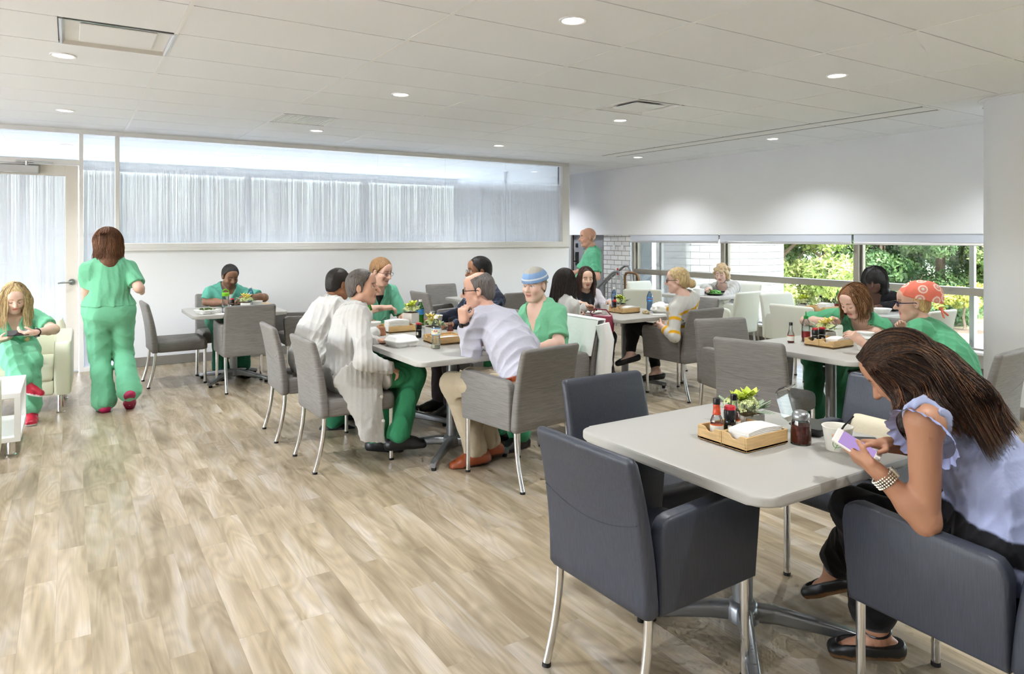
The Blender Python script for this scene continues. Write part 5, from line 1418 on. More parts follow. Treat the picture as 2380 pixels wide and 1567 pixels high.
    def wrinkle(s, fd, amp, freq=1., seed=0):
        g = np.random.default_rng(seed+s.seed*7+3); D = g.normal(size=(5,3)).astype(F32); D /= np.linalg.norm(D,axis=1)[:,None]; ph = g.random(5)*6
        b = s.base.astype(F32)
        def fn(P):
            q = (P-b)*freq; q = q*np.array([1,1,.5], F32); w = np.sin(q@D[3]*13+ph[3])*1.2+np.sin(q@D[4]*9+ph[4])*1.2
            r = np.zeros(len(P), F32)
            for i, (fq, a) in enumerate(((30,.5),(52,.40),(84,.22))): r += a*(np.abs(np.sin(q@D[i]*fq+w*1.5+ph[i]))**.7-.62)
            return amp*r
        fd.add(fn, (0,0,0), 1e9, 'x'); return fd
    def cloth(s, name, fd, col, mat='cloth', amp=.005, colf=None, vox=None, extra=(), freq=1.):
        if amp: s.wrinkle(fd, amp*2.7, freq, len(s.kids))
        lo, hi = s.bounds(extra); V, Q = mesh_field(fd, lo, hi, vox or s.vox)
        c = np.tile(lin(col), (len(V),1))
        if colf is not None: c = colf(V, c)
        o = np_mesh(name, V, Q, mat, s.base, s.o, c); s.kids.append(o); return o
    def neck_hole(s, fd, r=.012, v=None, dz=0., vw=.42):
        fd.cap(s.Nk-s.u*(.01+dz), s.Nk+s.u*.12, .062*s.w+r, .075*s.w+r, mode='s', k=.008)
        if v:
            o = s.Nk-s.u*v; l, f, u = s.l.astype(F32), s.f.astype(F32), s.u.astype(F32); o = o.astype(F32)
            def fn(P):
                q = P-o; return np.maximum(np.abs(q@l)*.92-(q@u)*vw, .03-(q@f))
            fd.add(fn, s.Nk+s.f*.08-s.u*v*.4, .12, 's', .004)
    def scrub_top(s, col=GREEN, v=.15, sleeve=.66, name='scrub_top', inf=.017, hem=.02, extra=None, colf=None, amp=.006, flare=.012):
        fd = Field(); s.torso(fd, inf); s.arms_f(fd, .014, sleeve, flare, k=.03)
        if extra: extra(fd)
        for q in s.E:
            if sleeve < 1: s_e = s.S[q]+(s.E[q]-s.S[q])*(sleeve+.07); d = unit(s.E[q]-s.S[q]); fd.add((lambda P, p=s_e.astype(F32), d=d.astype(F32): np.where((((P-p)-np.outer((P-p)@d,d))**2).sum(1) < .012, (P-p)@d, -1.)), s_e, .11, 'i', .003)
        s.neck_hole(fd, .010, v); return s.cloth(name, fd, col, colf=colf, amp=amp)
    def trousers(s, col=GREEN, upto=.93, inf=.020, flare=.022, name='scrub_trousers', amp=.006, waist=.10):
        fd = Field(); fd.cap(s.P-s.lp*.07, s.P+s.lp*.07, .112*s.size, k=.05, inf=inf-.004); fd.cap(s.P, s.cv(.10), .14*s.w*s.fat, .13*s.w*s.fat, k=.05, sq=(s.fp,.8), inf=inf-.010)
        s.legs_f(fd, inf, upto, flare); return s.cloth(name, fd, col, amp=amp)
    def shoes(s, col=(24,24,26), sole=None, inf=.006, low=None, name='shoe', cut=None):
        full = Field()
        for q in ('L','R'):
            A0, T0 = s.A, s.toe; fd = Field(); s2 = Person.__new__(Person); s2.__dict__.update(s.__dict__); s2.A = {q:A0[q]}; s2.toe = {q:T0[q]}
            f2 = Field()
            _A = s.A; s.A, s.toe = {'L':A0[q],'R':A0[q]}, {'L':T0[q],'R':T0[q]}; s.feet_f(f2, inf); s.A, s.toe = A0, T0
            t = T0[q]; dn = unit(V3(0,0,-1)-t*(-t[2]))
            f2.plane(A0[q]+dn*(.084), dn, .002)
            if cut is None: f2.plane(A0[q]-dn*.012, -dn, .004)
            else: f2.plane(A0[q]-dn*cut, -dn, .004); 
            if low: f2.cap(A0[q]+t*.03+dn*.004, A0[q]+t*low+dn*.03, .040, .030, mode='s', k=.004)
            V, Q = mesh_field(f2, A0[q]-.26, A0[q]+.26, s.vox)
            c = np.tile(lin(col), (len(V),1))
            if sole is not None: m = ((V-A0[q])@dn) > .066; c[m] = lin(sole)
            np_mesh(name, V, Q, 'leather_shoe', s.base, s.o, c)
    # ---- hair
    def hair(s, col, line=None, inf=.012, extra=None, bald=None, amp=.0025, freq=3., col2=None, name='hair', mat='hair', size=1., bounds=(), nape=-.085, side=None):
        hs, Rh, H_ = s.hs, s.Rh.astype(F32), s.H.astype(F32); fd = Field()
        xs, zs = line or ((-.13,-.06,-.012,.012,.03,.05,.085,.12), (nape,nape+.012,-.02,-.018,.02,.05,.072,.08))
        xs, zs = np.array(xs), np.array(zs)
        fd.ell(s.H+s.Rh@(V3(-.014,0,.032)*hs), s.Rh, (V3(.098,.077,.090)+inf)*hs, k=.01)
        fd.ell(s.H+s.Rh@(V3(-.035,0,-.02)*hs), s.Rh, (V3(.070,.062,.075)+inf)*hs, k=.02)
        def cut(P):
            q = ((P-H_)@Rh)/hs; return (np.interp(q[:,0], xs, zs)-q[:,2])*.7*hs
        fd.add(cut, (0,0,0), 1e9, 'i', .006)
        for y in (-1,1): fd.ell(s.H+s.Rh@(V3(-.004,y*.086,-.008)*hs), s.Rh, V3(.022,.016,.034)*hs, k=.004, mode='s') if side is None else None
        if bald is not None: fd.ell(s.H+s.Rh@(V3(*bald[0])*hs), s.Rh, V3(*bald[1])*hs, k=.008, mode='s')
        if extra: extra(fd, lambda x,y,z: s.H+s.Rh@(V3(x,y,z)*hs))
        s.hair_fd = fd
        if amp: s.wrinkle(fd, amp, freq, 17)
        a = np.array([s.H]+[np.asarray(b) for b in bounds]); lo, hi = a.min(0)-.19, a.max(0)+.19
        V, Q = mesh_field(fd, lo, hi, s.vox)
        c = np.tile(lin(col), (len(V),1))
        if col2 is not None:
            q = ((V-s.H)@s.Rh)/hs; t = np.clip(.45+.35*np.sin(q[:,1]*95+q[:,0]*70+np.sin(q[:,2]*9)*1.2)+.35*np.sin(q[:,1]*210-q[:,0]*150+q[:,2]*14), 0, 1); c = c*(1-t[:,None])+lin(col2)*t[:,None]
        o = np_mesh(name, V, Q, mat, s.base, s.o, c); s.kids.append(o); return o
    def loc(s, x, y, z): return s.H+s.Rh@(V3(x,y,z)*s.hs)
    def glasses(s, mat='spectacle_black', r=.0022, w=.024, h=.017, square=True):
        bm = bmesh.new(); bl = bmesh.new()
        for y in (-1,1):
            pts = []
            for k in range(16):
                a = 2*PI*k/16; ca, sa = math.cos(a), math.sin(a); e = .55 if square else 1.
                pts.append(Vector(s.loc(.104-.10*abs(.033*y+0)-.0, y*.033+w*math.copysign(abs(ca)**e, ca), .002+h*math.copysign(abs(sa)**e, sa))-s.base))
            tube(bm, pts, r, 6, closed=True)
            bl.faces.new([bl.verts.new(p) for p in pts])
            tube(bm, [Vector(s.loc(x, y*yy, z)-s.base) for x, yy, z in ((.100,.057,.008),(.06,.077,.008),(.0,.081,.006),(-.02,.082,-.004))], r, 6)
        tube(bm, [Vector(s.loc(.103,y,.008)-s.base) for y in (-.011,0,.011)], r, 6)
        g = obj('glasses', bm, mat, s.o, True); obj('lens', bl, 'lens_clear', g)
    def part(s, name, bm, mat, smooth=False):     # extra worn piece modelled in world space
        bmesh.ops.translate(bm, vec=Vector(-s.base), verts=bm.verts[:]); return obj(name, bm, mat, s.o, smooth)
def strands(s, guides, n, col, col2, r0, seed, name, parent, wave=1., lift=.006):
    """many fine tapering locks; each follows a blend of two neighbouring guide paths and is kept just outside the hair volume"""
    g = np.random.default_rng(seed); ca, cb = lin(col), lin(col2); M = 26; PP = []; par = []
    for _ in range(n):
        i = g.integers(0, len(guides)-1); t = g.random(); A, B = guides[i], guides[i+1]; P = A*(1-t)+B*t
        m = len(P); L = g.uniform(.84,1.0); u = np.linspace(0, L*(m-1), M); P = np.stack([np.interp(u, np.arange(m), P[:,a]) for a in range(3)], 1)
        for _s in range(4): P[1:-1] = (P[:-2]+P[1:-1]*2+P[2:])/4
        PP.append(P+g.normal(size=3)*.005*(.3+np.linspace(0,1,M)[:,None])); par.append((g.random()*6, g.uniform(.002,.007)*wave, g.random(), g.uniform(.7,1.25), g.uniform(.7,1.3), g.random()))
    A = np.stack(PP)
    fd = Field(); fd.ops = [o for o in s.hair_fd.ops if o[3] != 'x']
    for it in range(3):
        F = A.reshape(-1,3).astype(F32); d = fd.ev(F); e = .003; G = np.stack([fd.ev(F+np.eye(3,dtype=F32)[a]*e)-d for a in range(3)], 1)/e; G /= np.maximum(np.linalg.norm(G,axis=1),.3)[:,None]
        tgt = .001+np.repeat(np.array([p[5]**2*lift for p in par]), M); push = np.clip(tgt-d, 0, .03)+np.where((d > .02) & (d < .2), 0, 0)
        A = (F+G*push[:,None]).reshape(-1, M, 3).astype(float)
        A[:,1:-1] = (A[:,:-2]+A[:,1:-1]*2+A[:,2:])/4
    uu = np.linspace(0,1,M)[:,None]; V = []; Q = []; C = []
    q0 = np.array([(j*3+a, j*3+(a+1) % 3, j*3+3+(a+1) % 3, j*3+3+a) for j in range(M-1) for a in range(3)])
    for k, P in enumerate(A):
        ph, wv, w, br, rs, _ = par[k]
        T = np.gradient(P, axis=0); T /= np.maximum(np.linalg.norm(T,axis=1),1e-9)[:,None]
        sd = np.cross(T, np.tile(V3(.2,.4,.9),(M,1))); sd /= np.maximum(np.linalg.norm(sd,axis=1),1e-9)[:,None]; nn = np.cross(sd, T)
        P = P+sd*wv*np.sin(uu*9+ph)*uu+nn*wv*.5*np.cos(uu*7+ph)*uu
        r = r0*rs*(1-.75*uu**3)*np.minimum(1, .4+uu*6); c = (ca*(1-w**3)+cb*w**3)*br
        ring = np.stack([P+(sd*math.cos(a)+nn*math.sin(a)*.6)*r for a in (0,2.1,4.2)], 1); V.append(ring.reshape(-1,3)); Q.append(q0+k*M*3); C.append(np.tile(c,(M*3,1)))
    return np_mesh(name, np.concatenate(V), np.concatenate(Q), 'hair', s.base, parent, np.concatenate(C))

def auto_strands(s, n, col, col2, drop, phi=(38,322), r0=.0026, seed=3, wave=1., out=.012, part=0., top=.118):
    """locks from the parting down all round the head, then hanging straight down for DROP metres"""
    G = []; h = s.kids[-1]
    for a in np.linspace(R(phi[0]), R(phi[1]), 19):
        c, sn = math.cos(a), math.sin(a)
        pts = [s.loc(-.015+.02*c, part+.012*sn, top), s.loc(-.015+.065*c, part*.5+.058*sn, .103), s.loc(-.016+.105*c, .085*sn, .055), s.loc(-.018+.118*c+out*c, (.096+out)*sn, -.02)]
        e = pts[-1]; d = s.Rh@V3(0,0,-1)*.35+V3(0,0,-1)*.65
        pts += [e+d*drop*.33, e+d*drop*.66+V3(*(yawv(0)*0)), e+d*drop+s.f*(.02 if c > 0 else 0)]
        G.append(np.array(pts))
    return strands(s, G, n, col, col2, r0, seed, 'hair_strands', h, wave)
# ================================================================== WHO IS THERE
_S, _C = math.sin(R(32.4)), math.cos(R(32.4))
def at(px, py, d):              # a point seen at this place of the photograph, d metres deep into the room
    r = (px-1190)/1618.*d; return V3(d*_S+r*_C, d*_C-r*_S, H-(py-550)/1618.*d)
WHITE = (200,199,196)
def coat(s, extra=None, inf=.024, name='lab_coat', col=WHITE, v=.20, amp=.007):
    fd = Field(); s.torso(fd, inf); s.arms_f(fd, .019, 1.93, .006, k=.03)
    if extra: extra(fd)
    z = s.size
    # collar: a standing roll round the neck
    ring = [s.Nk+s.u*(.012-.02*math.cos(a))+s.f*(.066*math.cos(a))+s.l*(.068*math.sin(a)) for a in [2*PI*k/12 for k in range(12)]]
    for k in range(12):
        if k in (0,11): continue
        fd.cap(ring[k], ring[(k+1) % 12], .020*z, k=.012)
    s.neck_hole(fd, .004, v, -.01, .30); return s.cloth(name, fd, col, amp=amp)
def badge(s, fwd, left, up, w=.055, h=.075, col='label_green'):
    c = s.Nk-s.u*up+s.l*left+s.f*fwd; Rm = Matrix((tuple(s.l), tuple(s.f), tuple(s.u))).transposed().to_4x4(); b = bmesh.new(); box(b, 0,0,0,w,.003,h,.001,1); bmesh.ops.transform(b, matrix=Matrix.Translation(Vector(c)) @ Rm, verts=b.verts[:])
    s.part('id_badge', b, 'label_white'); b = bmesh.new(); box(b, 0,.002,-h*.36,w,.002,h*.26); bmesh.ops.transform(b, matrix=Matrix.Translation(Vector(c)) @ Rm, verts=b.verts[:]); s.part('badge_stripe', b, col)
    b = bmesh.new(); box(b, w*.28,.002,h*.2,w*.3,.002,h*.36); bmesh.ops.transform(b, matrix=Matrix.Translation(Vector(c)) @ Rm, verts=b.verts[:]); s.part('badge_photo', b, 'bread_crust')
def watch(s, k, strap, face, w=.03):
    Wp = s.W[k]-unit(s.W[k]-s.E[k])*.012; ax = unit(s.W[k]-s.E[k]); n = -s.hand[k][1]; n = unit(n-ax*(n@ax)); sd = np.cross(ax, n); b = bmesh.new()
    tube(b, [Vector(Wp+(n*.026+0*sd)*math.cos(a)+sd*.032*math.sin(a)) for a in [2*PI*i/18 for i in range(18)]], .0085, 8, closed=True); s.part('wristwatch', b, strap, True)
    b = bmesh.new(); M = Matrix((tuple(ax), tuple(sd), tuple(n))).transposed().to_4x4(); box(b, 0,0,0,w,w,.011,.004,2); bmesh.ops.transform(b, matrix=Matrix.Translation(Vector(Wp+n*.035)) @ M, verts=b.verts[:]); s.part('watch_face', b, face)
PALE, TAN, BROWN, DARK, ASIAN = (222,184,166), (200,156,132), (136,100,78), (98,70,58), (220,184,160)
def p_blonde():
    s = Person('person with long blonde hair in green scrubs looking at a phone in the cream armchair', (-.42,7.45,.53), at(34,692,5.9), -84, -82, 26, sex='f', skin=PALE, seed=1)
    s.arm('L', at(82,773,5.70), elbow=at(126,766,5.98), hdir=at(40,778,5.62)-at(82,773,5.70), palm=(-.2,.3,.6), curl=38)
    s.arm('R', at(-6,792,5.68), elbow=at(-50,790,5.95), hdir=(1,-.2,.15), palm=(.1,.35,.8), curl=40)
    s.leg('R', (-.42,6.98,.60), at(52,888,5.62), (.93,-.2,-.3)).leg('L', (-.27,7.0,.50), (-.28,6.98,.085), (.1,-1,0))
    s.build(brow=(150,116,80), lip=(206,120,112)); s.scrub_top(GREEN, .13); s.trousers(GREEN, .9); s.shoes((190,30,60), (235,235,235))
    def ex(fd, p):
        for y in (-1,1):
            pts = [p(.02,y*.078,.05), p(.0,y*.092,-.04), s.Nk+s.l*y*.095+s.f*.06-s.u*.05, s.Nk+s.l*y*.090+s.f*.13-s.u*.20]
            for a, b, ra, rb in zip(pts, pts[1:], (.030,.036,.042), (.036,.042,.020)): fd.cap(a, b, ra, rb, k=.03, sq=(s.f,.7))
        fd.cap(p(-.07,0,.02), s.Nk-s.f*.07-s.u*.10, .075, .06, k=.03)
    s.hair((196,170,124), line=((-.13,-.03,.0,.03,.06,.085,.12),(-.2,-.2,-.06,.0,.055,.078,.09)), extra=ex, bounds=(s.Nk-s.u*.25,), side=1); auto_strands(s, 700, (194,168,122), (226,206,168), .24, wave=1.4)
    watch(s, 'L', 'black_rubber', 'black_plastic'); return s
p_blonde()
t = thing('smartphone', 'dark smartphone held by the blonde woman in the armchair', 'phone', tuple(at(42,774,5.64)), R(4)); bm = bmesh.new(); box(bm, 0,0,0,.145,.075,.009,.003,2); bmesh.ops.rotate(bm, verts=bm.verts[:], matrix=Matrix.Rotation(R(28),3,'X')); obj('case', bm, 'black_plastic', t)
def p_walk():
    s = Person('person with brown hair in green scrubs walking away past the glass door', (.29,7.05,.88), at(250,566,6.12), 92, 96, 4, sex='f', skin=PALE, size=1.02, seed=2)
    s.arm('L', at(200,705,6.15), elbow=at(204,668,6.05), hdir=(.2,1,.1), palm=(.5,0,-.5)).arm('R', (.56,7.28,1.02), elbow=at(322,668,6.08), hdir=(-.1,1,.2), palm=(-1,0,0))
    s.leg('L', (.22,7.14,.47), (.25,7.06,.085), (-.1,1,0)).leg('R', (.40,7.17,.49), (.44,6.95,.17), (.05,.75,-.62))
    s.build(); s.scrub_top(GREEN, None, .75, extra=lambda fd: (fd.cap(s.P-s.l*.06, s.P+s.l*.06+V3(0,0,.06), .150, .145, k=.05, sq=(s.f,.88)), fd.plane((0,0,.925), (0,0,-1), .004)), amp=.005)
    s.trousers(GREEN, .97, .028, .034, amp=.0045); s.shoes((176,24,84), (150,18,70))
    def ex(fd, p):
        fd.ell(p(-.03,0,.02), s.Rh, (.115,.11,.12), k=.03); fd.cap(p(-.06,0,-.04), s.Nk-s.f*.05-s.u*.0, .095, .075, k=.03); fd.cap(p(-.04,-.06,-.06), s.Nk-s.l*.07-s.u*.02, .05, .035, k=.03)
    s.hair((108,70,48), line=((-.13,0,.03,.06,.085,.12),(-.2,-.2,-.03,.05,.078,.09)), extra=ex, amp=.007, freq=1.6, side=1, bounds=(s.Nk,)); auto_strands(s, 700, (104,68,46), (150,104,70), .15, (30,330), wave=2.)
p_walk()
def p_reader():
    s = Person('person with short black hair in teal scrubs reading at the table by the partition', (1.49,8.50,.575), at(535,642,7.9), -90, -80, 24, skin=BROWN, fat=1.08, seed=3)
    s.arm('R', at(550,704,7.62), elbow=at(480,702,7.85), hdir=(1,-.2,-.05), palm=(0,.1,-1)).arm('L', at(578,690,7.62), elbow=at(614,692,7.9), hdir=(-1,-.3,.0), palm=(0,0,-1))
    s.leg('R', (1.36,8.08,.55), (1.38,8.05,.085), (-.1,-1,0)).leg('L', (1.62,8.08,.55), (1.60,8.05,.085), (.1,-1,0))
    s.build(brow=(24,18,16), shade=(50,36,30), under=((232,232,228),-.035)); s.scrub_top(TEAL, .13); s.trousers((44,118,92)); s.shoes()
    s.hair((30,26,26), line=((-.13,-.06,-.012,.012,.03,.05,.075,.12),(-.085,-.07,-.03,-.03,.03,.075,.098,.11)), inf=.014)
p_reader()
def p_lean():
    s = Person('person with dark hair in a white coat leaning over the table, half hidden', (1.60,5.49,.575), at(788,660,5.74), 2, 12, 10, skin=(160,110,80), fat=1.12, seed=4)
    s.arm('R', at(872,772,5.45), elbow=at(815,810,5.42), hdir=(1,.15,-.05), palm=(.0,1,-.3), curl=62).arm('L', (2.16,5.78,.79), hdir=(1,-.2,0))
    s.leg('R', (2.06,5.38,.55), at(770,985,5.55), (.7,-.3,0)).leg('L', (2.06,5.60,.55), (1.95,5.66,.085), (1,0,0))
    s.build(brow=(24,18,16), eyes='open'); coat(s, lambda fd: (fd.cap(s.P-s.lp*.1, s.P+s.lp*.1, .135, k=.05), [fd.cap(s.hip[q], s.hip[q]+(s.K[q]-s.hip[q])*.6, .115, .10, k=.04) for q in 'LR']))
    s.trousers((52,128,92)); s.shoes()
    s.hair((34,28,26), inf=.010, bald=((.085,0,.10),(.07,.06,.05)))
p_lean()
def p_grey():
    s = Person('person with grey hair in a white coat with hanging tails, smiling in profile', (1.63,4.68,.575), at(843,668,4.95), -8, -34, -1, skin=TAN, seed=5, pyaw=-4)
    s.arm('R', at(902,855,4.70), elbow=at(846,838,4.60), hdir=(.8,.5,-.35), palm=(0,.3,-1), curl=35).arm('L', at(872,797,5.06), elbow=(1.78,4.98,.80), hdir=(1,-.15,.05), palm=(-.1,-.6,-.8), curl=34)
    s.leg('R', (2.07,4.55,.55), at(925,1015,4.78), (.8,-.25,0)).leg('L', (2.08,4.82,.55), at(878,1020,5.0), (.6,-.6,0))
    s.build(brow=(96,80,66), eyes='open', nose=1.03, lip=(176,104,92), smile=.35)
    def ex(fd):
        fd.cap(s.P-s.lp*.09, s.P+s.lp*.09, .135, k=.05)
        for q in 'LR': fd.cap(s.hip[q], s.hip[q]+(s.K[q]-s.hip[q])*.5, .115, .10, k=.04)
        Y = V3(0,1,0)
        fd.cap((1.56,4.47,.58), (1.70,4.425,.24), .11, .06, k=.04, sq=(Y,.16)); fd.cap((1.72,4.47,.62), (1.755,4.42,.06), .075, .045, k=.04, sq=(Y,.16)); fd.cap((1.64,4.46,.46), (1.72,4.425,.08), .09, .06, k=.04, sq=(Y,.16)); fd.plane((1.72,4.42,.15), (-.25,0,-1), .004)
    coat(s, ex, amp=.008); s.trousers((56,138,96), .96); s.shoes()
    s.hair((92,86,82), inf=.012, line=((-.13,-.06,-.03,-.005,.012,.03,.05,.075,.12),(-.075,-.065,-.03,-.03,-.03,.03,.055,.088,.10)))
    b = bmesh.new(); 
    for p_ in ((1.755,4.395,.46),(1.765,4.39,.30)): cyl(b, p_, (p_[0],p_[1]-.008,p_[2]), .010, .010, 12)
    s.part('coat_button', b, 'ceramic_white')
p_grey()
def p_blur():
    s = Person('person with light brown hair and round glasses at the far end of the long table', (2.43,6.27,.60), at(886,632,6.5), -84, -62, 14, skin=(216,174,156), seed=6)
    s.arm('R', at(888,716,6.05), elbow=at(848,722,6.28), hdir=(1,-.3,.05), palm=(0,.2,-1), curl=40).arm('L', (2.60,5.95,.80), hdir=(-.3,-1,0))
    s.leg('R', (2.32,5.95,.55), (2.32,5.98,.085), (0,-1,0)).leg('L', (2.55,5.95,.55), (2.55,5.98,.085), (0,-1,0))
    s.build(brow=(120,92,66), under=((40,40,44),-.035)); s.scrub_top((112,188,158), .14, .7); s.trousers((60,144,106)); s.shoes()
    s.hair((148,112,76), inf=.016); s.glasses('spectacle_wire', .0016, square=False)
p_blur()
def p_plaid():
    s = Person('person with black hair and a navy plaid jacket behind the bald man', (3.15,5.42,.585), at(1113,630,6.15), 178, 166, 4, skin=(150,104,78), seed=7)
    s.arm('L', (2.74,5.22,.79), hdir=(-1,.2,0)).arm('R', (2.74,5.62,.79), hdir=(-1,-.2,0)); s.build(brow=(20,16,16), eyes='open')
    fd = Field(); s.torso(fd, .022); s.arms_f(fd, .018, 1.93, .004); s.neck_hole(fd, .006, .2, 0, .25)
    def plaid(V, c):
        q = V-s.Nk; a, b = q@s.l, q@s.u; m = ((np.abs(((a*14) % 1)-.5) < .05)|(np.abs(((b*14) % 1)-.5) < .05)); m2 = (np.abs(((a*14+.5) % 1)-.5) < .16)|(np.abs(((b*14+.5) % 1)-.5) < .16)
        c[m2] = lin((36,40,56)); c[m] = lin((92,100,122)); return c
    s.cloth('jacket', fd, (48,54,74), colf=plaid, amp=.004); s.trousers((60,50,52), inf=.014, flare=.012, name='trousers'); s.shoes()
    s.hair((28,26,28), inf=.012); s.glasses('spectacle_wire', .0016)
p_plaid()
def p_bald():
    s = Person('person with a bald crown and dark glasses in a pale lavender shirt, chin on hand', (2.46,3.74,.585), at(1112,675,4.73), 112, 146, 6, skin=(206,162,142), pyaw=124, fat=1.1, bow=.05, seed=8)
    s.arm('L', at(1078,748,4.50), elbow=at(1098,822,4.56), hdir=at(1078,700,4.50)-at(1082,748,4.52), palm=(.55,.2,-.35), curl=68).arm('R', (2.42,4.16,.80), elbow=(2.70,4.02,.79), hdir=(-.9,.3,.0))
    s.leg('L', at(1050,892,4.66), at(1108,1050,4.66), (-.85,.2,-.1)).leg('R', (2.32,4.18,.55), at(1140,1030,4.78), (-.85,.3,-.05))
    s.build(brow=(80,66,58), eyes='open', jaw=1.05)
    fd = Field(); s.torso(fd, .020); s.arms_f(fd, .017, 1.74, .004); fd.cap(s.P-s.lp*.06, s.P+s.lp*.06, .112, k=.05, inf=.012)
    ring = [s.Nk+s.u*(.012-.012*math.cos(a))+s.f*(.064*math.cos(a))+s.l*(.066*math.sin(a)) for a in [2*PI*k/12 for k in range(12)]]
    for k in range(1,11): fd.cap(ring[k], ring[(k+1) % 12], .013, k=.008)
    s.neck_hole(fd, .003, .1, -.01, .22)
    def cf(V, c):
        m = (V-s.P)@unit(s.cv(.2)-s.P); c = band(c, m-.035, (150,72,40)); return band(c, m, (176,162,140))
    s.cloth('dress_shirt', fd, (192,192,206), amp=.008, colf=cf)
    s.trousers((184,170,146), .95, .018, .012, name='khaki_trousers'); s.shoes((146,70,38), (60,34,24))
    s.hair((98,92,90), inf=.007, line=((-.13,-.06,-.03,-.005,.012,.03,.05,.075,.12),(-.08,-.07,-.03,-.03,-.02,.045,.09,.12,.14)), bald=((.03,0,.125),(.085,.066,.066)))
    s.glasses('spectacle_black', .0028); watch(s, 'L', 'black_rubber', 'black_plastic')
p_bald()
def p_cap():
    s = Person('person in green scrubs and a blue surgical cap smiling toward the bald man', (3.11,4.40,.585), at(1243,664,5.33), 188, 202, 4, skin=PALE, fat=1.14, seed=9)
    s.arm('L', at(1236,812,5.02), elbow=at(1298,800,5.12), hdir=(-1,.1,-.1), palm=(0,.1,-1)).arm('R', (2.72,4.62,.80), hdir=(-1,-.2,0))
    s.build(brow=(150,116,86), eyes='open', jaw=1.06, lip=(198,132,124), smile=.32); s.scrub_top((124,194,154), .17, .70, amp=.007); s.trousers((64,144,104)); s.shoes()
    s.hair((150,122,96), inf=.003, line=((-.13,-.06,-.012,.006,.012,.05,.085,.12),(-.07,-.06,-.02,.0,.3,.3,.3,.3)))
    Rh = s.Rh.astype(F32); hs = s.hs; H_ = s.H.astype(F32)
    fd = Field(); fd.ell(s.loc(-.010,0,.045), s.Rh, V3(.121,.096,.100)*hs); fd.plane(s.loc(0,0,.040), s.Rh@V3(-.18,0,-1), .004)
    fd.cap(s.loc(-.115,0,.03), s.loc(-.135,-.03,.0), .008, .004, k=.004); fd.cap(s.loc(-.115,0,.03), s.loc(-.14,.03,.01), .008, .004, k=.004)
    def cf(V, c):
        q = ((V-s.H)@s.Rh)/hs; z = q[:,2]+.18*q[:,0]; c = band(c, .116-z, (172,168,160)); return band(c, np.abs(z-.072)-.0045, (232,234,236), .005)
    s.cloth('surgical_cap', fd, (132,164,206), amp=.0015, colf=cf, freq=1.5, vox=.004)
    c_ = s.Nk-s.u*.20+s.f*.125+s.l*.07; b = bmesh.new(); cyl(b, Vector(c_), Vector(c_+s.u*.05), .005, .005, 8); s.part('pen', b, 'black_plastic')
p_cap()
def p_dark():
    s = Person('person with long black hair in a white coat, back turned, purse on lap', (3.99,5.30,.575), at(1314,655,6.6), 4, 22, 6, sex='f', skin=TAN, seed=10)
    s.arm('R', at(1344,742,6.72), hdir=at(1368,728,6.8)-at(1344,742,6.72), palm=(0,.8,.2), curl=50).arm('L', (4.32,5.46,.82), hdir=(.8,-.6,.1), palm=(0,-.6,-.4), curl=50)
    s.leg('R', (4.40,5.18,.56), (4.30,5.10,.085), (1,-.2,0)).leg('L', (4.42,5.36,.60), at(1395,838,7.0), (.8,-.3,-.4))
    s.build(); coat(s, lambda fd: (fd.cap(s.P-s.lp*.08, s.P+s.lp*.08, .13, k=.05), [fd.cap(s.hip[q], s.hip[q]+(s.K[q]-s.hip[q])*.75, .105, .095, k=.04) for q in 'LR'], fd.cap((4.15,5.10,.5), (4.28,5.07,.34), .12, .07, k=.05, sq=(V3(0,1,0),.25))))
    s.trousers((40,40,42), .9, .012, .02, name='trousers'); s.shoes((26,26,28), None, .005, .10)
    def ex(fd, p): fd.cap(p(-.05,0,.0), s.Nk-s.f*.075-s.u*.08, .090, .075, k=.04); fd.cap(p(-.01,-.06,.0), s.Nk-s.l*.09-s.f*.03-s.u*.08, .05, .035, k=.03); fd.cap(p(-.01,.06,.0), s.Nk+s.l*.09-s.f*.03-s.u*.05, .05, .035, k=.03)
    s.hair((46,40,38), line=((-.13,0,.03,.06,.085,.12),(-.3,-.3,-.04,.05,.078,.09)), extra=ex, side=1, bounds=(s.Nk-s.u*.12,)); auto_strands(s, 600, (44,38,36), (84,72,66), .26)
p_dark()
def p_cardigan():
    s = Person('person with long dark brown hair in a pale cardigan facing us with an ID badge', (5.02,6.40,.575), at(1362,646,7.95), -104, -112, 10, sex='f', skin=ASIAN, seed=11)
    s.arm('R', (4.72,6.05,.80), hdir=(.3,-1,0)).arm('L', (5.10,6.0,.80), hdir=(-.5,-1,0)); s.build(brow=(50,38,34), lip=(190,96,92))
    s.scrub_top((58,58,62), None, .2, 'blouse', .004, amp=.001, flare=0)
    fd = Field(); s.torso(fd, .024); s.arms_f(fd, .018, 1.93, .003); s.neck_hole(fd, .008, .34, 0, .34); s.cloth('cardigan', fd, (214,208,214), amp=.005)
    s.trousers((60,58,64), name='trousers'); s.shoes()
    def ex(fd, p):
        for y in (-1,1):
            fd.cap(p(.01,y*.07,.03), p(.0,y*.085,-.08), .030, .036, k=.03); fd.cap(p(.0,y*.085,-.08), s.Nk+s.l*y*.10+s.f*.07-s.u*.10, .036, .024, k=.03, sq=(s.f,.7))
    s.hair((64,44,38), line=((-.13,-.03,.0,.03,.06,.085,.12),(-.2,-.2,-.06,-.02,.05,.074,.085)), extra=ex, side=1, bounds=(s.Nk-s.u*.12,)); auto_strands(s, 500, (62,42,36), (98,68,56), .20, (48,312))
    badge(s, .115, .085, .15)
p_cardigan()
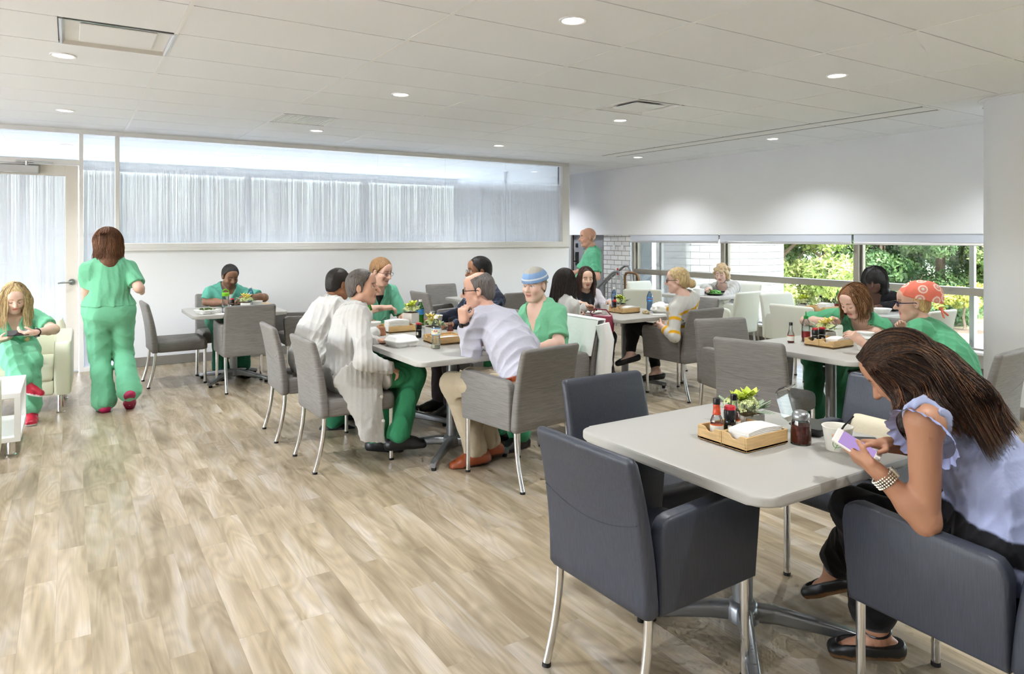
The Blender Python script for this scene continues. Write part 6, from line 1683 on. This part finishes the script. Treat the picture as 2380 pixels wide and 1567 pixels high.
def p_stand():
    s = Person('person with a shaved head in green scrubs walking past the steel door', (5.62,7.10,.92), at(1366,552,9.0), 150, 158, 4, skin=(200,156,136), seed=12, vox=.008)
    s.arm('L', (5.40,6.98,.98), hdir=(-.4,.3,-.8), palm=(.5,0,0)).arm('R', (5.44,7.36,1.0), hdir=(-.6,.3,-.6), palm=(0,-1,0))
    s.leg('L', (5.52,7.05,.49), (5.56,7.02,.085), (-.8,.5,0)).leg('R', (5.50,7.30,.49), (5.42,7.32,.085), (-.8,.5,0))
    s.build(brow=(70,54,46)); s.scrub_top((92,168,134), .12, .75, extra=lambda fd: fd.cap(s.P-s.l*.06, s.P+s.l*.06, .13, k=.05)); s.trousers((72,148,116), .97); s.shoes()
p_stand()
def p_stripe():
    s = Person('person with a blonde bun and glasses in a white sweater with yellow stripes', (5.01,4.86,.575), at(1574,652,6.65), 104, 130, 4, sex='f', skin=PALE, size=1.02, seed=13)
    s.arm('L', at(1540,760,6.56), elbow=at(1566,782,6.42), hdir=at(1520,752,6.7)-at(1540,760,6.56), palm=(.5,.4,.2), curl=45).arm('R', at(1540,752,6.78), hdir=(-.7,.5,-.1), palm=(0,.2,-1), curl=40)
    s.leg('L', (4.80,5.30,.62), at(1466,822,6.98), (-.8,.45,-.25)).leg('R', (5.02,5.30,.54), at(1526,862,6.95), (-.85,.2,-.05))
    s.build(brow=(150,120,86), lip=(200,120,112))
    fd = Field(); s.torso(fd, .016); s.arms_f(fd, .014, 1.62, .006); fd.cap(s.P-s.lp*.06, s.P+s.lp*.06, .112, k=.05, inf=.012); s.neck_hole(fd, .006, .07, 0, .35)
    def cf(V, c):
        d = (V-s.Nk); h = d@s.u
        arm = np.zeros(len(V), bool); ah = np.zeros(len(V))
        for q in 'LR':
            a, b = s.S[q], s.E[q]; ax = unit(b-a); t = (V-a)@ax; r = np.linalg.norm((V-a)-np.outer(t,ax), axis=1); m = (r < .075) & (t > .06) & (t < .36); arm |= m; ah[m] = t[m]
            a2, b2 = s.E[q], s.W[q]; ax2 = unit(b2-a2); t2 = (V-a2)@ax2; r2 = np.linalg.norm((V-a2)-np.outer(t2,ax2), axis=1); m2 = (r2 < .068) & (t2 > .03) & (t2 < .3); arm |= m2; ah[m2] = .29+t2[m2]
        mn = np.minimum; st = np.where(arm, mn(mn(np.abs(ah-.10), np.abs(ah-.235)), np.abs(ah-.40))-.016, mn(mn(np.abs(h+.085), np.abs(h+.235)), np.abs(h+.385))-.016); return band(c, st, (222,168,30), .006)
    s.cloth('sweater', fd, (206,204,198), amp=.006, colf=cf); s.trousers((32,32,36), .84, .008, .0, name='leggings', amp=.003); s.shoes((22,22,26), None, .005, .10, 'ballet_flat', cut=-.028)
    def ex(fd, p):
        fd.ell(p(-.138,0,-.040), s.Rh, (.040,.044,.044), k=.008); fd.cap(p(-.10,-.02,.0), p(-.135,.015,-.05), .018, k=.01); fd.cap(p(-.125,-.025,-.05), p(-.14,.02,-.01), .014, k=.006)
    s.hair((192,168,124), line=((-.15,-.06,-.012,.012,.03,.05,.085,.12),(-.09,-.075,-.028,-.014,.02,.05,.072,.08)), inf=.014, extra=ex, amp=.004, freq=2.)
    s.glasses('spectacle_black', .0024)
p_stripe()
def p_curly():
    s = Person('person with curly blonde hair in a white coat eating salad by the window', (7.86,6.58,.575), at(1677,636,9.62), 190, 200, 16, sex='f', skin=(226,192,178), seed=14, vox=.0075)
    s.arm('R', at(1648,672,9.3), elbow=(7.6,6.88,.80), hdir=(-1,-.3,.1), palm=(0,-.4,-.7), curl=50).arm('L', at(1664,712,9.2), hdir=(-1,.1,-.3), palm=(0,0,-1)); s.build(brow=(150,120,90), lip=(196,116,112), under=((50,54,84),-.05))
    coat(s, lambda fd: fd.cap(s.P-s.lp*.08, s.P+s.lp*.08, .13, k=.05), v=.26); s.trousers((220,214,210), name='trousers'); s.shoes()
    def ex(fd, p):
        g = random.Random(4)
        for k in range(46):
            a, e = g.random()*2*PI, g.random()*PI*.62; v = V3(math.sin(e)*math.cos(a)*.115-.022, math.sin(e)*math.sin(a)*.10, math.cos(e)*.105+.02)
            if v[0] > .05 and v[2] < .05: continue
            fd.ell(p(*v), s.Rh, (.028,.028,.028), k=.006)
        for y in (-1,1): fd.ell(p(-.02,y*.085,-.05), s.Rh, (.05,.03,.055), k=.02)
        fd.ell(p(-.08,0,-.04), s.Rh, (.045,.08,.07), k=.02)
    s.hair((188,164,130), line=((-.15,-.03,.0,.03,.06,.085,.12),(-.12,-.12,-.08,.0,.05,.06,.07)), inf=.02, extra=ex, side=1, amp=.004, freq=2.5, mat='hair_fine')
    badge(s, .115, .06, .16)
p_curly()
def p_black():
    s = Person('person with shoulder-length black hair in a black jacket near the window mullion', (7.55,4.22,.585), at(2032,652,7.45), 186, 198, 16, sex='f', skin=DARK, size=1.05, seed=15)
    s.arm('R', (7.18,4.46,.80), hdir=(-1,-.3,0)).arm('L', (7.16,4.08,.80), elbow=(7.38,3.88,.82), hdir=(-1,.3,0)); s.build(brow=(20,16,16), lip=(120,62,60), under=((90,84,84),-.045))
    fd = Field(); s.torso(fd, .022); s.arms_f(fd, .018, 1.93, .004); s.neck_hole(fd, .006, .22, 0, .3); s.cloth('jacket', fd, (34,35,40), amp=.006); s.trousers((30,30,34), name='trousers'); s.shoes()
    def ex(fd, p):
        fd.ell(p(-.03,0,.03), s.Rh, (.125,.118,.118), k=.03)
        for y in (-1,1): fd.cap(p(-.01,y*.085,-.01), p(.005,y*.098,-.10), .042, .036, k=.03); fd.ell(p(.0,y*.105,-.125), s.Rh, (.045,.04,.035), k=.03)
        fd.cap(p(-.08,0,-.02), p(-.08,0,-.12), .07, .06, k=.03)
    s.hair((26,24,26), line=((-.17,-.03,.0,.03,.06,.085,.12),(-.2,-.2,-.2,-.0,.045,.062,.07)), extra=ex, side=1, amp=.004, freq=1.4, bounds=(s.Nk,)); auto_strands(s, 500, (26,24,26), (60,56,58), .10, (82,278), wave=1.5)
    badge(s, .115, .05, .18, .05, .07, 'label_blue')
p_black()
def p_brown():
    s = Person('person with straight brown bobbed hair in green scrubs bending over her food', (5.43,3.26,.58), at(1983,700,5.33), 172, 172, 30, sex='f', skin=PALE, seed=16, bow=.06)
    s.arm('R', at(1944,748,5.35), elbow=(5.22,3.62,.82), hdir=at(1915,738,5.3)-at(1944,748,5.35), palm=(.1,-.5,-.6), curl=55).arm('L', (4.98,3.02,.80), elbow=(5.2,2.96,.80), hdir=(-1,.2,0)); s.build(brow=(140,104,80), lip=(196,104,96), under=((40,42,46),-.10))
    s.scrub_top((88,166,124), .15, .8); s.trousers((48,112,80)); s.shoes()
    def ex(fd, p):
        for y in (-1,1):
            fd.cap(p(.03,y*.070,.05), p(.015,y*.088,-.04), .024, .030, k=.025); fd.cap(p(.015,y*.088,-.04), p(.02,y*.086,-.13), .030, .018, k=.02)
        fd.cap(p(-.07,0,.03), p(-.085,0,-.11), .075, .06, k=.04)
    s.hair((128,88,60), line=((-.17,-.03,.0,.03,.06,.085,.12),(-.3,-.3,-.3,.0,.055,.076,.085)), extra=ex, side=1, bounds=(s.loc(0,0,-.13),)); auto_strands(s, 800, (128,90,62), (190,148,104), .11, (48,312), wave=.4)
    b = bmesh.new(); c_ = s.Nk-s.u*.22+s.f*.12+s.l*.05; cyl(b, Vector(c_), Vector(c_+s.u*.07), .005, .005, 8); s.part('pen', b, 'black_plastic')
p_brown()
def p_bouf():
    s = Person('person in a coral patterned bouffant cap and green scrubs seen from behind', (4.73,2.22,.585), at(2122,704,4.70), 108, 128, 6, sex='f', skin=(206,166,146), size=1.04, fat=1.12, bow=.06, seed=17)
    s.arm('L', at(2004,796,4.62), elbow=at(2062,842,4.50), hdir=at(1974,772,4.66)-at(2004,796,4.62), palm=(.3,.6,-.6), curl=40).arm('R', at(2104,770,4.98), elbow=(5.02,2.62,.80), hdir=at(2084,740,4.95)-at(2104,770,4.98), palm=(-.6,-.4,-.2), curl=35)
    s.build(brow=(140,104,80), lip=(200,96,100), eyes='open'); s.scrub_top((92,168,126), None, .9, extra=lambda fd: fd.cap(s.P-s.lp*.06, s.P+s.lp*.06, .13, k=.05)); s.trousers((50,116,84)); s.shoes()
    s.hair((206,170,120), inf=.004, line=((-.13,-.06,-.012,.012,.02,.05,.085,.12),(-.10,-.08,-.03,-.03,.3,.3,.3,.3)))
    hs = s.hs; fd = Field(); fd.ell(s.loc(-.05,0,.055), s.Rh, V3(.138,.100,.100)*hs); fd.ell(s.loc(-.115,0,.0), s.Rh, V3(.07,.075,.07)*hs, k=.03); fd.plane(s.loc(.045,0,.048), s.Rh@V3(.30,0,-1), .004)
    fd.ell(s.loc(-.165,0,-.055), s.Rh, V3(.014,.020,.014)*hs, k=.004); fd.cap(s.loc(-.165,-.01,-.055), s.loc(-.205,-.03,-.10), .010, .015, k=.003, sq=(s.f,.5)); fd.cap(s.loc(-.165,.01,-.055), s.loc(-.17,.03,-.11), .009, .013, k=.003, sq=(s.f,.5))
    def cf(V, c):
        q = ((V-s.H)@s.Rh)/hs; th = np.arctan2(q[:,1], q[:,0]+.05)*.115; ph = q[:,2]
        k = np.stack([q[:,0], q[:,1], q[:,2]],1)*17; g = np.random.default_rng(3); pts = g.normal(size=(24,3)); pts = pts/np.linalg.norm(pts,axis=1)[:,None]*np.array([.13,.10,.10])+np.array([-.05,0,.05])
        d = np.sqrt(((q[:,None,:]-pts[None])**2).sum(2)).min(1)
        c = band(c, np.abs(d-.025)-.004, (244,226,214), .004); c = band(c, np.abs(d-.011)-.003, (206,180,164), .004); return band(c, d-.008, (226,232,220), .004)
    s.cloth('bouffant_cap', fd, (232,124,104), amp=.003, colf=cf, freq=1.2, vox=.005, extra=(s.loc(-.22,0,-.12),)); s.glasses('spectacle_navy', .003)
p_bouf()

def p_terrace():
    s = Person('person with a bun sitting outside, a shadowy shape through the glass door', (-2.35,14.55,.55), at(34,615,12.0), 190, 190, 20, sex='f', skin=(120,100,90), seed=19, vox=.010)
    s.arm('R', (-2.75,14.75,.80), hdir=(-1,0,0)).arm('L', (-2.72,14.4,.80), hdir=(-1,0,0)); s.build(); s.scrub_top((70,80,90), None, 1.9, 'jacket'); s.trousers((50,54,62), name='trousers'); s.shoes()
    s.hair((50,42,38), extra=lambda fd, p: fd.ell(p(-.12,0,.09), s.Rh, (.045,.045,.045), k=.01))
p_terrace()
chair('grey_arm', -2.33, 14.55, 190, 'chair on the terrace behind the glass door, seen as a shadow', GG)
# ---- foreground woman with the phone
def p_front():
    hd = at(2085,862,2.36)
    s = Person('person with long dark hair in a blue ruffled blouse bent over a phone', (2.40,.98,.575), hd, 93, 110, 44, sex='f', skin=(184,134,106), size=1.0, vox=.0048, bow=.11, seed=18)
    s.S['L'] = at(2148,985,2.06); 
    s.arm('L', at(2036,1092,2.12), elbow=at(2152,1212,2.07), hdir=at(1965,1045,2.20)-at(2036,1092,2.12), palm=(.55,.15,.75), curl=24, fingers=(4,6,8,12), thumb=((.70,.45,.40),(.9,.05,.40)))
    s.arm('R', at(2066,1034,2.225), elbow=(2.56,1.06,.80), hdir=at(1960,1026,2.20)-at(2066,1034,2.225), palm=(-.05,-.25,-.9), curl=20, fingers=(20,38,52,56), thumb=((.7,.6,.3),(.9,.1,.3)))
    s.leg('L', at(1985,1185,2.42), at(2040,1470,2.50), (-.62,.72,-.12)).leg('R', (2.46,1.44,.55), at(1940,1322,2.80), (-.25,.80,-.45))
    s.build(brow=(40,28,24), lip=(190,104,98)); o = s.o
    # sleeveless blouse with peplum
    fd = Field(); s.torso(fd, .014); fd.cap(s.P-s.lp*.07+V3(0,-.02,-.0), s.P+s.lp*.07+V3(0,-.02,.0), .150, k=.05); fd.cap(s.P+V3(0,0,.02), s.P+s.fp*.10+V3(0,0,.03), .15, .13, k=.05); fd.plane(s.P+V3(0,0,-.06), (0,0,-1), .005)
    for q in 'LR': fd.cap(s.S[q], s.S[q]+(s.E[q]-s.S[q])*.10, .058*s.w, k=.02, mode='s'); fd.cap(s.S[q]+s.l*(.03 if q == 'L' else -.03), s.E[q], .060*s.w, .05, mode='s', k=.01)
    s.neck_hole(fd, .012, .06, .0, .4)
    pl = s.cv(.17); pu = unit(s.cv(.3)-s.cv(.05))
    def cf(V, c):
        h = (V-pl)@pu; return band(c, np.abs(h)-.032, (22,22,26), .006)
    s.cloth('blouse', fd, (160,168,202), amp=.008, colf=cf, vox=.0048)
    # ruffle round each arm hole
    for q in 'LR':
        b = bmesh.new(); c0 = s.S[q]+(s.E[q]-s.S[q])*.10-s.l*(.012 if q == 'L' else -.012); ax = unit(s.l*(1 if q == 'L' else -1)*.85+unit(s.E[q]-s.S[q])*.35); e1 = unit(np.cross(ax, s.f)); e2 = np.cross(ax, e1); rows = []
        for j in range(361):
            a = 2*PI*j/360; rad = e1*math.cos(a)+e2*math.sin(a); rr = .078+.008*math.cos(a*2)
            row = []
            for i in range(6):
                u = i/5; w = .0045*u*math.sin(a*15+1.6*math.sin(a*3))+.002*u*math.sin(a*31)
                row.append(Vector(c0+rad*(rr+.016*u)+ax*(.008+.026*u)+rad*w+ax*w*.5))
            rows.append(row)
        for th in (0,.0015):
            Vv = [[b.verts.new(p+Vector(ax)*th) for p in r] for r in rows]
            for r1, r2 in zip(Vv, Vv[1:]):
                for i in range(5): f = b.faces.new((r1[i],r1[i+1],r2[i+1],r2[i])); f.smooth = True
        s.part('ruffle', b, MATS.get('blouse_blue') or simple('blouse_blue', (152,162,206), .8, bump=(60,.1)), True)
    s.trousers((18,18,22), .80, .016, .018, name='cropped_trousers', amp=.005); s.shoes((20,20,22), (120,86,56), .004, .115, 'sandal', cut=-.030)
    for q in 'LR':      # ankle strap
        A = s.A[q]; ax = unit(s.K[q]-A); e1 = unit(np.cross(ax, V3(0,1,.1))); e2 = np.cross(ax, e1); b = bmesh.new()
        tube(b, [Vector(A+ax*.012+e1*.041*math.cos(a)+e2*.043*math.sin(a)) for a in [2*PI*i/20 for i in range(20)]], .005, 8, closed=True); s.part('ankle_strap', b, 'black_plastic', True)
    # hair: base volume plus loose strands
    Rh = s.Rh; p = s.loc; up_, f_, l_ = s.u, s.f, s.l; Nk = s.Nk
    tail = [at(2200,930,2.12), at(2262,985,2.06), at(2325,1040,2.02)]
    def ex(fd, pp):
        fd.cap(pp(-.06,0,.02), Nk-f_*.02+V3(0,0,.03), .088, .085, k=.04); fd.cap(Nk-f_*.02+V3(0,0,.03), tail[0]+V3(.12,0,-.01), .085, .08, k=.05)
        fd.cap(tail[0]+V3(.10,0,-.01), tail[1]*.6+tail[0]*.4+V3(.08,-.01,-.01), .07, .04, k=.05, sq=(s.u*.3+V3(0,0,.9),.5))
        fd.cap(pp(.02,.072,.02), pp(.03,.088,-.10), .030, .034, k=.03); fd.cap(pp(.03,.088,-.10), at(2105,990,2.14), .034, .022, k=.03)
        fd.cap(pp(.0,-.075,.02), pp(.03,-.085,-.14), .03, .034, k=.03)
    h = s.hair((46,32,28), line=((-.2,-.03,.0,.03,.055,.085,.12),(-.6,-.6,-.6,-.05,.045,.078,.085)), inf=.009, extra=ex, side=1, amp=.005, freq=1.3, bounds=(tail[2], Nk, at(2105,1000,2.14)), col2=(30,22,20))
    def path(*pts): return np.array(pts)
    G = []
    for v in np.linspace(-1.05, 1.08, 15):       # from the far side, over the crown, to the near side
        y = .088*math.sin(v*1.25); z = .03+.105*math.cos(v*1.25); t = (v+1.05)/2.13
        root = p(.070-.02*abs(v), y*.9, z*.86); crown = p(-.06, y*1.12, z*.95); nape = p(-.125, y*1.2, .0+z*.25)
        e0 = tail[0]*(1-t)+V3(2.62,1.12,1.10)*(t-1)*-1*0+tail[0]*0*t
        mid = tail[0]+V3(.20*(1-t), .05*(1-t), .075-.03*t)+V3(0,0,.03*math.cos(v)); m2 = tail[1]+V3(.17*(1-t)-.01, -.0, .045-.05*t); end = tail[2]+V3(.12*(1-t)-.05*t, .0, .03-.07*t)
        G.append(path(root, crown, nape, (nape+mid)/2+V3(0,0,.015), mid, m2, end))
    strands(s, G, 1900, (50,35,29), (128,86,54), .0022, 5, 'hair_strands', h)
    F_ = []                                         # locks falling forward beside the cheek
    for k in range(4):
        F_.append(path(p(.06-.015*k,.05+.012*k,.085-.01*k), p(.05-.012*k,.085,.03), p(.045-.01*k,.100,-.06), at(2078+10*k,975,2.18), at(2088+9*k,1030+6*k,2.16)))
    strands(s, F_, 130, (48,32,28), (120,76,44), .0022, 8, 'hair_strands', h)
    F3 = [path(p(.062-.02*k,.058+.006*k,.080+.006*k), p(.02-.035*k,.092,.045), p(.005-.04*k,.102,-.03), p(-.02-.04*k,.100,-.11+.015*k), at(2118+34*k,955-14*k,2.11), at(2150+42*k,985-6*k,2.07), at(2176+44*k,1012+4*k,2.05)) for k in range(4)]
    strands(s, F3, 700, (50,35,29), (120,80,50), .0022, 11, 'hair_strands', h)
    F2 = [path(p(.06-.02*k,-.05-.012*k,.085-.01*k), p(.04,-.088,.02), p(.05,-.095,-.10), p(.07-.02*k,-.09,-.22)) for k in range(3)]
    strands(s, F2, 60, (48,32,28), (120,76,44), .0022, 9, 'hair_strands', h)
    # bracelet watch
    Wp = s.W['L']-unit(s.W['L']-s.E['L'])*.035; ax = unit(s.W['L']-s.E['L']); n1 = unit(np.cross(ax, V3(0,0,1))); n2 = np.cross(ax, n1); b = bmesh.new()
    for row in (-.012,-.004,.004,.012):
        for j in range(26):
            a = 2*PI*j/26; c = Wp+ax*row+n1*.029*math.cos(a)+n2*.033*math.sin(a); bmesh.ops.create_icosphere(b, subdivisions=1, radius=.0046, matrix=Matrix.Translation(Vector(c)))
    s.part('bracelet', b, simple('bracelet_metal', (204,198,184), .25, .9), True)
    b = bmesh.new(); M = Matrix((tuple(ax), tuple(n1), tuple(n2))).transposed().to_4x4(); box(b, 0,0,0,.03,.028,.010,.003,2); bmesh.ops.transform(b, matrix=Matrix.Translation(Vector(Wp-n2*.036)) @ M, verts=b.verts[:]); s.part('watch_face', b, 'bracelet_metal')
    return s
front = p_front()
# phone in her hands
a, b_ = at(1936,1022,2.22), at(2032,1082,2.16); ax = unit(b_-a); n = unit(V3(-.25,-.35,.85)); n = unit(n-ax*(n@ax)); sd = np.cross(n, ax); c = (a+b_)/2+n*.024
t = thing('smartphone', 'white smartphone with a lit lilac screen held by the foreground woman', 'phone', tuple(c))
t.rotation_euler = Matrix((tuple(ax), tuple(sd), tuple(n))).transposed().to_euler()
obj('case', bx(0,0,0,.142,.070,.0085,.004,3), simple('phone_white', (232,228,222), .3), t)
emit('screen_lilac', (200,168,232), .30); obj('screen', bx(0,0,.0046,.105,.062,.0008), 'screen_lilac', t)
bm = bmesh.new(); lathe(bm, [(.0055,0),(.006,.0006),(.001,.0006)], (.062,0,.0043), 20); obj('home_button', bm, 'ceramic_grey', t)
# ================================================================== CAMERA, SUN, SKY
cam = bpy.data.cameras.new('camera'); co = bpy.data.objects.new('camera', cam); COL.objects.link(co)
cam.sensor_width = 36; cam.sensor_fit = 'HORIZONTAL'; cam.lens = 36*1618/2380.
cam.shift_y = -(783.5-550)/2380.
cam.clip_start = .05; cam.clip_end = 300
co.location = (0,0,H); co.rotation_euler = (R(90), 0, R(-32.4))
SC.camera = co
sun = bpy.data.lights.new('sun', 'SUN'); sun.energy = SUN_E; sun.angle = R(.6); sun.color = (1,.985,.95)
so = bpy.data.objects.new('sun', sun); COL.objects.link(so)
so.rotation_euler = Vector((.30,.55,-.80)).to_track_quat('-Z','Y').to_euler()
wd = bpy.data.worlds.new('World'); SC.world = wd; wd.use_nodes = True
nt = wd.node_tree; nt.nodes.clear()
sk = nt.nodes.new('ShaderNodeTexSky'); sk.sky_type = 'NISHITA'; sk.sun_disc = False; sk.sun_elevation = R(50); sk.sun_rotation = R(237); sk.air_density = 1.; sk.dust_density = 2.2; sk.ozone_density = 1
hs = nt.nodes.new('ShaderNodeHueSaturation'); hs.inputs['Saturation'].default_value = .55; hs.inputs['Value'].default_value = 1
bg = nt.nodes.new('ShaderNodeBackground'); bg.inputs[1].default_value = SKY_E; wo = nt.nodes.new('ShaderNodeOutputWorld')
nt.links.new(sk.outputs[0], hs.inputs['Color']); nt.links.new(hs.outputs[0], bg.inputs[0]); nt.links.new(bg.outputs[0], wo.inputs[0])
vs = SC.view_settings
SC.display_settings.display_device = 'sRGB'
vs.view_transform = 'Standard'; vs.look = 'None'; vs.gamma = 1; vs.use_curve_mapping = False; vs.exposure = EXPO
cy = SC.cycles
cy.use_denoising = True; cy.max_bounces = 8; cy.diffuse_bounces = 4; cy.glossy_bounces = 4; cy.transmission_bounces = 6; cy.transparent_max_bounces = 16
cy.sample_clamp_indirect = 6; cy.caustics_reflective = False; cy.caustics_refractive = False; cy.use_light_tree = False
cy.use_adaptive_sampling = True; cy.adaptive_threshold = .09; cy.adaptive_min_samples = 12
